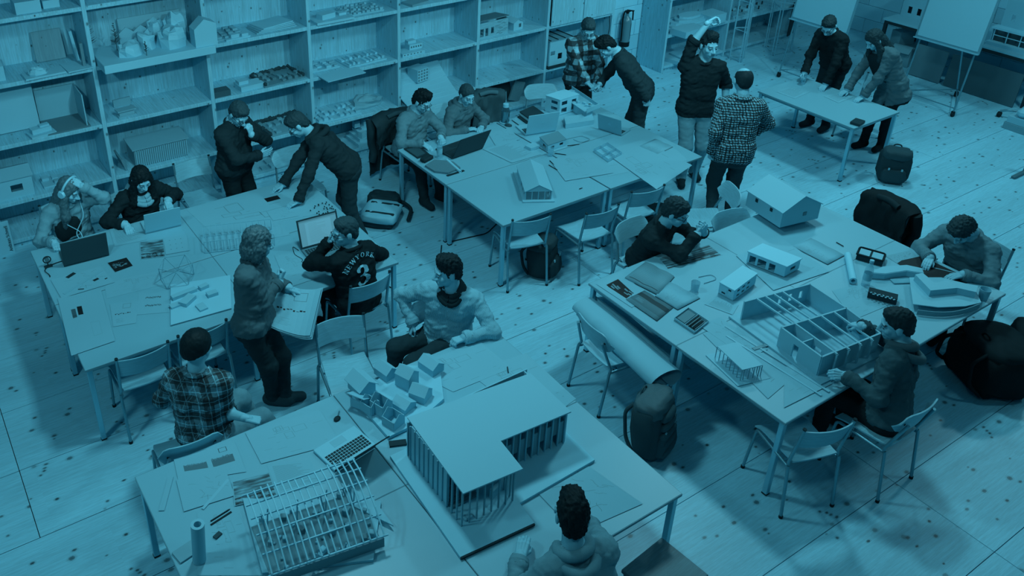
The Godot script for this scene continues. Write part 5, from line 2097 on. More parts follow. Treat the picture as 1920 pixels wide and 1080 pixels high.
func make_table_things() -> void:
	var w := mat(0.7, 0.7)
	var T := 0.7415
	# ---- laptops
	laptop(Vector3(0.893, 0.750, -7.315), Vector3(1.292, 0.750, -7.292), Vector3(0.915, 0.750, -7.703), 12.0, 0.1, 0.09, "black laptop seen from behind before the woman wearing headphones")
	laptop(Vector3(1.689, 0.750, -7.484), Vector3(2.032, 0.750, -7.454), Vector3(1.711, 0.750, -7.741), 14.0, 0.7, 0.7, "silver laptop seen from behind before the woman with the scarf")
	laptop(Vector3(2.819, 0.750, -6.415), Vector3(3.225, 0.750, -6.389), Vector3(2.804, 0.750, -6.079), 18.0, 0.3, 0.08, "open laptop with lit screen beside the number three jersey", "screen")
	laptop(Vector3(5.074, 0.750, -7.226), Vector3(5.521, 0.750, -7.263), Vector3(5.104, 0.750, -7.462), 25.0, 0.07, 0.07, "black laptop before the man in the striped sweater")
	laptop(Vector3(6.150, 0.750, -7.273), Vector3(6.540, 0.750, -7.184), Vector3(6.299, 0.750, -7.646), 12.0, 0.72, 0.72, "silver laptop seen from behind in the middle of the middle table")
	laptop(Vector3(7.017, 0.750, -6.964), Vector3(7.107, 0.750, -6.663), Vector3(7.314, 0.750, -6.714), 15.0, 0.6, 0.62, "grey laptop seen from behind at the middle table's right")
	laptop(Vector3(1.825, 0.750, -3.867), Vector3(2.174, 0.750, -3.923), Vector3(1.728, 0.750, -4.140), 38.0, 0.78, 0.06, "silver laptop with black keys and dark lid, foreground table")
	# ---- left table sheets: corners, print, label
	var sheets := [
		[[Vector3(2.183, 0.742, -7.731), Vector3(3.276, 0.742, -7.681), Vector3(3.283, 0.742, -6.949), Vector3(2.235, 0.742, -7.132)], "plan_dark", "large plan sheet under the leaning man's hands"],
		[[Vector3(2.149, 0.742, -7.186), Vector3(2.858, 0.742, -7.033), Vector3(2.862, 0.742, -6.736), Vector3(2.139, 0.742, -6.880)], "plan", "plan sheet behind the standing woman's head"],
		[[Vector3(1.420, 0.742, -7.762), Vector3(1.705, 0.742, -7.724), Vector3(1.665, 0.742, -7.377), Vector3(1.377, 0.742, -7.426)], "text", "white sheet under the scarf woman's hand"],
		[[Vector3(1.598, 0.744, -7.372), Vector3(1.806, 0.744, -7.319), Vector3(1.722, 0.744, -7.000), Vector3(1.518, 0.744, -7.076)], "photo", "printed landscape photograph on the left table"],
		[[Vector3(1.245, 0.744, -7.176), Vector3(1.414, 0.744, -7.173), Vector3(1.424, 0.744, -7.011), Vector3(1.261, 0.744, -6.993)], "strip", "dark printed strip picture on the left table"],
		[[Vector3(1.807, 0.742, -7.322), Vector3(2.019, 0.742, -7.268), Vector3(1.948, 0.742, -6.979), Vector3(1.735, 0.742, -7.027)], "dots", "white sheet with small dots beside the landscape photograph"],
		[[Vector3(0.745, 0.742, -7.174), Vector3(1.180, 0.742, -7.148), Vector3(1.211, 0.742, -6.831), Vector3(0.759, 0.742, -6.835)], "sketch", "sheet with black scraps under the wooden scale"],
		[[Vector3(0.732, 0.742, -6.852), Vector3(1.079, 0.742, -6.772), Vector3(0.986, 0.742, -6.011), Vector3(0.646, 0.742, -6.008)], "squares", "big white sheet with two dark squares hanging over the table's end"],
		[[Vector3(1.132, 0.742, -6.881), Vector3(1.606, 0.742, -6.799), Vector3(1.627, 0.742, -6.569), Vector3(1.086, 0.742, -6.629)], "plan", "pale plan sheet in the middle of the left table"],
		[[Vector3(1.345, 0.744, -6.573), Vector3(1.576, 0.744, -6.474), Vector3(1.478, 0.744, -6.155), Vector3(1.234, 0.744, -6.266)], "figures", "white sheet with two rows of small black figures"],
		[[Vector3(1.087, 0.746, -6.531), Vector3(1.311, 0.746, -6.462), Vector3(1.197, 0.746, -6.158), Vector3(1.024, 0.746, -6.208)], "notes", "white sheet with black jotted marks on the left table"],
		[[Vector3(2.577, 0.742, -6.475), Vector3(2.795, 0.742, -6.423), Vector3(2.773, 0.742, -5.943), Vector3(2.463, 0.742, -5.946)], "plan", "white sheet in front of the open laptop's left side"],
		[[Vector3(2.845, 0.744, -7.259), Vector3(3.089, 0.744, -7.219), Vector3(3.079, 0.744, -7.012), Vector3(2.825, 0.744, -7.062)], "sketch", "sheet with grey scribble near the leaning man's fingers"],
		# middle table
		[[Vector3(5.515, 0.742, -7.254), Vector3(5.982, 0.742, -7.260), Vector3(5.994, 0.742, -6.790), Vector3(5.583, 0.742, -6.799)], "text", "long sheet between the black laptop and the gabled house"],
		[[Vector3(5.823, 0.742, -7.568), Vector3(6.130, 0.742, -7.553), Vector3(6.034, 0.742, -7.227), Vector3(5.686, 0.742, -7.229)], "sketch", "crumpled tracing sheet on the middle table"],
		[[Vector3(5.984, 0.742, -6.639), Vector3(6.499, 0.742, -6.552), Vector3(6.364, 0.742, -6.021), Vector3(5.802, 0.742, -6.159)], "plan", "blank sheet beside the gabled house on the middle table"],
		[[Vector3(6.474, 0.742, -6.568), Vector3(7.452, 0.742, -6.282), Vector3(7.293, 0.742, -5.813), Vector3(6.271, 0.742, -6.006)], "plan", "wide plan sheet at the middle table's right"],
		# single table
		[[Vector3(9.794, 0.742, -6.585), Vector3(10.193, 0.742, -6.598), Vector3(10.179, 0.742, -6.342), Vector3(9.802, 0.742, -6.304)], "text", "white sheet on the single table, left"],
		[[Vector3(10.184, 0.742, -6.147), Vector3(10.473, 0.742, -6.114), Vector3(10.491, 0.742, -5.932), Vector3(10.155, 0.742, -5.916)], "text", "white sheet on the single table under the woman's hands"],
		# right table
		[[Vector3(4.770, 0.742, -4.557), Vector3(5.090, 0.742, -4.580), Vector3(5.025, 0.742, -4.190), Vector3(4.788, 0.742, -4.141)], "blackbook", "printed sheet with a black picture at the right table's left corner"],
		[[Vector3(5.019, 0.742, -3.579), Vector3(5.235, 0.742, -3.558), Vector3(5.209, 0.742, -2.858), Vector3(4.829, 0.742, -2.801)], "plan", "large white sheet under the thin-post pavilion"],
		[[Vector3(5.074, 0.744, -3.673), Vector3(5.306, 0.744, -3.654), Vector3(5.298, 0.744, -3.170), Vector3(5.067, 0.744, -3.187)], "sketch", "tracing sheet at the roofless model's front"],
		[[Vector3(5.218, 0.742, -2.960), Vector3(5.563, 0.742, -2.929), Vector3(5.368, 0.742, -2.652), Vector3(4.848, 0.742, -2.677)], "plan", "working sheet by the hooded man's hand"],
		[[Vector3(6.169, 0.742, -4.209), Vector3(6.777, 0.742, -4.153), Vector3(6.664, 0.742, -3.588), Vector3(6.000, 0.742, -3.667)], "plan", "large base sheet under the porch model"],
		[[Vector3(5.529, 0.742, -4.560), Vector3(6.119, 0.742, -4.479), Vector3(6.079, 0.742, -4.287), Vector3(5.465, 0.742, -4.394)], "photo", "sheet with grey picture under the curly-haired man's elbows"],
		[[Vector3(7.331, 0.742, -3.476), Vector3(7.604, 0.742, -3.410), Vector3(7.623, 0.742, -2.844), Vector3(7.211, 0.742, -2.810)], "site", "dark site plan before the man in the grey sweater"],
		[[Vector3(6.429, 0.742, -3.396), Vector3(6.891, 0.742, -3.296), Vector3(6.604, 0.742, -3.013), Vector3(6.210, 0.742, -3.044)], "plan", "white sheet between roofless model and pencil cases"],
		[[Vector3(5.340, 0.746, -3.848), Vector3(5.497, 0.746, -3.876), Vector3(5.578, 0.746, -3.689), Vector3(5.423, 0.746, -3.620)], "text", "folded white leaflet before the small-windowed model"],
		# foreground table
		[[Vector3(0.965, 0.742, -4.540), Vector3(1.374, 0.742, -4.479), Vector3(1.334, 0.742, -4.180), Vector3(0.926, 0.742, -4.330)], "facade", "sheet with two grey facade prints at the foreground table's left"],
		[[Vector3(1.467, 0.742, -4.515), Vector3(2.008, 0.742, -4.437), Vector3(1.989, 0.742, -4.078), Vector3(1.446, 0.742, -4.192)], "plan", "large blank sheet in front of the man in the beanie"],
		[[Vector3(0.919, 0.742, -4.361), Vector3(1.224, 0.742, -4.249), Vector3(1.192, 0.742, -4.032), Vector3(0.874, 0.742, -4.081)], "sketch", "sheet with pencil lines beside the steel ruler"],
		[[Vector3(1.219, 0.742, -4.145), Vector3(1.461, 0.742, -4.095), Vector3(1.423, 0.742, -3.886), Vector3(1.159, 0.742, -3.951)], "photo", "glossy landscape picture behind the stick lattice"],
		[[Vector3(1.476, 0.742, -4.173), Vector3(1.734, 0.742, -4.055), Vector3(1.733, 0.742, -3.820), Vector3(1.423, 0.742, -3.886)], "text", "white booklet page behind the stick lattice"],
		[[Vector3(0.945, 0.742, -4.037), Vector3(1.167, 0.742, -3.971), Vector3(1.125, 0.742, -3.380), Vector3(0.784, 0.742, -3.595)], "plan", "white sheet under the standing tube, foreground"],
		[[Vector3(3.149, 0.742, -4.194), Vector3(3.661, 0.742, -4.152), Vector3(3.644, 0.742, -3.549), Vector3(3.233, 0.742, -3.475)], "plan", "white sheet at the far corner of the foreground table"],
		[[Vector3(2.770, 0.742, -4.505), Vector3(3.443, 0.742, -4.461), Vector3(3.460, 0.742, -4.070), Vector3(2.928, 0.742, -4.088)], "plan", "wide white sheet behind the big L-shaped roof"],
		[[Vector3(2.849, 0.742, -3.143), Vector3(3.268, 0.742, -3.071), Vector3(3.354, 0.742, -2.592), Vector3(2.845, 0.742, -2.646)], "sketch", "white sheet in front of the nearest man"]]
	for i in sheets.size():
		var s: Array = sheets[i]
		var q: Array = s[0]
		for k in 4:
			q[k].y = 0.7408 + 0.0009 * (i % 8)
		sheet("paper_sheet", q, pm(s[1]), s[2], "paper", 0.0006)
	sheet("paper_sheet", [Vector3(6.483, 0.749, -5.504), Vector3(6.636, 0.749, -6.481), Vector3(7.235, 0.749, -6.452), Vector3(7.222, 0.749, -5.688)], pm("plan"), "white sheet sticking out over the middle table's right front corner", "paper", 0.0006)
	var st: SurfaceTool
	# stack held by the standing woman is made with her; sheets lying in books below
	book(Vector3(5.039, 0.742, -4.494), Vector3(5.102, 0.742, -4.141), Vector3(5.431, 0.742, -4.267), Vector3(5.385, 0.742, -4.578), 0.02, "grid_table", "open magazine with a table print at the right table's left end")
	book(Vector3(5.069, 0.742, -4.153), Vector3(5.086, 0.742, -3.909), Vector3(5.374, 0.742, -3.924), Vector3(5.329, 0.742, -4.233), 0.018, "plan", "open white notebook with black edge on the right table")
	book(Vector3(4.820, 0.742, -4.255), Vector3(4.825, 0.742, -3.892), Vector3(5.074, 0.742, -3.951), Vector3(5.055, 0.742, -4.264), 0.008, "magazine", "grey magazine lying open on the right table's edge")
	book(Vector3(6.741, 0.742, -4.042), Vector3(6.750, 0.742, -3.665), Vector3(7.016, 0.742, -3.675), Vector3(7.016, 0.742, -4.036), 0.01, "plan", "white notebook with dark edge beside the large house model")
	book(Vector3(7.071, 0.742, -6.355), Vector3(7.105, 0.742, -6.089), Vector3(7.398, 0.742, -6.132), Vector3(7.379, 0.742, -6.396), 0.01, "plan", "square white notebook on the middle table's right")
	t_pieces()
	# rulers and strips
	for r in [[Vector3(0.792, 0.745, -6.883), Vector3(1.168, 0.745, -7.069), 0.03, 0.62, "wooden scale ruler on the left table"], [Vector3(0.758, 0.742, -4.164), Vector3(0.897, 0.742, -4.402), 0.035, 0.62, "steel ruler lying at the foreground table's left edge"], [Vector3(0.981, 0.742, -4.039), Vector3(1.207, 0.742, -4.179), 0.02, 0.7, "thin clear ruler beside the facade prints"], [Vector3(5.245, 0.746, -3.546), Vector3(5.269, 0.746, -2.606), 0.02, 0.66, "long wooden strip across the right table"], [Vector3(5.152, 0.746, -3.457), Vector3(5.184, 0.746, -2.612), 0.015, 0.74, "second wooden strip beside the long one"], [Vector3(5.195, 0.747, -3.231), Vector3(5.331, 0.747, -3.207), 0.03, 0.4, "short grey bar before the roofless model"], [Vector3(0.979, 0.742, -3.894), Vector3(1.126, 0.742, -3.922), 0.012, 0.04, "thin black strip behind the standing tube"], [Vector3(4.803, 0.742, -6.932), Vector3(5.030, 0.742, -6.936), 0.03, 0.05, "black strip beside the grey pouch on the middle table"]]:
		st = begin()
		bar(st, r[0] + Vector3(0, 0.003, 0), r[1] + Vector3(0, 0.003, 0), r[2], 0.004)
		single("ruler" if r[3] < 0.72 and r[3] > 0.45 else "strip", st, mat(r[3], 0.5), r[4], "ruler")
	for p in [[Vector3(5.895, 0.742, -6.541), Vector3(5.896, 0.742, -6.390), "black pen on the sheet by the gabled house"], [Vector3(5.972, 0.742, -6.615), Vector3(5.945, 0.742, -6.510), "short black pencil above the black pen, middle table"], [Vector3(6.390, 0.742, -6.801), Vector3(6.538, 0.742, -6.757), "dark cutter knife beside the small model house"], [Vector3(6.291, 0.742, -7.709), Vector3(6.271, 0.742, -7.537), "dark pen between the flask and the silver laptop"], [Vector3(6.139, 0.742, -6.731), Vector3(6.225, 0.742, -6.629), "thin wire stick beside the glass"], [Vector3(7.154, 0.742, -3.859), Vector3(7.146, 0.742, -3.775), "grey sharpener-like pen near the white notebook"], [Vector3(3.398, 0.742, -4.036), Vector3(3.437, 0.742, -4.099), "dark pen on the foreground table's far corner"], [Vector3(0.989, 0.742, -3.921), Vector3(1.128, 0.742, -3.946), "black marker behind the standing tube"], [Vector3(5.808, 0.742, -5.945), Vector3(5.852, 0.742, -5.945), "tiny pencil stub on the middle table"]]:
		pen(p[0], p[1], p[2])
	# rolls
	roll(Vector3(4.965, 0.757, -6.914), Vector3(5.001, 0.757, -7.224), 0.016, "thin white paper roll beside the grey pouch")
	roll(Vector3(6.667, 0.775, -3.362), Vector3(7.004, 0.775, -3.643), 0.032, "white paper roll lying beside the pencil case")
	roll(Vector3(0.831, 0.743, -3.689), Vector3(0.831, 0.743, -3.689) + Vector3(0.02, 0.3, 0.01), 0.04, "upright white cardboard tube on the foreground table", 0.72)
	# drinking things
	bottle(Vector3(4.977, 0.742, -7.337), 0.24, 0.033, "clear plastic bottle by the black laptop")
	bottle(Vector3(6.745, 0.742, -3.292), 0.26, 0.036, "clear plastic water bottle on the right table")
	cup(Vector3(6.064, 0.742, -6.715), 0.1, 0.036, glass(0.35, 0.9), "drinking glass before the small grey-roofed model")
	cup(Vector3(5.422, 0.742, -4.032), 0.09, 0.04, glass(0.4, 0.8), "glass jar beside the open notebook")
	cup(Vector3(7.412, 0.742, -2.638), 0.1, 0.045, w, "white mug with handle at the right table's corner", true)
	cup(Vector3(10.332, 0.742, -6.577), 0.13, 0.035, glass(0.4, 0.9), "tall glass in the leaning man's hand")
	var t := thing("flask", "steel flask with pale lid on the middle table", "flask", Vector3(6.181, 0.742, -7.704))
	st = begin(false)
	lathe(st, [Vector2(0.001, 0), Vector2(0.05, 0), Vector2(0.052, 0.16), Vector2(0.035, 0.21), Vector2(0.001, 0.21)], 18)
	part("body", st, mat(0.4, 0.15, null, 1.0, 0.8), t)
	st = begin(false)
	lathe(st, [Vector2(0.001, 0.21), Vector2(0.036, 0.21), Vector2(0.034, 0.25), Vector2(0.001, 0.255)], 18)
	part("lid", st, mat(0.78, 0.4), t)
	st = begin(false)
	lathe(st, [Vector2(0.001, 0), Vector2(0.06, 0), Vector2(0.065, 0.012), Vector2(0.001, 0.012)], 18, Transform3D(Basis.IDENTITY, Vector3(-0.005, 0, 0.0)))
	part("saucer", st, w, t)


func book(a: Vector3, b: Vector3, c: Vector3, d: Vector3, h: float, kind: String, label: String) -> void:
	var t := thing("book", label, "book")
	var st := begin()
	prism(st, poly2([a, b, c, d]), a.y, a.y + 0.002)
	part("cover", st, mat(0.08, 0.5), t)
	st = begin(false)
	var k := 8
	var f := func(u: float, v: float, l: float) -> Vector3:
		var p := a.lerp(b, 0.015 + 0.97 * u).lerp(d.lerp(c, 0.015 + 0.97 * u), 0.015 + 0.97 * v)
		return Vector3(p.x, a.y + 0.0025 + (h * (0.55 + 0.45 * absf(sin(u * PI * 2.0))) if l > 0.0 else 0.0), p.z)
	for i in k:
		var u0 := float(i) / k
		var u1 := float(i + 1) / k
		var q := [f.call(u0, 0.0, 1.0), f.call(u1, 0.0, 1.0), f.call(u1, 1.0, 1.0), f.call(u0, 1.0, 1.0)]
		var uv := [Vector2(u0, 0), Vector2(u1, 0), Vector2(u1, 1), Vector2(u0, 1)]
		var order := [0, 1, 2, 0, 2, 3]
		if (q[0] - q[2]).cross(q[0] - q[1]).y < 0.0:
			order = [0, 2, 1, 0, 3, 2]
		for n in order:
			st.set_uv(uv[n])
			st.add_vertex(q[n])
		st.set_uv(Vector2(0.01, 0.01))
		for v in [0.0, 1.0]:
			quad_out(st, f.call(u0, v, 0.0), f.call(u1, v, 0.0), f.call(u1, v, 1.0), f.call(u0, v, 1.0), (a + c) / 2.0)
	for u in [0.0, 1.0]:
		quad_out(st, f.call(u, 0.0, 0.0), f.call(u, 1.0, 0.0), f.call(u, 1.0, 1.0), f.call(u, 0.0, 1.0), (a + c) / 2.0)
	part("pages", st, pm(kind), t)


func t_pieces() -> void:
	var T := 0.7422
	var st: SurfaceTool
	# black things beside the striped man's hands
	var t := thing("tablet", "black drawing tablet under the striped man's hand", "tablet")
	st = begin()
	prism(st, poly2([Vector3(4.752, 0.742, -7.736), Vector3(4.949, 0.742, -7.727), Vector3(4.924, 0.742, -7.465), Vector3(4.755, 0.742, -7.446)]), T, T + 0.012)
	part("case", st, mat(0.05, 0.4), t)
	st = begin()
	prism(st, poly2([Vector3(4.765, 0.754, -7.699), Vector3(4.915, 0.754, -7.686), Vector3(4.890, 0.754, -7.490), Vector3(4.766, 0.754, -7.473)]), T + 0.0122, T + 0.013)
	part("screen", st, mat(0.12, 0.15), t)
	st = begin()
	bx(st, Vector3(4.821, 0.767, -7.361), Vector3(0.16, 0.045, 0.08), 0.012, Basis(Vector3.UP, 0.3))
	single("camera_case", st, mat(0.05, 0.6), "small black case in front of the striped man's laptop", "case")
	# grey zipped pouch
	st = begin()
	prism(st, poly2([Vector3(4.719, 0.742, -7.237), Vector3(4.887, 0.742, -7.300), Vector3(5.033, 0.742, -7.146), Vector3(5.018, 0.742, -6.989), Vector3(4.834, 0.742, -6.957), Vector3(4.732, 0.742, -7.065)]), T, T + 0.022)
	single("pouch", st, mat(0.4, 0.8, tex.cloth, 3.0), "flat grey pouch at the middle table's left edge", "pouch")
	# folders by the flask
	for k in 3:
		st = begin()
		var o := Vector3(0.04 * k, 0, -0.03 * k)
		spot_box(st, Vector3(6.361, 0.742, -7.444) + o, flat(Vector3(6.406, 0.742, -7.749) - Vector3(6.361, 0.742, -7.444)), flat(Vector3(6.622, 0.742, -7.500) - Vector3(6.361, 0.742, -7.444)), T + k * 0.013, T + 0.012 + k * 0.013)
		single("folder", st, mat([0.05, 0.3, 0.07][k], 0.5), ["black folder lowest in the pile by the steel flask", "grey folder in the middle of the pile by the flask", "black folder on top of the pile by the flask"][k], "folder", "folders by the flask")
	# mouse
	t = thing("computer_mouse", "dark computer mouse between flask and silver laptop", "mouse", Vector3(6.157, 0.742, -7.609), 0.6)
	st = begin(false)
	lathe(st, [Vector2(0.028, 0), Vector2(0.03, 0.008), Vector2(0.024, 0.022), Vector2(0.01, 0.03), Vector2(0, 0.031)], 14, Transform3D(Basis.from_scale(Vector3(1, 1, 1.6)), Vector3.ZERO))
	part("shell", st, mat(0.1, 0.3), t)
	st = begin()
	bx(st, Vector3(0, 0.027, 0.022), Vector3(0.006, 0.008, 0.014), 0.002)
	part("wheel", st, mat(0.5, 0.4), t)
	# webcam with cable
	t = thing("webcam", "small round webcam with black cable at the left table's end", "webcam", Vector3(0.776, 0.742, -7.403))
	st = begin()
	var rg := []
	for k in 17:
		rg.append(Vector3(cos(TAU * k / 16.0) * 0.032, 0.075 + sin(TAU * k / 16.0) * 0.032, 0))
	tube(st, rg, 0.006, 6)
	tube(st, [Vector3(0, 0.043, 0), Vector3(0, 0.0, 0)], 0.006, 6)
	part("ring", st, mat(0.06, 0.4), t)
	st = begin(false)
	lathe(st, [Vector2(0, -0.01), Vector2(0.02, -0.01), Vector2(0.02, 0.01), Vector2(0, 0.012)], 12, Transform3D(Basis(Vector3.RIGHT, PI / 2), Vector3(0, 0.075, 0)))
	part("lens", st, mat(0.2, 0.2), t)
	st = begin()
	bx(st, Vector3(0, 0.006, 0), Vector3(0.07, 0.012, 0.04), 0.004)
	part("foot", st, mat(0.05, 0.5), t)
	st = begin()
	tube(st, bent([Vector3(0.02, 0.01, 0), Vector3(0.1, 0.008, -0.02), Vector3(0.19, 0.01, -0.0)], 0.04, 4), 0.004, 6)
	tube(st, bent([Vector3(0, 0.01, 0), Vector3(-0.05, 0.008, 0.06), Vector3(-0.02, 0.008, 0.16), Vector3(-0.03, -0.01, 0.19), Vector3(-0.04, -0.1, 0.2)], 0.03, 4), 0.004, 6)
	part("cable", st, mat(0.03, 0.5), t)
	# tin of pens
	t = thing("pen_tin", "open tin of black pens and an eraser on the right table", "pen tin")
	var p0 := Vector3(4.961, 0.742, -3.616)
	var pu := flat(Vector3(5.165, 0.742, -3.653) - p0)
	var pv := flat(Vector3(4.960, 0.742, -3.832) - p0)
	st = begin()
	spot_box(st, p0, pu, pv, T, T + 0.006)
	part("bottom", st, mat(0.3, 0.4), t)
	for e in [[p0, p0 + pu], [p0, p0 + pv], [p0 + pu, p0 + pu + pv], [p0 + pv, p0 + pv + pu], [p0 + pv * 0.5, p0 + pv * 0.5 + pu]]:
		st = begin()
		panel_holes(st, e[0], e[1], T + 0.006, T + 0.025, 0.004, [])
		part("rim", st, mat(0.66, 0.4), t)
	st = begin()
	spot_box(st, p0 + pv * 0.56 + pu * 0.1, pu * 0.8, pv * 0.38, T + 0.006, T + 0.02)
	part("insert", st, mat(0.3, 0.7), t)
	for k in 8:
		var o := p0 + pv * (0.06 + k * 0.05) + Vector3(0, 0.018 + 0.004 * (k % 2), 0)
		pen(o + pu * 0.1, o + pu * (0.8 + 0.02 * k), "black pen in the open tin on the right table", 0.04 if k % 3 else 0.3, 0.005)
	# black pencil case and patterned case
	t = thing("pencil_case", "open black pencil case with two compartments on the right table", "pencil case")
	var k0 := Vector3(7.050, 0.742, -3.590)
	var ku := flat(Vector3(7.139, 0.742, -3.389) - k0)
	var kv := flat(Vector3(7.189, 0.742, -3.651) - k0)
	st = begin()
	spot_box(st, k0, ku, kv, T, T + 0.05)
	part("body", st, mat(0.06, 0.7), t)
	st = begin()
	spot_box(st, k0 + ku * 0.06 + kv * 0.15, ku * 0.4, kv * 0.7, T + 0.05, T + 0.056)
	part("compartment", st, mat(0.66, 0.6), t)
	st = begin()
	spot_box(st, k0 + ku * 0.54 + kv * 0.15, ku * 0.4, kv * 0.7, T + 0.05, T + 0.056)
	part("compartment", st, mat(0.66, 0.6), t)
	st = begin()
	var rim := []
	for q in [[0, 0], [1, 0], [1, 1], [0, 1], [0, 0]]:
		rim.append(k0 + ku * q[0] + kv * q[1] + Vector3(0, 0.055, 0))
	tube(st, bent(rim, 0.03, 3), 0.008, 6)
	part("zip_rim", st, mat(0.03, 0.5), t)
	t = thing("patterned_case", "black and white patterned case behind the hooded man's head", "case")
	st = begin()
	bar(st, Vector3(6.624, 0.775, -3.191), Vector3(6.731, 0.775, -2.996), 0.08, 0.06)
	part("body", st, mat(0.06, 0.7), t)
	for k in 14:
		st = begin()
		var c := Vector3(6.576, 0.807, -3.168).lerp(Vector3(6.682, 0.807, -2.974), (k + 0.5) / 14.0)
		bx(st, c + Vector3(0, 0, 0.02 * (1 if k % 2 else -1)), Vector3(0.012, 0.003, 0.02), 0.0, Basis(Vector3.UP, k * 0.7))
		part("mark", st, mat(0.5, 0.7), t)
	# eyeglasses-like strips, phone and eraser
	st = begin()
	bx(st, Vector3(7.065, 0.748, -3.157), Vector3(0.17, 0.01, 0.07), 0.003, Basis(Vector3.UP, -0.5))
	single("phone", st, mat(0.6, 0.2), "white phone beside the bent white model", "phone")
	st = begin()
	bx(st, Vector3(9.783, 0.760, -5.403), Vector3(0.16, 0.035, 0.12), 0.006, Basis(Vector3.UP, 0.2))
	single("notebook", st, mat(0.07, 0.5), "thick black notebook at the single table's front corner", "notebook")
	st = begin()
	bx(st, Vector3(6.011, 0.762, -6.975), Vector3(0.14, 0.04, 0.1), 0.003, Basis(Vector3.UP, 0.1))
	single("white_box", st, mat(0.7, 0.6), "little white box with dark front beside the small model house", "box")
	# keys on the foreground table
	t = thing("car_key", "black car key with ring on the foreground table", "key", Vector3(2.071, 0.742, -4.295), 0.5)
	st = begin(false)
	lathe(st, [Vector2(0, 0), Vector2(0.02, 0), Vector2(0.022, 0.006), Vector2(0.018, 0.012), Vector2(0, 0.012)], 12, Transform3D(Basis.from_scale(Vector3(1.4, 1, 1)), Vector3.ZERO))
	part("fob", st, mat(0.05, 0.4), t)
	st = begin()
	bx(st, Vector3(0.05, 0.005, -0.02), Vector3(0.05, 0.003, 0.008), 0.0, Basis(Vector3.UP, 0.4))
	part("blade", st, mat(0.4, 0.3, null, 1.0, 0.6), t)
	# scraps
	for k in 26:
		st = begin()
		var p := Vector3(rng.randf_range(3.2, 3.44), 0.75, rng.randf_range(-7.1, -6.9))
		bx(st, p + Vector3(0, 0.005, 0), Vector3(0.014, 0.01, 0.012), 0.003, Basis(Vector3.UP, rng.randf() * 3.0))
		single("black_pebble", st, mat(0.03, 0.7), "tiny black pebble on the sheet before the hooded man", "pebble", "black pebbles on the left table")
	for q in [[Vector3(0.912, 0.742, -7.146), 0.09, 0.04, 0.5], [Vector3(1.007, 0.742, -6.989), 0.05, 0.02, 0.3], [Vector3(1.083, 0.742, -6.960), 0.05, 0.03, 0.3], [Vector3(0.935, 0.742, -6.882), 0.05, 0.015, -0.4], [Vector3(1.163, 0.742, -6.929), 0.025, 0.015, 0.3]]:
		st = begin()
		bx(st, q[0] + Vector3(0, 0.004, 0), Vector3(q[1], 0.002, q[2]), 0.0, Basis(Vector3.UP, q[3]))
		single("black_scrap", st, mat(0.05, 0.7), "small black card scrap by the wooden scale on the left table", "scrap", "black scraps on the left table")
	for q in [[Vector3(0.787, 0.742, -3.785), 0.14, 0.1, 0.2, 0.5, "small framed card behind the standing tube"], [Vector3(0.986, 0.742, -3.796), 0.05, 0.03, 0.4, 0.1, "tiny dark offcut beside the standing tube"], [Vector3(2.312, 0.742, -3.863), 0.12, 0.05, -0.4, 0.06, "black offcut at the village board's front edge"]]:
		st = begin()
		bx(st, q[0] + Vector3(0, 0.006, 0), Vector3(q[1], 0.01, q[2]), 0.0, Basis(Vector3.UP, q[3]))
		single("card_offcut", st, mat(q[4], 0.6), q[5], "offcut")
	# thin leads
	for c in [[[Vector3(6.483, 0.742, -6.944), Vector3(6.710, 0.742, -6.922), Vector3(6.736, 0.742, -6.785), Vector3(6.583, 0.742, -6.780), Vector3(6.562, 0.742, -6.895)], "loop of thin cable on the middle table", 0.5], [[Vector3(2.803, 0.742, -6.439), Vector3(2.785, 0.742, -6.538), Vector3(2.738, 0.742, -6.394), Vector3(2.774, 0.742, -6.267), Vector3(2.738, 0.742, -6.248)], "thin black cable beside the open laptop", 0.04], [[Vector3(5.610, 0.742, -4.153), Vector3(5.743, 0.742, -4.119), Vector3(5.724, 0.742, -4.042), Vector3(5.574, 0.742, -4.060)], "loop of wire beside the glass jar", 0.5]]:
		st = begin()
		var pts: Array = c[0]
		for i in pts.size():
			pts[i] += Vector3(0, 0.004, 0)
		tube(st, bent(pts, 0.04, 4), 0.003, 6)
		single("cable", st, mat(c[2], 0.5), c[1], "cable")


func soft(st: SurfaceTool, c: Vector3, s: Vector3, e := 0.45, bump := 0.06, basis := Basis.IDENTITY, seed_ := 0.0, nu := 22, nv := 14) -> void:
	# a rounded, slightly lumpy cushion shape (superellipsoid), base at c
	st.set_smooth_group(0)
	var f := func(i: int, j: int) -> Vector3:
		var a := TAU * (i % nu) / nu
		var b := PI * (float(j) / nv - 0.5)
		var ca := signf(cos(a)) * pow(absf(cos(a)), e)
		var sa := signf(sin(a)) * pow(absf(sin(a)), e)
		var cb := pow(maxf(0.0, cos(b)), e)
		var sb := signf(sin(b)) * pow(absf(sin(b)), e)
		var d := Vector3(ca * cb, sb, sa * cb)
		var k := 1.0 + bump * noise.get_noise_3d(d.x * 2.5 + seed_, d.y * 2.5, d.z * 2.5) * 2.0
		return c + basis * (d * s * 0.5 * k + Vector3(0, s.y * 0.5, 0))
	var mid := c + basis * Vector3(0, s.y * 0.5, 0)
	for i in nu:
		for j in nv:
			quad_out(st, f.call(i, j), f.call(i + 1, j), f.call(i + 1, j + 1), f.call(i, j + 1), mid)
	st.set_smooth_group(-1)


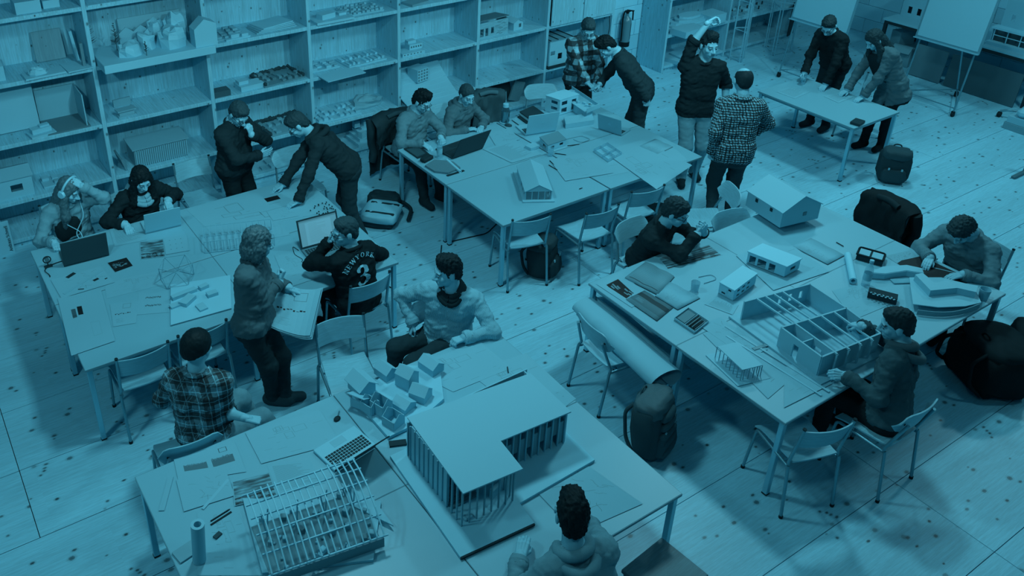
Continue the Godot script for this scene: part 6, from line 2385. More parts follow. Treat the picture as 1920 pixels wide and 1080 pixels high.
func backpack(at: Vector3, turn: float, s: Vector3, v: float, label: String, lie := 0.0, padded := false) -> Node3D:
	var t := thing("backpack", label, "backpack", at, turn)
	var lean := Basis(Vector3.RIGHT, lie)
	var st := begin(false)
	soft(st, Vector3.ZERO, s, 0.5, 0.07, lean, at.x)
	part("body", st, mat(v, 0.75, tex.cloth, 4.0), t)
	st = begin(false)
	soft(st, lean * Vector3(0, s.y * 0.06, s.z * 0.42), Vector3(s.x * 0.78, s.y * 0.45, s.z * 0.45), 0.5, 0.08, lean, at.z)
	part("front_pocket", st, mat(v * 1.3, 0.7, tex.cloth, 4.0), t)
	st = begin(false)
	soft(st, lean * Vector3(0, s.y * 0.74, s.z * 0.05), Vector3(s.x * 0.92, s.y * 0.32, s.z * 1.02), 0.6, 0.08, lean, at.z + 5.0)
	part("top_flap", st, mat(v * 1.5, 0.7, tex.cloth, 4.0), t)
	for k in [-1, 1]:
		st = begin()
		tube(st, bent([lean * Vector3(k * s.x * 0.25, s.y * 0.9, -s.z * 0.45), lean * Vector3(k * s.x * 0.3, s.y * 0.75, -s.z * 0.72), lean * Vector3(k * s.x * 0.36, s.y * 0.3, -s.z * 0.66), lean * Vector3(k * s.x * 0.4, s.y * 0.12, -s.z * 0.42)], 0.05, 4), 0.016, 6)
		part("shoulder_strap", st, mat(v * 0.8, 0.8), t)
		st = begin()
		bx(st, lean * Vector3(k * s.x * 0.2, s.y * 0.52, s.z * 0.62), Vector3(0.022, 0.03, 0.012), 0.003, lean)
		part("buckle", st, mat(0.6, 0.4), t)
	st = begin()
	tube(st, bent([lean * Vector3(-0.05, s.y * 0.98, -s.z * 0.3), lean * Vector3(-0.04, s.y * 1.1, -s.z * 0.3), lean * Vector3(0.04, s.y * 1.1, -s.z * 0.3), lean * Vector3(0.05, s.y * 0.98, -s.z * 0.3)], 0.03, 3), 0.009, 6)
	part("handle", st, mat(v * 0.8, 0.8), t)
	if padded:
		for k in 5:
			st = begin(false)
			soft(st, lean * Vector3(0, s.y * (0.1 + k * 0.15), s.z * 0.5), Vector3(s.x * (0.74 - 0.05 * k), s.y * 0.15, s.z * 0.4), 0.7, 0.05, lean, k)
			part("padding", st, mat(v * 1.4, 0.8, tex.cloth, 4.0), t)
	return t


func jacket(at: Vector3, turn: float, v: float, label: String, w := 0.5, drop := 0.5, back := 0.55) -> void:
	# a coat hung over a chair back: folded over the top, sleeves hanging
	var t := thing("jacket", label, "jacket", at, turn)
	var st := begin(false)
	var f := func(u: float, vv: float, l: float) -> Vector3:
		var a := u * 2.0 - 1.0
		var y: float
		var z: float
		var r := 0.05 + l
		if vv < 0.4:
			y = lerpf(0.84 - drop, 0.84, vv / 0.4)
			z = r + 0.03
		elif vv < 0.6:
			var q := (vv - 0.4) / 0.2 * PI
			y = 0.84 + sin(q) * (0.045 + l)
			z = cos(q) * r + 0.03 * cos(q)
		else:
			y = lerpf(0.84, 0.84 - back, (vv - 0.6) / 0.4)
			z = -r - 0.03
		var n := noise.get_noise_3d(u * 5.0 + at.x, vv * 3.0, at.z) * 0.05 + noise.get_noise_3d(u * 12.0, vv * 6.0 + at.x, 3.0) * 0.02
		return Vector3(a * w * 0.5 * (1.0 + 0.12 * noise.get_noise_2d(vv * 4.0, a * 2.0 + at.x)), y - 0.03 * a * a, z + n - 0.04 * (1.0 - a * a) + (0.02 if z > 0 else -0.02))
	grid(st, f, 16, 22, 0.014)
	part("body", st, mat(v, 0.7, tex.cloth, 4.0), t)
	for k in [-1, 1]:
		st = begin()
		var pts := []
		for i in 6:
			pts.append(Vector3(k * (w * 0.47 + 0.02 * sin(i * 1.3)), 0.84 - i * 0.11, -0.05 + 0.03 * sin(i * 2.0 + k)))
		tube(st, pts, 0.055, 10, 0.045)
		part("sleeve", st, mat(v * 1.1, 0.7, tex.cloth, 4.0), t)
	st = begin()
	tube(st, bent([Vector3(-0.12, 0.87, 0.06), Vector3(0, 0.9, 0.07), Vector3(0.12, 0.87, 0.06)], 0.05, 4), 0.03, 8)
	part("collar", st, mat(v * 1.2, 0.7), t)


func make_floor_things() -> void:
	backpack(Vector3(10.204, 0.000, -5.049), -0.9, Vector3(0.36, 0.42, 0.24), 0.09, "dark backpack standing by the single table's leg")
	backpack(Vector3(5.243, 0.000, -5.758), 0.5, Vector3(0.36, 0.4, 0.26), 0.07, "black backpack on the floor under the middle table's corner chair", -0.15)
	backpack(Vector3(4.372, 0.000, -3.381), 0.35, Vector3(0.4, 0.52, 0.24), 0.14, "padded dark backpack standing below the big paper roll", -0.12, true)
	backpack(Vector3(6.75, 0, -5.62), 0.6, Vector3(0.36, 0.36, 0.3), 0.06, "black backpack on the floor beside the gingham man's legs", -0.3)
	backpack(Vector3(7.381, 0.000, -2.420), 1.1, Vector3(0.62, 0.46, 0.5), 0.025, "big black bag slumped at the right table's corner", 0.1)
	backpack(Vector3(8.033, 0.000, -2.416), 2.2, Vector3(0.36, 0.4, 0.3), 0.03, "black bag leaning behind the big slumped bag", -0.4)
	# messenger bag on the floor
	var t := thing("messenger_bag", "white and black messenger bag lying on the floor between the tables", "bag", Vector3(4.360, 0.000, -7.599), 0.75)
	var st := begin(false)
	soft(st, Vector3.ZERO, Vector3(0.46, 0.16, 0.4), 0.4, 0.05)
	part("body", st, mat(0.08, 0.7), t)
	st = begin(false)
	soft(st, Vector3(-0.05, 0.08, 0.02), Vector3(0.42, 0.11, 0.42), 0.4, 0.05)
	var fl := part("flap", st, mat(0.74, 0.6), t)
	for k in [-1, 1]:
		st = begin()
		bx(st, Vector3(-0.05 + k * 0.11, 0.178, 0.03), Vector3(0.05, 0.025, 0.34), 0.008)
		part("strap_band", st, mat(0.05, 0.6), fl)
	st = begin()
	tube(st, bent([Vector3(0.2, 0.1, -0.2), Vector3(0.34, 0.09, -0.1), Vector3(0.36, 0.07, 0.15), Vector3(0.24, 0.06, 0.3), Vector3(0.0, 0.04, 0.32)], 0.08, 5), 0.022, 7)
	part("shoulder_strap", st, mat(0.05, 0.6), t)
	st = begin(false)
	soft(st, Vector3(0.3, 0, -0.05), Vector3(0.24, 0.17, 0.4), 0.5, 0.1)
	part("side_pouch", st, mat(0.06, 0.7), t)
	# jackets on chairs
	jacket(Vector3(8.12, 0, -3.93), deg_to_rad(-100), 0.035, "black jacket hung over the chair beside the grey-sweater man", 0.56, 0.4, 0.6)
	jacket(Vector3(6.38, 0, -8.36), deg_to_rad(-12), 0.16, "dark grey jacket hung over the chair beside the hooded woman", 0.46, 0.36, 0.5)
	jacket(Vector3(5.02, 0, -8.42), deg_to_rad(4), 0.08, "dark jacket hanging behind the man in the striped sweater", 0.6, 0.3, 0.75)
	# wide roll of paper lying across a chair
	t = thing("paper_roll", "wide white paper roll lying across the chair by the right table", "paper roll")
	st = begin(false)
	var a := Vector3(4.652, 0.580, -4.598)
	var b := Vector3(4.592, 0.520, -3.553)
	var ax := (b - a)
	var x := ax.normalized()
	var side := x.cross(Vector3.UP).normalized()
	var up := side.cross(x)
	var f := func(u: float, v: float, l: float) -> Vector3:
		var q := v * 2.6 * PI
		var r := 0.15 - 0.045 * v - l
		var wv := 1.0 + 0.06 * sin(u * 5.0)
		return a + ax * (u * 1.0 + 0.06 * v) + (side * cos(q + 2.6) * r * 1.25 + up * sin(q + 2.6) * r * 0.72) * wv * lerpf(0.75, 1.05, u)
	spiral(st, f, 8, 40)
	part("roll", st, mat(0.7, 0.7), t)
	st = begin(false)
	var g := func(u: float, v: float, l: float) -> Vector3:
		return a + ax * u + side * (-0.16 - 0.16 * v) + up * (-0.02 - 0.05 * v * v)
	spiral(st, g, 6, 6)
	part("loose_end", st, mat(0.7, 0.7), t)
	# stool at the near edge
	t = thing("stool", "dark wooden stool at the foreground table's near edge, cut by the picture", "stool", Vector3(3.3, 0, -2.3), 0.1)
	st = begin()
	bx(st, Vector3(0, 0.44, 0), Vector3(0.4, 0.03, 0.36), 0.006)
	part("seat", st, mat(0.3, 0.5, tex.ply, 3.0), t)
	for sx in [-1, 1]:
		for sz in [-1, 1]:
			st = begin()
			bx(st, Vector3(sx * 0.17, 0.212, sz * 0.15), Vector3(0.035, 0.425, 0.035), 0.004)
			part("leg", st, mat(0.4, 0.5), t)
	# cables on the floor
	for c in [[[Vector3(4.72, 0.008, -6.78), Vector3(5.2, 0.008, -6.7), Vector3(5.6, 0.008, -6.9)], "black cable across the floor under the middle table"], [[Vector3(4.633, 0.008, -6.763), Vector3(4.505, 0.008, -6.592), Vector3(4.484, 0.008, -6.459)], "black cable end by the middle table's leg pair"], [[Vector3(3.742, 0.008, -6.418), Vector3(3.781, 0.008, -6.294), Vector3(3.811, 0.008, -6.199)], "short black cable on the floor beside the cardigan man"]]:
		st = begin()
		tube(st, bent(c[0], 0.06, 4), 0.006, 6)
		single("floor_cable", st, mat(0.03, 0.5), c[1], "cable")


func spiral(st: SurfaceTool, f: Callable, nu: int, nv: int) -> void:
	# a thin two-sided sheet
	for face in 2:
		st.set_smooth_group(face)
		var l := 0.0015 * face
		for i in nu:
			for j in nv:
				var a: Vector3 = f.call(float(i) / nu, float(j) / nv, l)
				var b: Vector3 = f.call(float(i + 1) / nu, float(j) / nv, l)
				var c: Vector3 = f.call(float(i + 1) / nu, float(j + 1) / nv, l)
				var d: Vector3 = f.call(float(i) / nu, float(j + 1) / nv, l)
				for p in ([a, b, c, a, c, d] if face == 0 else [a, c, b, a, d, c]):
					st.add_vertex(p)


# ---------------------------------------------------------------- people
# Bodies are distance fields of tapered capsules, joined smoothly and meshed as surface nets.

var head_net := {}
var hand_nets := []


func nets(prims: Array, cell: float, k: float) -> Dictionary:
	# prims: capsule [a, b, ra, rb, label] or ellipsoid [centre, radii, label, sign]
	var lo := Vector3.INF
	var hi := -Vector3.INF
	for p in prims:
		if p.size() == 5:
			var r: float = maxf(p[2], p[3])
			for e: Vector3 in [p[0], p[1]]:
				lo = lo.min(e - Vector3.ONE * r)
				hi = hi.max(e + Vector3.ONE * r)
		elif p[3] > 0:
			lo = lo.min(p[0] - p[1])
			hi = hi.max(p[0] + p[1])
	var pad := cell * 3.0 + k * 0.3
	lo -= Vector3.ONE * pad
	hi += Vector3.ONE * pad
	var nx := int((hi.x - lo.x) / cell) + 2
	var ny := int((hi.y - lo.y) / cell) + 2
	var nz := int((hi.z - lo.z) / cell) + 2
	var D := PackedFloat32Array()
	D.resize(nx * ny * nz)
	D.fill(1.0)
	var B := D.duplicate()
	var L := PackedByteArray()
	L.resize(nx * ny * nz)
	for p in prims:
		var cap: bool = p.size() == 5
		var a: Vector3 = p[0]
		var b: Vector3 = p[1]
		var ra := 0.0
		var rb := 0.0
		var plo: Vector3
		var phi: Vector3
		var lab: int
		var sub := false
		var mar := k + cell * 2.5
		if cap:
			ra = p[2]
			rb = p[3]
			lab = p[4]
			var r := maxf(ra, rb) + mar
			plo = a.min(b) - Vector3.ONE * r
			phi = a.max(b) + Vector3.ONE * r
		else:
			lab = p[2]
			sub = p[3] < 0
			plo = a - b - Vector3.ONE * mar
			phi = a + b + Vector3.ONE * mar
		var i0 := clampi(int((plo.x - lo.x) / cell), 0, nx - 1)
		var i1 := clampi(int((phi.x - lo.x) / cell) + 1, 0, nx - 1)
		var j0 := clampi(int((plo.y - lo.y) / cell), 0, ny - 1)
		var j1 := clampi(int((phi.y - lo.y) / cell) + 1, 0, ny - 1)
		var k0 := clampi(int((plo.z - lo.z) / cell), 0, nz - 1)
		var k1 := clampi(int((phi.z - lo.z) / cell) + 1, 0, nz - 1)
		var ba := b - a
		var il := 1.0 / maxf(ba.length_squared(), 1e-9)
		var dr := rb - ra
		var ib := Vector3.ONE / b if not cap else Vector3.ONE
		for z in range(k0, k1 + 1):
			for y in range(j0, j1 + 1):
				var at := (z * ny + y) * nx
				var q := lo + Vector3(i0, y, z) * cell - a
				for x in range(i0, i1 + 1):
					var d: float
					if cap:
						var t := clampf(q.dot(ba) * il, 0.0, 1.0)
						d = (q - ba * t).length() - ra - dr * t
					else:
						var e := q * ib
						var e0 := e.length()
						d = e0 * (e0 - 1.0) / maxf((e * ib).length(), 1e-6)
					q.x += cell
					var o := D[at + x]
					if sub:
						d = -d
						var h := maxf(k - absf(d - o), 0.0)
						D[at + x] = maxf(d, o) + h * h / (4.0 * k)
					else:
						if d < B[at + x]:
							B[at + x] = d
							L[at + x] = lab
						var h := maxf(k - absf(d - o), 0.0)
						D[at + x] = minf(d, o) - h * h / (4.0 * k)
	var V := PackedVector3Array()
	var N := PackedVector3Array()
	var VL := PackedByteArray()
	var I := PackedInt32Array()
	I.resize(nx * ny * nz)
	I.fill(-1)
	var sy := nx
	var sz := nx * ny
	var near := cell * 2.0
	var quads := PackedInt32Array()
	for z in nz - 1:
		for y in ny - 1:
			var at := (z * ny + y) * nx
			for x in nx - 1:
				var i := at + x
				var d0 := D[i]
				if d0 > near or d0 < -near:
					continue
				var d1 := D[i + 1]
				var d2 := D[i + sy]
				var d3 := D[i + sy + 1]
				var d4 := D[i + sz]
				var d5 := D[i + sz + 1]
				var d6 := D[i + sz + sy]
				var d7 := D[i + sz + sy + 1]
				var m := int(d0 < 0) + int(d1 < 0) + int(d2 < 0) + int(d3 < 0) + int(d4 < 0) + int(d5 < 0) + int(d6 < 0) + int(d7 < 0)
				if m == 0 or m == 8:
					continue
				var s := Vector3.ZERO
				var c := 0
				if (d0 < 0) != (d1 < 0): s += Vector3(d0 / (d0 - d1), 0, 0); c += 1
				if (d2 < 0) != (d3 < 0): s += Vector3(d2 / (d2 - d3), 1, 0); c += 1
				if (d4 < 0) != (d5 < 0): s += Vector3(d4 / (d4 - d5), 0, 1); c += 1
				if (d6 < 0) != (d7 < 0): s += Vector3(d6 / (d6 - d7), 1, 1); c += 1
				if (d0 < 0) != (d2 < 0): s += Vector3(0, d0 / (d0 - d2), 0); c += 1
				if (d1 < 0) != (d3 < 0): s += Vector3(1, d1 / (d1 - d3), 0); c += 1
				if (d4 < 0) != (d6 < 0): s += Vector3(0, d4 / (d4 - d6), 1); c += 1
				if (d5 < 0) != (d7 < 0): s += Vector3(1, d5 / (d5 - d7), 1); c += 1
				if (d0 < 0) != (d4 < 0): s += Vector3(0, 0, d0 / (d0 - d4)); c += 1
				if (d1 < 0) != (d5 < 0): s += Vector3(1, 0, d1 / (d1 - d5)); c += 1
				if (d2 < 0) != (d6 < 0): s += Vector3(0, 1, d2 / (d2 - d6)); c += 1
				if (d3 < 0) != (d7 < 0): s += Vector3(1, 1, d3 / (d3 - d7)); c += 1
				I[i] = V.size()
				V.append(lo + (Vector3(x, y, z) + s / c) * cell)
				N.append(Vector3(d1 + d3 + d5 + d7 - d0 - d2 - d4 - d6, d2 + d3 + d6 + d7 - d0 - d1 - d4 - d5, d4 + d5 + d6 + d7 - d0 - d1 - d2 - d3).normalized())
				VL.append(L[i])
				if x > 0 and y > 0 and z > 0:
					if (d0 < 0) != (d1 < 0):
						quad_ix(quads, I[i], I[i - sy], I[i - sy - sz], I[i - sz], d0 < 0)
					if (d0 < 0) != (d2 < 0):
						quad_ix(quads, I[i], I[i - sz], I[i - sz - 1], I[i - 1], d0 < 0)
					if (d0 < 0) != (d4 < 0):
						quad_ix(quads, I[i], I[i - 1], I[i - 1 - sy], I[i - sy], d0 < 0)
	return {"v": V, "n": N, "l": VL, "q": quads}


func quad_ix(q: PackedInt32Array, a: int, b: int, c: int, d: int, flip: bool) -> void:
	if a < 0 or b < 0 or c < 0 or d < 0:
		return
	if flip:
		q.append_array([a, d, c, a, c, b])
	else:
		q.append_array([a, b, c, a, c, d])


func mesh_of(V: PackedVector3Array, N: PackedVector3Array, C: PackedColorArray, ix: PackedInt32Array) -> ArrayMesh:
	var arr := []
	arr.resize(Mesh.ARRAY_MAX)
	arr[Mesh.ARRAY_VERTEX] = V
	arr[Mesh.ARRAY_NORMAL] = N
	if C.size():
		arr[Mesh.ARRAY_COLOR] = C
	arr[Mesh.ARRAY_INDEX] = ix
	var m := ArrayMesh.new()
	m.add_surface_from_arrays(Mesh.PRIMITIVE_TRIANGLES, arr)
	return m


func build_templates() -> void:
	# head, face towards +z, centre between the ears
	var h := [[Vector3(0, 0.03, -0.012), Vector3(0.075, 0.09, 0.094), 0, 1], [Vector3(0, -0.04, 0.024), Vector3(0.06, 0.07, 0.068), 0, 1], [Vector3(0, -0.088, 0.066), Vector3(0.026, 0.02, 0.022), 0, 1], [Vector3(0, 0.022, 0.078), Vector3(0.056, 0.016, 0.014), 0, 1], [Vector3(0.043, -0.022, 0.06), Vector3(0.022, 0.022, 0.022), 0, 1], [Vector3(-0.043, -0.022, 0.06), Vector3(0.022, 0.022, 0.022), 0, 1], [Vector3(0.033, 0.002, 0.1), Vector3(0.021, 0.015, 0.02), 0, -1], [Vector3(-0.033, 0.002, 0.1), Vector3(0.021, 0.015, 0.02), 0, -1], [Vector3(0, 0.012, 0.088), Vector3(0, -0.028, 0.113), 0.008, 0.013, 0], [Vector3(0.013, -0.033, 0.1), Vector3(-0.013, -0.033, 0.1), 0.009, 0.009, 0], [Vector3(0.02, -0.059, 0.084), Vector3(-0.02, -0.059, 0.084), 0.008, 0.008, 0], [Vector3(0.016, -0.069, 0.082), Vector3(-0.016, -0.069, 0.082), 0.008, 0.008, 0], [Vector3(0.033, 0.003, 0.079), Vector3(0.012, 0.011, 0.012), 0, 1], [Vector3(-0.033, 0.003, 0.079), Vector3(0.012, 0.011, 0.012), 0, 1], [Vector3(0.079, -0.003, -0.008), Vector3(0.011, 0.032, 0.019), 0, 1], [Vector3(-0.079, -0.003, -0.008), Vector3(0.011, 0.032, 0.019), 0, 1], [Vector3(0, -0.05, -0.02), Vector3(0, -0.13, -0.03), 0.054, 0.056, 0]]
	head_net = nets(h, 0.0042, 0.014)
	var C := PackedColorArray()
	for p: Vector3 in head_net.v:
		var c := 1.0
		var ax := absf(p.x)
		if p.z > 0.06:
			if p.y > 0.018 and p.y < 0.03 and ax > 0.014 and ax < 0.055:
				c = 0.22
			elif Vector2((ax - 0.033) / 0.014, (p.y - 0.002) / 0.0065).length() < 1.0:
				c = 0.1
			elif p.y < -0.052 and p.y > -0.075 and ax < 0.024:
				c = 0.55
		C.append(Color(c, c, c))
	head_net.c = C
	# right hands: relaxed, gripping, closed
	for bend in [[14.0, 22.0, 14.0], [48.0, 55.0, 35.0], [80.0, 92.0, 60.0]]:
		var g := []
		var xs := [0.03, 0.0105, -0.0095, -0.028]
		var ls := [0.07, 0.078, 0.072, 0.056]
		for f in 4:
			var p := Vector3(xs[f], 0.088 - 0.004 * absf(f - 1.0), 0)
			g.append([Vector3(xs[f] * 0.7, 0.0, 0), p, 0.015, 0.0115, 0])
			var ang := 0.0
			for s in 3:
				ang += deg_to_rad(bend[s])
				var q: Vector3 = p + Vector3(xs[f] * 0.06, cos(ang), sin(ang)) * ls[f] * [0.45, 0.3, 0.25][s]
				g.append([p, q, 0.0092 - 0.0006 * s, 0.0086 - 0.0006 * s, 0])
				p = q
		var o: float = bend[0] / 80.0
		g.append([Vector3(0.02, 0.018, 0.004), Vector3(0.046, 0.05, 0.014 + 0.014 * o), 0.014, 0.0105, 0])
		g.append([Vector3(0.046, 0.05, 0.014 + 0.014 * o), Vector3(0.056 - 0.03 * o, 0.084, 0.02 + 0.026 * o), 0.0105, 0.008, 0])
		g.append([Vector3(0, -0.03, 0), Vector3(0, 0.015, 0), 0.026, 0.024, 0])
		hand_nets.append(nets(g, 0.0042, 0.006))


func two_bone(root: Vector3, target: Vector3, l1: float, l2: float, pole: Vector3) -> Array:
	var d := target - root
	var dist := d.length()
	var s := maxf(1.0, dist / (l1 + l2) * 1.002)
	l1 *= s
	l2 *= s
	dist = maxf(dist, absf(l1 - l2) + 0.01)
	var dir := d.normalized()
	var x := (l1 * l1 - l2 * l2 + dist * dist) / (2.0 * dist)
	var hgt := sqrt(maxf(0.0, l1 * l1 - x * x))
	var side := (pole - dir * pole.dot(dir)).normalized()
	return [root + dir * x + side * hgt, target]


func aim(y: Vector3, z: Vector3) -> Basis:
	# basis whose +y is y and whose +z leans to z
	y = y.normalized()
	z = (z - y * z.dot(y)).normalized()
	return Basis(y.cross(z), y, z)


func head_basis(yaw: float, pitch: float, roll := 0.0) -> Basis:
	return Basis(Vector3.UP, deg_to_rad(yaw)) * Basis(Vector3.RIGHT, deg_to_rad(pitch)) * Basis(Vector3(0, 0, 1), deg_to_rad(roll))


func facing(deg: float) -> Vector3:
	return Vector3(sin(deg_to_rad(deg)), 0, cos(deg_to_rad(deg)))


func person(P: Dictionary) -> Node3D:
	var s: float = P.get("s", 1.0)
	var pelvis: Vector3 = P.pelvis
	var neck: Vector3 = P.neck
	var base := Vector3(pelvis.x, 0, pelvis.z)
	var t := thing("person", P.label, "person", base)
	pelvis -= base
	neck -= base
	var f := facing(P.yaw)
	var up := (neck - pelvis).normalized()
	var right := f.cross(Vector3.UP)
	right = (right - up * right.dot(up)).normalized()
	var hright := facing(P.get("hyaw", P.yaw)).cross(Vector3.UP)
	var fwd := up.cross(right)
	var len := neck.distance_to(pelvis)
	var fat: float = P.get("fat", 1.0)
	var wid: float = P.get("wide", 1.0) * s
	var pr := []
	var sleeve: float = P.get("sleeve", 2.0)
	var hem: float = P.get("hem", 0.02)
	# trunk
	pr.append([pelvis - hright * 0.075 * s, pelvis + hright * 0.075 * s, 0.118 * s * fat, 0.118 * s * fat, 4])
	pr.append([pelvis + up * hem - right * 0.07 * s + fwd * 0.01, pelvis + up * hem + right * 0.07 * s + fwd * 0.01, 0.121 * s * fat, 0.121 * s * fat, 4])
	pr.append([pelvis + up * len * 0.32 - right * 0.055 * s + fwd * 0.02 * fat, pelvis + up * len * 0.32 + right * 0.055 * s + fwd * 0.02 * fat, 0.112 * s * fat, 0.112 * s * fat, 4])
	pr.append([pelvis + up * len * 0.62 - right * 0.08 * wid, pelvis + up * len * 0.62 + right * 0.08 * wid, 0.112 * s, 0.112 * s, 4])
	pr.append([pelvis + up * len * 0.84 - right * 0.1 * wid, pelvis + up * len * 0.84 + right * 0.1 * wid, 0.088 * s, 0.088 * s, 4])
	for k in [-1.0, 1.0]:
		pr.append([pelvis + right * 0.06 * k * s, pelvis + up * len * 0.7 + right * 0.085 * k * wid, 0.108 * s, 0.1 * s, 4])
		pr.append([neck - up * 0.01, neck - up * 0.07 * s + right * 0.17 * k * wid, 0.052 * s, 0.056 * s, 1])
	var hb := head_basis(P.head[0], P.head[1], P.head[2] if P.head.size() > 2 else 0.0)
	var hc: Vector3 = neck + up * 0.055 * s + hb * Vector3(0, 0.125, 0.03) * s
	if P.has("at_head"):
		hc = P.at_head - base
	pr.append([neck - up * 0.03, hc - hb.y * 0.07 * s - hb.z * 0.02 * s, 0.056 * s, 0.052 * s, 0])
	# arms
	var hands := []
	var cuffs := []
	for k in [-1.0, 1.0]:
		var w: Vector3 = (P.rh if k > 0 else P.lh) - base
		var pole: Vector3 = P.get("re" if k > 0 else "le", right * k * 0.8 - up - fwd * 0.5)
		var sh: Vector3 = neck - up * 0.075 * s + right * 0.185 * k * wid
		var e: Array = two_bone(sh, w, 0.285 * s, 0.255 * s, pole)
		var el: Vector3 = e[0]
		pr.append([sh, el, 0.06 * s, 0.047 * s, 1])
		if sleeve >= 1.0:
			var cl := clampf(sleeve - 1.0, 0.05, 1.0)
			cuffs.append([el.lerp(w, cl) - (w - el).normalized() * 0.006, (w - el).normalized(), lerpf(0.046, 0.034, cl) * s])
		else:
			cuffs.append([el + (w - el).normalized() * 0.03, (w - el).normalized(), 0.052 * s])
		if sleeve >= 1.0:
			var c := el.lerp(w, clampf(sleeve - 1.0, 0.05, 1.0))
			pr.append([el, c, 0.046 * s, lerpf(0.046, 0.034, clampf(sleeve - 1.0, 0.0, 1.0)) * s, 1])
			if sleeve < 2.0:
				pr.append([c, w, 0.04 * s, 0.029 * s, 0])
		else:
			pr.append([el, w, 0.044 * s, 0.03 * s, 0])
		var spec: Array = P.get("rhand" if k > 0 else "lhand", [])
		var fd: Vector3 = (w - el).normalized()
		var pn := Vector3.DOWN
		var pose := 0
		if spec.size() > 0:
			pose = spec[0]
		if spec.size() > 1:
			fd = spec[1].normalized()
		if spec.size() > 2:
			pn = spec[2]
		if absf(fd.dot(pn.normalized())) > 0.95:
			pn = fwd
		hands.append([w, fd, pn, pose, k])
	# legs
	for k in [-1.0, 1.0]:
		var an: Vector3 = (P.rf if k > 0 else P.lf) - base
		var hip: Vector3 = pelvis + hright * 0.085 * k * s - Vector3(0, 0.03, 0)
		var kp: Vector3 = P.get("knee", facing(P.get("hyaw", P.yaw)))
		var e: Array = two_bone(hip, an, 0.43 * s, 0.42 * s, kp + hright * k * 0.12)
		pr.append([hip, e[0], 0.092 * s * P.get("leg", 1.0), 0.066 * s, 2])
		pr.append([e[0], an, 0.064 * s, 0.045 * s, 2])
		var fo := facing(P.get("toe", P.get("hyaw", P.yaw)) - k * 8.0)
		pr.append([an - fo * 0.035 + Vector3(0, -0.032, 0), an + fo * 0.14 + Vector3(0, -0.042, 0), 0.042, 0.036, 3 if k > 0 else 5])
	var net := nets(pr, 0.0138, 0.045)
	# where the upper garment ends on the trunk
	var tags: PackedByteArray = net.l
	for i in tags.size():
		var d: float = (net.v[i] - pelvis).dot(up)
		if tags[i] == 4:
			tags[i] = 1 if d > hem - 0.06 else 2
		elif tags[i] == 2 and hem < 0.0 and d > hem - 0.06:
			tags[i] = 1
	net.l = tags
	# skin: the whole continuous figure with head and hands
	var V: PackedVector3Array = net.v.duplicate()
	var N: PackedVector3Array = net.n.duplicate()
	var ix: PackedInt32Array = net.q.duplicate()
	var C := PackedColorArray()
	C.resize(V.size())
	C.fill(Color(1, 1, 1))
	var at := V.size()
	var hs: float = 1.0 * s * P.get("hs", 1.08)
	for i in head_net.v.size():
		V.append(hc + hb * (head_net.v[i] * hs))
		N.append(hb * head_net.n[i])
		C.append(head_net.c[i])
	for i: int in head_net.q:
		ix.append(at + i)
	for h in hands:
		var hn: Dictionary = hand_nets[h[3]]
		var b := aim(h[1], h[2])
		at = V.size()
		for i in hn.v.size():
			var p: Vector3 = hn.v[i]
			var n: Vector3 = hn.n[i]
			if h[4] < 0:
				p.x = -p.x
				n.x = -n.x
			V.append(h[0] + b * (p * s))
			N.append(b * n)
			C.append(Color(1, 1, 1))
		var q: PackedInt32Array = hn.q
		for i in range(0, q.size(), 3):
			if h[4] < 0:
				ix.append_array([at + q[i], at + q[i + 2], at + q[i + 1]])
			else:
				ix.append_array([at + q[i], at + q[i + 1], at + q[i + 2]])
	var sm := StandardMaterial3D.new()
	sm.albedo_color = tone(P.get("skin", 0.7))
	sm.roughness = 0.6
	sm.vertex_color_use_as_albedo = true
	inst("body", mesh_of(V, N, C, ix), sm, t)
	# garments: shells over parts of the figure
	var g := [null, P.top, P.trousers, P.get("shoes", ["shoe", 0.06]), null, P.get("shoes", ["shoe", 0.06])]
	for lab in [1, 2, 3, 5]:
		var spec: Array = g[lab]
		shell(t, net, lab, spec, [0.0, 0.012, 0.009, 0.007, 0.0, 0.007][lab], base)
	var tm: Material = P.top[2] if P.top.size() > 2 else mat(P.top[1], 0.8, tex.cloth, 6.0)
	for c in cuffs:
		var cs := begin(false)
		var r: float = c[2]
		var z: Vector3 = c[1].cross(Vector3(0.31, 0.9, 0.2)).normalized()
		lathe(cs, [Vector2(r * 0.7, -0.034), Vector2(r + 0.022, -0.03), Vector2(r + 0.026, -0.005), Vector2(r + 0.02, 0.022), Vector2(r * 0.7, 0.026)], 18, Transform3D(aim(c[1], z), c[0]))
		part("cuff", cs, tm, t)
	var nb := begin(false)
	var loop := []
	for i in 21:
		var q := TAU * i / 20.0
		loop.append(neck + up * (0.004 - 0.022 * cos(q)) * s + (fwd * cos(q) * 0.082 + right * sin(q) * 0.088) * s)
	tube(nb, loop, 0.019 * s, 8)
	part("neckband", nb, tm, t)
	hair(t, hc, hb, hs, P.hair)
	if P.get("glasses", false):
		glasses(t, hc, hb, hs)
	t.set_meta("parts_at", [hc, hb, hs, neck, up, right, fwd, pelvis])
	return t


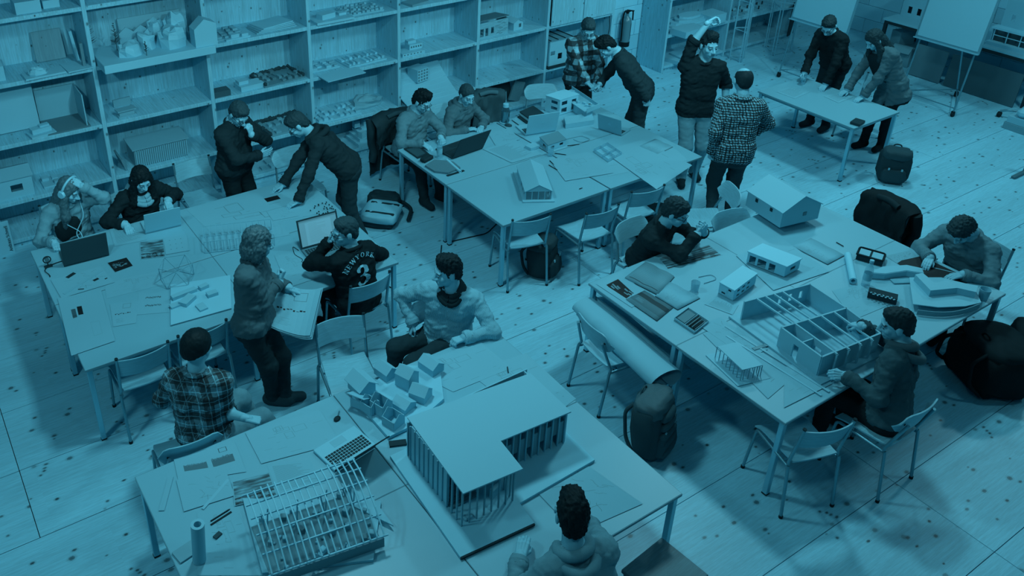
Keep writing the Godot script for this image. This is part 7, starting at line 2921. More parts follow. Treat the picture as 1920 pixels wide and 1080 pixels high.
func shell(t: Node3D, net: Dictionary, lab: int, spec: Array, off: float, base: Vector3) -> void:
	var V := PackedVector3Array()
	var ix := PackedInt32Array()
	var map := {}
	var L: PackedByteArray = net.l
	var q: PackedInt32Array = net.q
	var fold: float = 0.034 if lab == 1 else (0.016 if lab == 2 else 0.0)
	for i in range(0, q.size(), 3):
		if L[q[i]] != lab and L[q[i + 1]] != lab and L[q[i + 2]] != lab:
			continue
		if L[q[i]] == 0 and L[q[i + 1]] == 0 or L[q[i + 1]] == 0 and L[q[i + 2]] == 0 or L[q[i]] == 0 and L[q[i + 2]] == 0:
			continue
		for k in 3:
			var j := q[i + k]
			if not map.has(j):
				map[j] = V.size()
				var p: Vector3 = net.v[j]
				var e := p + base
				var w := 0.9 * noise.get_noise_3d(e.x * 7.0 + e.y * 6.0, e.y * 15.0 - e.x * 4.0, e.z * 7.0 + e.y * 5.0) + 0.45 * noise.get_noise_3d(e.x * 20.0, e.y * 26.0, e.z * 20.0)
				# a hem that meets another garment tucks under the one above
				var o := off + fold * 0.6 * clampf(w, -0.32, 1.0)
				if L[j] != lab:
					o = off * 0.5
				V.append(p + net.n[j] * o)
			ix.append(map[j])
	if V.size() == 0:
		return
	var st := SurfaceTool.new()
	st.create_from_arrays(mesh_arrays(V, ix))
	st.generate_normals()
	var m: Material = spec[2] if spec.size() > 2 else mat(spec[1], 0.8, tex.cloth, 6.0)
	inst(spec[0], st.commit(), m, t)


func mesh_arrays(V: PackedVector3Array, ix: PackedInt32Array) -> Array:
	var arr := []
	arr.resize(Mesh.ARRAY_MAX)
	arr[Mesh.ARRAY_VERTEX] = V
	arr[Mesh.ARRAY_INDEX] = ix
	return arr


func hair(t: Node3D, hc: Vector3, hb: Basis, hs: float, spec: Array) -> void:
	var style: String = spec[0]
	var v: float = spec[1]
	var pr := []
	var rough := 0.006
	match style:
		"short", "messy", "curly", "grey":
			var lift := 0.0 if style != "messy" else 0.014
			var wide := 0.007 if style == "curly" else 0.0
			pr = [[Vector3(0, 0.042, -0.016), Vector3(0.082 + wide, 0.094 + wide + lift, 0.1 + wide), 0, 1], [Vector3(0, -0.012, -0.062), Vector3(0.068, 0.068, 0.044 + wide), 0, 1], [Vector3(0, 0.1 + lift, 0.03), Vector3(0.06, 0.03 + lift, 0.05), 0, 1], [Vector3(0, -0.045, 0.085), Vector3(0.1, 0.105, 0.092), 0, -1], [Vector3(0, -0.1, 0.0), Vector3(0.12, 0.07, 0.045), 0, -1]]
			rough = {"short": 0.009, "grey": 0.009, "messy": 0.015, "curly": 0.016}[style]
		"bald":
			pr = [[Vector3(0, 0.034, -0.022), Vector3(0.0815, 0.088, 0.095), 0, 1], [Vector3(0, 0.112, -0.004), Vector3(0.05, 0.05, 0.062), 0, -1], [Vector3(0, -0.0, 0.1), Vector3(0.1, 0.13, 0.1), 0, -1], [Vector3(0, -0.1, 0.0), Vector3(0.12, 0.06, 0.05), 0, -1], [Vector3(0, -0.01, -0.062), Vector3(0.066, 0.06, 0.042), 0, 1]]
			rough = 0.003
		"long":
			pr = [[Vector3(0, 0.042, -0.016), Vector3(0.088, 0.098, 0.105), 0, 1], [Vector3(0, -0.04, -0.05), Vector3(0, -0.24, -0.075), 0.084, 0.08, 0], [Vector3(0, -0.045, 0.1), Vector3(0.069, 0.108, 0.085), 0, -1], [Vector3(0, -0.2, 0.07), Vector3(0.055, 0.12, 0.08), 0, -1]]
			for k in [-1, 1]:
				pr.append([Vector3(k * 0.068, 0.03, 0.02), Vector3(k * 0.092, -0.1, 0.03), 0.03, 0.036, 0])
				pr.append([Vector3(k * 0.092, -0.1, 0.03), Vector3(k * 0.1, -0.22, 0.085), 0.036, 0.042, 0])
				pr.append([Vector3(k * 0.1, -0.22, 0.085), Vector3(k * 0.09, -0.36, 0.1), 0.042, 0.02, 0])
			rough = 0.011
		"wavy":
			pr = [[Vector3(0, 0.045, -0.02), Vector3(0.094, 0.1, 0.108), 0, 1], [Vector3(0, -0.05, -0.06), Vector3(0.1, 0.1, 0.07), 0, 1], [Vector3(0.085, -0.04, -0.01), Vector3(0.045, 0.095, 0.06), 0, 1], [Vector3(-0.085, -0.04, -0.01), Vector3(0.045, 0.095, 0.06), 0, 1], [Vector3(0, -0.045, 0.1), Vector3(0.062, 0.1, 0.08), 0, -1]]
			rough = 0.013
		"tail":
			pr = [[Vector3(0, 0.042, -0.014), Vector3(0.081, 0.091, 0.1), 0, 1], [Vector3(0, -0.005, -0.05), Vector3(0.07, 0.07, 0.056), 0, 1], [Vector3(0.06, -0.02, -0.06), Vector3(0.075, -0.22, 0.03), 0.028, 0.02, 0], [Vector3(0, -0.045, 0.09), Vector3(0.086, 0.112, 0.088), 0, -1]]
			rough = 0.007
		"beanie":
			pr = [[Vector3(0, 0.052, -0.022), Vector3(0.096, 0.1, 0.112), 0, 1], [Vector3(0, 0.02, -0.1), Vector3(0.06, 0.05, 0.04), 0, 1], [Vector3(0, -0.06, 0.08), Vector3(0.13, 0.085, 0.11), 0, -1], [Vector3(0, -0.11, -0.02), Vector3(0.15, 0.1, 0.14), 0, -1]]
			rough = 0.004
	var net := nets(pr, 0.0075, 0.02)
	var V := PackedVector3Array()
	for i in net.v.size():
		var p: Vector3 = net.v[i]
		var w := noise.get_noise_3d(p.x * 42.0 + hc.x * 7.0, p.y * 17.0, p.z * 42.0) + 0.5 * noise.get_noise_3d(p.x * 90.0, p.y * 50.0 + hc.z, p.z * 90.0)
		V.append(hc + hb * ((p + net.n[i] * w * rough) * hs))
	var st := SurfaceTool.new()
	st.create_from_arrays(mesh_arrays(V, net.q))
	st.generate_normals()
	inst("hat" if style == "beanie" else "hair", st.commit(), mat(v, 0.55, tex.cloth, 9.0), t)


func glasses(t: Node3D, hc: Vector3, hb: Basis, hs: float) -> void:
	var st := begin()
	var tr := Transform3D(hb.scaled(Vector3.ONE * hs), hc)
	for k in [-1, 1]:
		var ring := []
		for i in 13:
			var a := TAU * i / 12.0
			ring.append(tr * Vector3(k * 0.033 + cos(a) * 0.023, 0.0 + sin(a) * 0.018, 0.101))
		tube(st, ring, 0.0026, 5)
		tube(st, [tr * Vector3(k * 0.056, 0.004, 0.1), tr * Vector3(k * 0.081, 0.006, 0.02), tr * Vector3(k * 0.082, 0.0, -0.02)], 0.0024, 5)
	tube(st, [tr * Vector3(-0.011, 0.003, 0.104), tr * Vector3(0.011, 0.003, 0.104)], 0.0024, 5)
	part("glasses", st, mat(0.04, 0.3), t)


func checks(called: String, n: int, f: Callable) -> void:
	var d := PackedByteArray()
	d.resize(n * n)
	for y in n:
		for x in n:
			d[y * n + x] = int(255.0 * clampf(f.call(float(x) / n, float(y) / n), 0.0, 1.0))
	grey_tex(called, n, n, d)


func make_people() -> void:
	build_templates()
	checks("plaid", 128, func(u: float, v: float) -> float:
		var a := 0.42 if fmod(u, 1.0) < 0.5 else 1.0
		var b := 0.42 if fmod(v, 1.0) < 0.5 else 1.0
		var l := 0.62 * a * b + 0.04
		if fmod(u + 0.23, 0.5) < 0.05 or fmod(v + 0.23, 0.5) < 0.05:
			l = minf(1.0, l + 0.4)
		return l)
	checks("flannel", 128, func(u: float, v: float) -> float:
		var a := 0.3 if u < 0.5 else 0.95
		var b := 0.3 if v < 0.5 else 0.95
		return 0.08 + 0.85 * a * b if u < 0.5 or v < 0.5 else 0.9)
	checks("gingham", 64, func(u: float, v: float) -> float:
		return (0.3 if u < 0.5 else 1.0) * (0.3 if v < 0.5 else 1.0))
	checks("rib", 64, func(u: float, v: float) -> float:
		return 0.78 + 0.22 * sin(u * TAU * 4.0) * sin(u * TAU * 4.0))
	var plaid := mat(0.98, 0.85, tex.plaid, 7.5)
	var flannel := mat(0.9, 0.85, tex.flannel, 7.5)
	var gingham := mat(0.82, 0.85, tex.gingham, 38.0)
	var rib := mat(0.8, 0.85, tex.rib, 14.0)
	var D := Vector3.DOWN
	var o: Node3D
	# 1 headphones
	o = person({"label": "woman wearing white headphones, hand on her forehead, in a pale top", "pelvis": Vector3(1.14, 0.52, -8.16), "neck": Vector3(1.12, 1.01, -8.03), "yaw": 8.0, "head": [38.0, 24.0], "s": 0.95, "sleeve": 1.95,
		"lh": Vector3(1.27, 1.21, -7.87), "le": Vector3(1, -0.7, 0.3), "lhand": [0, Vector3(-0.6, 0.6, -0.3), Vector3(-0.6, -0.3, -0.8)], "rh": Vector3(0.9, 0.795, -7.71), "re": Vector3(-0.8, -1, -0.3), "rhand": [1, Vector3(0.1, -0.1, 1), D],
		"lf": Vector3(1.24, 0.09, -7.66), "rf": Vector3(1.04, 0.09, -7.7), "knee": Vector3(0, 0.5, 1), "top": ["sweater", 0.62], "trousers": ["trousers", 0.1], "hair": ["long", 0.26]})
	headphones(o)
	chest_panel(o, "sweater_panel", 0.26, 0.05, Vector3(0.25, 0.27, 0.13))
	# 2 scarf
	o = person({"label": "woman with long black hair, dark jacket and pale scarf at a silver laptop", "pelvis": Vector3(1.79, 0.52, -8.06), "neck": Vector3(1.8, 1.01, -7.92), "yaw": 8.0, "head": [6.0, 28.0], "s": 0.95, "sleeve": 1.8,
		"lh": Vector3(2.03, 0.83, -7.84), "le": Vector3(1, -0.8, -0.3), "rh": Vector3(1.57, 0.785, -7.68), "re": Vector3(-1, -0.6, -0.3), "rhand": [0, Vector3(-0.05, -0.3, 1), D], "lhand": [1, Vector3(0, -0.4, 1), D],
		"lf": Vector3(1.9, 0.09, -7.55), "rf": Vector3(1.68, 0.09, -7.55), "knee": Vector3(0, 0.5, 1), "top": ["jacket", 0.045], "trousers": ["trousers", 0.05], "hair": ["long", 0.03]})
	scarf(o, 0.72)
	# 3 thinking man
	o = person({"label": "standing man in dark sweater with hand at his chin, arms folded", "pelvis": Vector3(2.83, 0.95, -8.02), "neck": Vector3(2.86, 1.43, -8.0), "yaw": 28.0, "head": [14.0, 40.0], "fat": 1.12, "sleeve": 1.95,
		"lh": Vector3(2.97, 1.35, -7.8), "le": Vector3(1, -0.9, 0.2), "lhand": [1, Vector3(-0.2, 1, 0.0), Vector3(-0.5, 0, -1)], "rh": Vector3(3.02, 1.12, -7.76), "re": Vector3(-1, -0.4, 0.4), "rhand": [0, Vector3(1, 0.1, 0.1), Vector3(-0.3, 0, -1)],
		"lf": Vector3(2.95, 0.09, -8.0), "rf": Vector3(2.73, 0.09, -8.03), "top": ["sweater", 0.055], "trousers": ["trousers", 0.035], "hair": ["grey", 0.12], "glasses": true})
	collar(o, 0.8)
	# 4 leaning man
	o = person({"label": "man in black hooded sweatshirt leaning over the plan sheet", "pelvis": Vector3(3.84, 0.94, -7.36), "neck": Vector3(3.52, 1.33, -7.52), "yaw": -118.0, "head": [-112.0, 42.0], "sleeve": 1.95,
		"rh": Vector3(3.19, 0.8, -7.6), "re": Vector3(0.3, 0.2, -1), "rhand": [0, Vector3(-1, -0.3, -0.1), D], "lh": Vector3(3.17, 0.8, -7.2), "le": Vector3(-0.2, 0.1, 1), "lhand": [0, Vector3(-1, -0.3, -0.1), D],
		"lf": Vector3(3.92, 0.09, -7.2), "rf": Vector3(3.96, 0.09, -7.46), "top": ["hooded_sweatshirt", 0.06], "trousers": ["jeans", 0.09], "hair": ["short", 0.1], "glasses": true})
	hood(o, 0.06)
	# 5 standing woman with sheets
	o = person({"label": "standing woman with wavy hair and grey sweater holding large sheets", "pelvis": Vector3(1.96, 0.9, -5.5), "neck": Vector3(2.03, 1.36, -5.58), "yaw": 48.0, "hyaw": 30.0, "head": [78.0, 14.0], "s": 0.96, "sleeve": 1.85, "hem": -0.03,
		"rh": Vector3(2.23, 1.14, -5.54), "re": Vector3(-0.6, -1, 0.6), "rhand": [2, Vector3(0.5, 0.7, -0.1), Vector3(-0.6, 0.2, -0.6)], "lh": Vector3(2.33, 1.0, -5.58), "le": Vector3(0.3, -1, -0.6), "lhand": [1, Vector3(0.7, -0.4, 0.3), D],
		"rf": Vector3(2.04, 0.09, -5.46), "lf": Vector3(2.14, 0.09, -5.42), "toe": 60.0, "top": ["sweater", 0.22], "trousers": ["jeans", 0.07], "shoes": ["sneaker", 0.12], "hair": ["wavy", 0.24]})
	held_sheets()
	# 6 number three
	o = person({"label": "man in black jersey lettered NEW YORK 3, sitting with hand at his chin", "pelvis": Vector3(3.04, 0.53, -5.72), "neck": Vector3(3.03, 1.02, -5.82), "yaw": 192.0, "head": [262.0, 6.0], "sleeve": 1.97,
		"rh": Vector3(3.22, 0.795, -6.12), "re": Vector3(1, -0.5, 0.4), "rhand": [0, Vector3(-1, -0.1, -0.3), D], "lh": Vector3(2.88, 1.06, -5.96), "le": Vector3(-0.8, -1, 0), "lhand": [1, Vector3(0.3, 1, 0.2), Vector3(0.7, 0, 0.6)],
		"lf": Vector3(2.92, 0.09, -6.1), "rf": Vector3(3.14, 0.09, -6.14), "knee": Vector3(0, 0.5, -1), "top": ["jersey", 0.035], "trousers": ["trousers", 0.03], "hair": ["short", 0.13], "glasses": true})
	jersey_print(o)
	# 7 beanie
	o = person({"label": "man in dark knitted beanie and plaid shirt seen from behind", "pelvis": Vector3(1.28, 0.52, -4.9), "neck": Vector3(1.31, 1.04, -4.95), "yaw": 142.0, "head": [128.0, 8.0], "sleeve": 1.15,
		"rh": Vector3(1.53, 0.76, -4.62), "re": Vector3(0.3, -1, 0.8), "rhand": [2, Vector3(0.8, -0.3, 0.4), D], "lh": Vector3(1.3, 0.66, -5.32), "le": Vector3(-0.5, -1, -0.4), "lhand": [0],
		"rf": Vector3(1.92, 0.09, -4.92), "lf": Vector3(1.8, 0.09, -5.18), "knee": Vector3(0.8, 0.7, -0.2), "hyaw": 105.0, "top": ["plaid_shirt", 0.5, plaid], "trousers": ["trousers", 0.56], "hair": ["beanie", 0.035]})
	# 8 cardigan
	o = person({"label": "man in white ribbed cardigan turned sideways, elbow on the foreground table", "pelvis": Vector3(3.42, 0.53, -4.88), "neck": Vector3(3.41, 1.05, -4.82), "yaw": -48.0, "hyaw": -85.0, "head": [-104.0, 6.0], "fat": 1.08, "wide": 1.08, "sleeve": 1.95,
		"rh": Vector3(3.17, 0.67, -5.02), "re": Vector3(-0.5, -0.6, -1), "rhand": [1, Vector3(-0.5, -1, 0.1), Vector3(0.6, -0.4, 0.4)], "lh": Vector3(3.33, 0.785, -4.52), "le": Vector3(1, -0.4, 0.6), "lhand": [1, Vector3(-1, 0.0, -0.1), D],
		"rf": Vector3(2.93, 0.09, -4.98), "lf": Vector3(2.98, 0.09, -4.76), "knee": Vector3(-1, 0.6, 0), "top": ["cardigan", 0.8, rib], "trousers": ["trousers", 0.1], "hair": ["messy", 0.045]})
	scarf(o, 0.06, 0.86, 0.035)
	# 9 striped sweater
	o = person({"label": "man with black-rimmed glasses in grey striped sweater at a black laptop", "pelvis": Vector3(5.06, 0.53, -8.13), "neck": Vector3(5.09, 1.02, -8.03), "yaw": 12.0, "head": [24.0, 26.0], "fat": 1.15, "sleeve": 1.95,
		"rh": Vector3(4.96, 0.79, -7.66), "re": Vector3(-1, -0.6, -0.2), "rhand": [0, Vector3(0.3, -0.2, 1), D], "lh": Vector3(5.22, 0.8, -7.68), "le": Vector3(1, -0.7, 0), "lhand": [1, Vector3(-0.3, -0.2, 1), D],
		"lf": Vector3(5.18, 0.09, -7.6), "rf": Vector3(4.95, 0.09, -7.6), "knee": Vector3(0, 0.5, 1), "top": ["sweater", 0.4], "trousers": ["trousers", 0.06], "hair": ["messy", 0.03], "glasses": true})
	# 10 hooded woman
	o = person({"label": "woman in grey hooded jacket with tied hair, looking down", "pelvis": Vector3(5.66, 0.53, -8.06), "neck": Vector3(5.7, 1.01, -7.94), "yaw": 15.0, "head": [0.0, 22.0], "s": 0.94, "sleeve": 1.97,
		"rh": Vector3(5.62, 0.765, -7.74), "re": Vector3(-1, -0.7, 0), "lh": Vector3(5.84, 0.765, -7.72), "le": Vector3(1, -0.7, 0), "lf": Vector3(5.78, 0.09, -7.5), "rf": Vector3(5.6, 0.09, -7.5), "knee": Vector3(0, 0.5, 1), "top": ["hooded_jacket", 0.28], "trousers": ["trousers", 0.06], "hair": ["tail", 0.12]})
	hood(o, 0.29)
	# 11 plaid standing
	o = person({"label": "standing man in checked flannel shirt working on the tray model", "pelvis": Vector3(7.62, 0.97, -8.02), "neck": Vector3(7.65, 1.47, -8.0), "yaw": -14.0, "head": [-30.0, 34.0], "s": 1.02, "sleeve": 1.9, "hem": -0.05, "skin": 0.66,
		"rh": Vector3(7.46, 1.0, -7.68), "re": Vector3(-1, -0.5, -0.3), "rhand": [1, Vector3(0.4, -0.6, 0.8), D], "lh": Vector3(7.62, 0.98, -7.66), "le": Vector3(1, -0.5, -0.2), "lhand": [1, Vector3(-0.3, -0.6, 0.8), D],
		"lf": Vector3(7.74, 0.09, -8.02), "rf": Vector3(7.53, 0.09, -8.04), "top": ["flannel_shirt", 0.5, flannel], "trousers": ["trousers", 0.05], "hair": ["grey", 0.13], "glasses": true})
	collar(o, 0.6)
	# 12 bending
	o = person({"label": "bending man in dark sweater with a hand in his pocket", "pelvis": Vector3(7.98, 0.95, -7.22), "neck": Vector3(7.74, 1.39, -7.48), "yaw": -132.0, "head": [-118.0, 52.0], "sleeve": 1.95, "fat": 1.05,
		"rh": Vector3(7.6, 0.98, -7.6), "re": Vector3(0.4, -0.6, -0.6), "rhand": [1, Vector3(-0.6, -0.5, -0.3), D], "lh": Vector3(7.86, 0.92, -7.02), "le": Vector3(0.2, 0.2, 1), "lhand": [2, Vector3(-0.1, -1, 0.1), Vector3(0.6, 0, -0.6)],
		"lf": Vector3(7.98, 0.09, -7.06), "rf": Vector3(8.06, 0.09, -7.3), "top": ["sweater", 0.085], "trousers": ["jeans", 0.1], "hair": ["messy", 0.035]})
	collar(o, 0.75)
	# 13 raised arm
	o = person({"label": "standing man with raised arm in dark sweater and light trousers", "pelvis": Vector3(8.05, 1.0, -6.44), "neck": Vector3(8.07, 1.57, -6.44), "yaw": -34.0, "head": [-16.0, 6.0], "s": 1.09, "sleeve": 0.8, "hem": -0.04, "fat": 0.98, "wide": 1.02,
		"rh": Vector3(8.03, 2.04, -6.42), "re": Vector3(-1, 0.3, -0.5), "rhand": [1, Vector3(1, 0.25, 0.1), Vector3(0, -0.4, 1)], "lh": Vector3(8.34, 0.98, -6.24), "le": Vector3(1, -0.2, -0.4), "lhand": [0, Vector3(0, -1, 0.1), Vector3(-1, 0, 0)],
		"lf": Vector3(8.2, 0.09, -6.42), "rf": Vector3(7.93, 0.09, -6.38), "top": ["sweater", 0.05], "trousers": ["trousers", 0.6], "hair": ["messy", 0.05]})
	# 14 gingham
	o = person({"label": "balding man in small-checked shirt seen from behind", "pelvis": Vector3(7.58, 0.98, -5.47), "neck": Vector3(7.61, 1.52, -5.5), "yaw": 142.0, "head": [148.0, 12.0], "s": 1.06, "sleeve": 1.95, "hem": -0.1, "fat": 1.1,
		"rh": Vector3(7.82, 1.02, -5.5), "re": Vector3(1, 0.1, 0.6), "rhand": [2], "lh": Vector3(7.38, 0.92, -5.58), "le": Vector3(-1, -0.3, 0.6), "lhand": [2, Vector3(0.1, -1, -0.1), Vector3(1, 0, 0)],
		"rf": Vector3(7.68, 0.09, -5.43), "lf": Vector3(7.46, 0.09, -5.5), "top": ["checked_shirt", 0.6, gingham], "trousers": ["jeans", 0.1], "hair": ["bald", 0.06]})
	collar(o, 0.5)
	# 15 leaning on the single table
	o = person({"label": "man in black pullover bowing over the single table", "pelvis": Vector3(10.86, 0.96, -6.5), "neck": Vector3(10.68, 1.4, -6.56), "yaw": -95.0, "head": [-72.0, 42.0], "sleeve": 1.9,
		"rh": Vector3(10.36, 0.87, -6.6), "re": Vector3(0.2, 0.1, -1), "rhand": [1, Vector3(-1, -0.5, 0.1), Vector3(0, 0, 1)], "lh": Vector3(10.44, 0.795, -6.32), "le": Vector3(0.2, 0.1, 1), "lhand": [0, Vector3(-1, -0.2, 0.3), D],
		"rf": Vector3(10.76, 0.09, -6.62), "lf": Vector3(10.8, 0.09, -6.4), "toe": -90.0, "top": ["pullover", 0.035], "trousers": ["jeans", 0.05], "hair": ["short", 0.07], "glasses": true})
	# 16 woman leaning
	o = person({"label": "woman in grey knitted dress with dark waistcoat leaning on the single table", "pelvis": Vector3(10.88, 0.95, -5.68), "neck": Vector3(10.72, 1.38, -5.86), "yaw": -105.0, "head": [-110.0, 40.0], "s": 0.97, "sleeve": 1.9, "hem": -0.18, "leg": 0.9,
		"rh": Vector3(10.5, 0.795, -6.04), "re": Vector3(0.2, 0.1, -1), "rhand": [0, Vector3(-1, -0.2, -0.1), D], "lh": Vector3(10.48, 0.795, -5.8), "le": Vector3(0.2, 0.1, 1), "lhand": [0, Vector3(-1, -0.2, -0.1), D],
		"rf": Vector3(10.76, 0.09, -5.8), "lf": Vector3(10.88, 0.09, -5.62), "toe": -95.0, "top": ["dress", 0.26], "trousers": ["leggings", 0.03], "shoes": ["boot", 0.025], "hair": ["long", 0.1]})
	chest_panel(o, "waistcoat", 0.26, 0.03, Vector3(0.3, 0.42, 0.12))
	# 17 curly man
	o = person({"label": "curly-haired man in dark sweater, hands clasped, elbows on the right table", "pelvis": Vector3(5.72, 0.53, -4.9), "neck": Vector3(5.68, 1.0, -4.68), "yaw": 22.0, "head": [26.0, 20.0], "sleeve": 1.9,
		"rh": Vector3(5.84, 0.98, -4.42), "re": Vector3(-0.6, -1, 0.6), "rhand": [2, Vector3(0.7, 0.6, 0.1), Vector3(0, 0, -1)], "lh": Vector3(5.93, 0.97, -4.42), "le": Vector3(0.8, -1, 0.3), "lhand": [1, Vector3(-0.4, 0.9, 0.2), Vector3(0.0, 0, -1)],
		"lf": Vector3(5.84, 0.09, -4.35), "rf": Vector3(5.62, 0.09, -4.35), "knee": Vector3(0, 0.5, 1), "top": ["sweater", 0.055], "trousers": ["trousers", 0.06], "hair": ["curly", 0.09], "glasses": true})
	# 18 grey sweater
	o = person({"label": "curly-haired man in grey sweater bent over the dark site plan", "pelvis": Vector3(8.06, 0.53, -3.06), "neck": Vector3(7.86, 1.0, -3.06), "yaw": -92.0, "head": [-100.0, 56.0], "wide": 1.1, "sleeve": 1.92,
		"rh": Vector3(7.56, 0.79, -3.2), "re": Vector3(0.4, -0.5, -1), "rhand": [0, Vector3(-1, -0.1, 0.3), D], "lh": Vector3(7.54, 0.79, -2.9), "le": Vector3(0.5, -0.5, 1), "lhand": [0, Vector3(-1, -0.1, -0.4), D],
		"rf": Vector3(7.62, 0.09, -3.2), "lf": Vector3(7.62, 0.09, -2.95), "knee": Vector3(-1, 0.5, 0), "top": ["sweater", 0.38], "trousers": ["trousers", 0.06], "hair": ["curly", 0.1]})
	# 19 hooded jacket
	o = person({"label": "man in dark grey hooded jacket sitting at the roofless wall model", "pelvis": Vector3(5.68, 0.53, -2.34), "neck": Vector3(5.8, 1.04, -2.46), "yaw": 196.0, "head": [218.0, 14.0], "sleeve": 1.95,
		"lh": Vector3(5.42, 0.83, -2.6), "le": Vector3(-0.6, -1, 0.5), "lhand": [1, Vector3(-0.7, 0.1, -0.5), Vector3(0.3, -0.6, -0.4)], "rh": Vector3(5.9, 0.95, -2.82), "re": Vector3(1, -0.6, 0.2), "rhand": [1, Vector3(0.1, -0.4, -1), D],
		"lf": Vector3(5.56, 0.09, -2.75), "rf": Vector3(5.84, 0.09, -2.72), "knee": Vector3(0, 0.5, -1), "top": ["hooded_jacket", 0.19], "trousers": ["trousers", 0.035], "hair": ["short", 0.07]})
	hood(o, 0.2)
	# 20 nearest man
	o = person({"label": "nearest man in pale shirt seen from behind, cut by the lower edge", "pelvis": Vector3(2.58, 0.55, -2.2), "neck": Vector3(2.56, 1.06, -2.38), "yaw": 162.0, "head": [146.0, 18.0], "sleeve": 1.9,
		"rh": Vector3(2.66, 1.08, -2.58), "re": Vector3(1, -1, 0), "rhand": [1, Vector3(-0.3, 1, 0), Vector3(-0.7, 0, 0.4)], "lh": Vector3(2.42, 0.8, -2.66), "le": Vector3(-1, -0.8, 0.2), "lf": Vector3(2.46, 0.09, -2.7), "rf": Vector3(2.7, 0.09, -2.7), "knee": Vector3(0, 0.5, -1), "top": ["shirt", 0.56], "trousers": ["trousers", 0.1], "hair": ["messy", 0.035]})
	hood(o, 0.56)
	for c in get_children():
		if c.has_meta("parts_at"):
			c.remove_meta("parts_at")


func headphones(o: Node3D) -> void:
	var a: Array = o.get_meta("parts_at")
	var tr := Transform3D((a[1] as Basis).scaled(Vector3.ONE * a[2]), a[0])
	var m := mat(0.84, 0.35)
	var st := begin()
	var pts := []
	for k in 15:
		var q := PI * k / 14.0
		pts.append(tr * Vector3(cos(q) * 0.1, 0.02 + sin(q) * 0.13, -0.01))
	tube(st, pts, 0.012, 8)
	part("headphone_band", st, m, o)
	for s in [-1, 1]:
		st = begin(false)
		lathe(st, [Vector2(0.001, -0.018), Vector2(0.036, -0.018), Vector2(0.042, 0.0), Vector2(0.032, 0.018), Vector2(0.001, 0.018)], 16, tr * Transform3D(Basis(Vector3(0, 0, 1), PI / 2), Vector3(s * 0.099, 0.0, -0.006)))
		part("ear_cup", st, m, o)
		st = begin()
		var p: Vector3 = tr * Vector3(s * 0.1, -0.04, 0.0)
		var n: Vector3 = a[3]
		tube(st, bent([p, n + a[5] * s * -0.1 + a[6] * 0.16 - a[4] * 0.1, n + a[6] * 0.2 - a[4] * 0.26 + a[5] * 0.03 * s, n + a[6] * 0.3 - a[4] * 0.3], 0.05, 4), 0.005, 6)
		part("headphone_cord", st, m, o)


func chest_panel(o: Node3D, called: String, high: float, aside: float, size: Vector3) -> void:
	# a dark piece of clothing over the chest
	var a: Array = o.get_meta("parts_at")
	var c: Vector3 = a[7] + a[4] * high + a[5] * aside + a[6] * 0.085
	var st := begin(false)
	soft(st, c - a[4] * size.y * 0.5, size, 0.6, 0.04, Basis(a[5], a[4], a[5].cross(a[4])))
	part(called, st, mat(0.04, 0.8), o)


func scarf(o: Node3D, v: float, k := 1.0, lift := 0.0) -> void:
	var a: Array = o.get_meta("parts_at")
	var n: Vector3 = a[3]
	for j in 3:
		var st := begin()
		var pts := []
		for i in 21:
			var q := TAU * i / 20.0
			pts.append(n + a[4] * (lift - 0.03 + 0.026 * j * k - 0.07 * maxf(0.0, cos(q))) + (a[6] * cos(q) * 1.15 + a[5] * sin(q)) * (0.118 - 0.018 * j) * k + a[6] * 0.01 + a[4] * 0.008 * sin(q * 3.0 + j))
		tube(st, pts, 0.027 * k, 9)
		part("scarf", st, mat(v, 0.9, tex.cloth, 6.0), o)


func collar(o: Node3D, v: float) -> void:
	var a: Array = o.get_meta("parts_at")
	var n: Vector3 = a[3]
	var st := begin(false)
	var f := func(u: float, w: float, l: float) -> Vector3:
		var q := lerpf(0.25, TAU - 0.25, u)
		var r := 0.068 + 0.018 * w + l
		return n + a[4] * (0.055 - 0.05 * w - 0.025 * cos(q)) + (a[6] * cos(q) + a[5] * sin(q)) * r + a[6] * 0.012
	grid(st, f, 20, 3, 0.004)
	part("collar", st, mat(v, 0.8), o)


func hood(o: Node3D, v: float) -> void:
	# a hood lying on the shoulders behind the neck
	var a: Array = o.get_meta("parts_at")
	var n: Vector3 = a[3]
	for j in 2:
		var st := begin()
		var pts := []
		for i in 15:
			var q := lerpf(0.9, TAU - 0.9, i / 14.0)
			var b := maxf(0.0, -cos(q))
			pts.append(n + a[4] * (0.02 - 0.05 * b * j - 0.03 * j) + (a[6] * cos(q) * (1.0 + 0.35 * b * j) + a[5] * sin(q)) * (0.09 + 0.02 * j))
		tube(st, pts, 0.034, 9)
		part("hood", st, mat(v, 0.85, tex.cloth, 6.0), o)


func held_sheets() -> void:
	var c := [Vector3(2.221, 1.000, -5.665), Vector3(2.539, 0.960, -5.460), Vector3(2.262, 0.800, -5.135), Vector3(2.034, 0.840, -5.443)]
	for k in 3:
		var q := []
		for i in 4:
			q.append(c[i] + Vector3(0.02 * k + 0.02 * sin(i + k), -0.012 * k, 0.012 * k * (1 if i > 1 else -1)))
		sheet("paper_sheet", q, pm("plan" if k else "notes"), ["top sheet held by the standing woman, with jotted marks", "second sheet held by the standing woman, under the top one", "lowest sheet held by the standing woman"][k], "paper", 0.0015, "sheets in the standing woman's hand", 0.04)


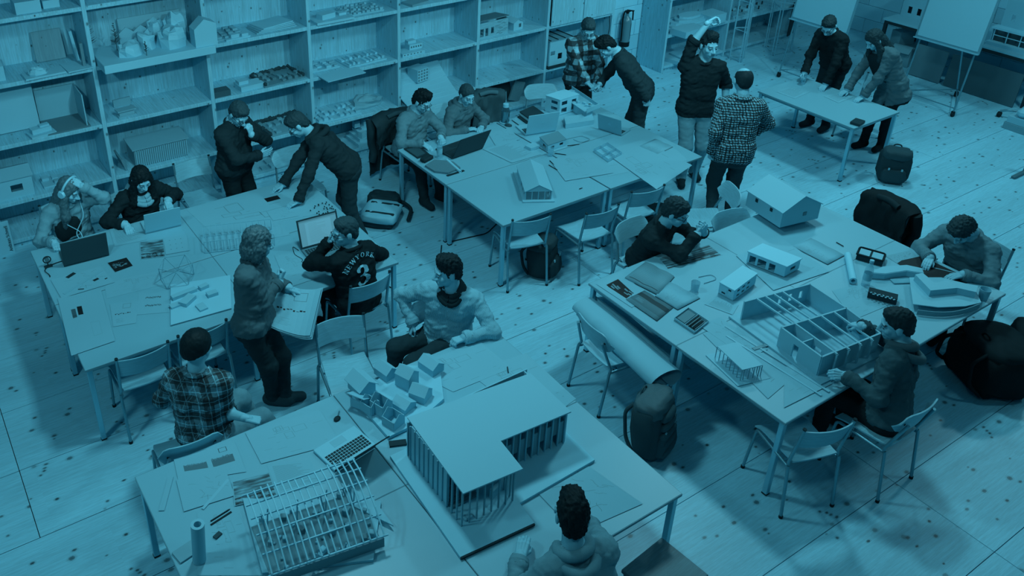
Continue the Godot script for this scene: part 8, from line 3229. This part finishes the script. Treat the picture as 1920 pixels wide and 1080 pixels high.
func jersey_print(o: Node3D) -> void:
	# letters lie on the back of the jersey: they follow its curve
	var a: Array = o.get_meta("parts_at")
	var back: Vector3 = -(a[6] as Vector3)
	var up: Vector3 = a[4]
	var side: Vector3 = back.cross(up) * -1.0
	if side.dot(a[5]) < 0.0:
		side = -side
	var sf := SystemFont.new()
	sf.font_names = PackedStringArray(["Droid Serif"])
	sf.font_weight = 700
	var jersey: MeshInstance3D = o.get_node("jersey")
	var pts: PackedVector3Array = jersey.mesh.surface_get_arrays(0)[Mesh.ARRAY_VERTEX]
	var mid: Vector3 = a[7] + up * 0.33
	var words := [["N", -0.172, 0.045, 44.0], ["E", -0.14, 0.078, 36.0], ["W", -0.09, 0.108, 24.0], ["Y", -0.03, 0.128, 8.0], ["O", 0.026, 0.13, -6.0], ["R", 0.08, 0.116, -20.0], ["K", 0.126, 0.09, -34.0], ["3", -0.01, -0.045, 0.0]]
	for w in words:
		var tm := TextMesh.new()
		tm.text = w[0]
		tm.font = sf
		tm.font_size = 64
		tm.pixel_size = (0.0039 if w[0] == "3" else 0.00085)
		tm.depth = 0.0
		var arr := tm.get_mesh_arrays()
		var V: PackedVector3Array = arr[Mesh.ARRAY_VERTEX]
		var N := PackedVector3Array()
		N.resize(V.size())
		var tri: PackedInt32Array = arr[Mesh.ARRAY_INDEX]
		# split long edges so that the letters can bend
		var fine := PackedVector3Array()
		for i in range(0, tri.size(), 3):
			split(fine, V[tri[i]], V[tri[i + 1]], V[tri[i + 2]], 3)
		var st := begin(false)
		for p in fine:
			var r := p.rotated(Vector3(0, 0, 1), deg_to_rad(w[3]))
			var q: Vector3 = mid + side * (r.x * 1.15 + w[1]) + up * (r.y * 1.0 + w[2])
			var best := 0.0
			for e in pts:
				var d: Vector3 = e - q
				var u := Vector2(d.dot(side), d.dot(up)).length_squared()
				if u < 0.0009:
					best = maxf(best, d.dot(back))
			st.add_vertex(q + back * (best + 0.006))
		part("letter" if w[0] != "3" else "number", st, mat(0.72, 0.7), o)


func split(out: PackedVector3Array, a: Vector3, b: Vector3, c: Vector3, n: int) -> void:
	var longest := maxf(a.distance_to(b), maxf(b.distance_to(c), c.distance_to(a)))
	if n == 0 or longest < 0.03:
		out.append(a)
		out.append(b)
		out.append(c)
		return
	if a.distance_to(b) == longest:
		var m := (a + b) / 2.0
		split(out, a, m, c, n - 1)
		split(out, m, b, c, n - 1)
	elif b.distance_to(c) == longest:
		var m := (b + c) / 2.0
		split(out, a, b, m, n - 1)
		split(out, a, m, c, n - 1)
	else:
		var m := (a + c) / 2.0
		split(out, a, b, m, n - 1)
		split(out, m, b, c, n - 1)
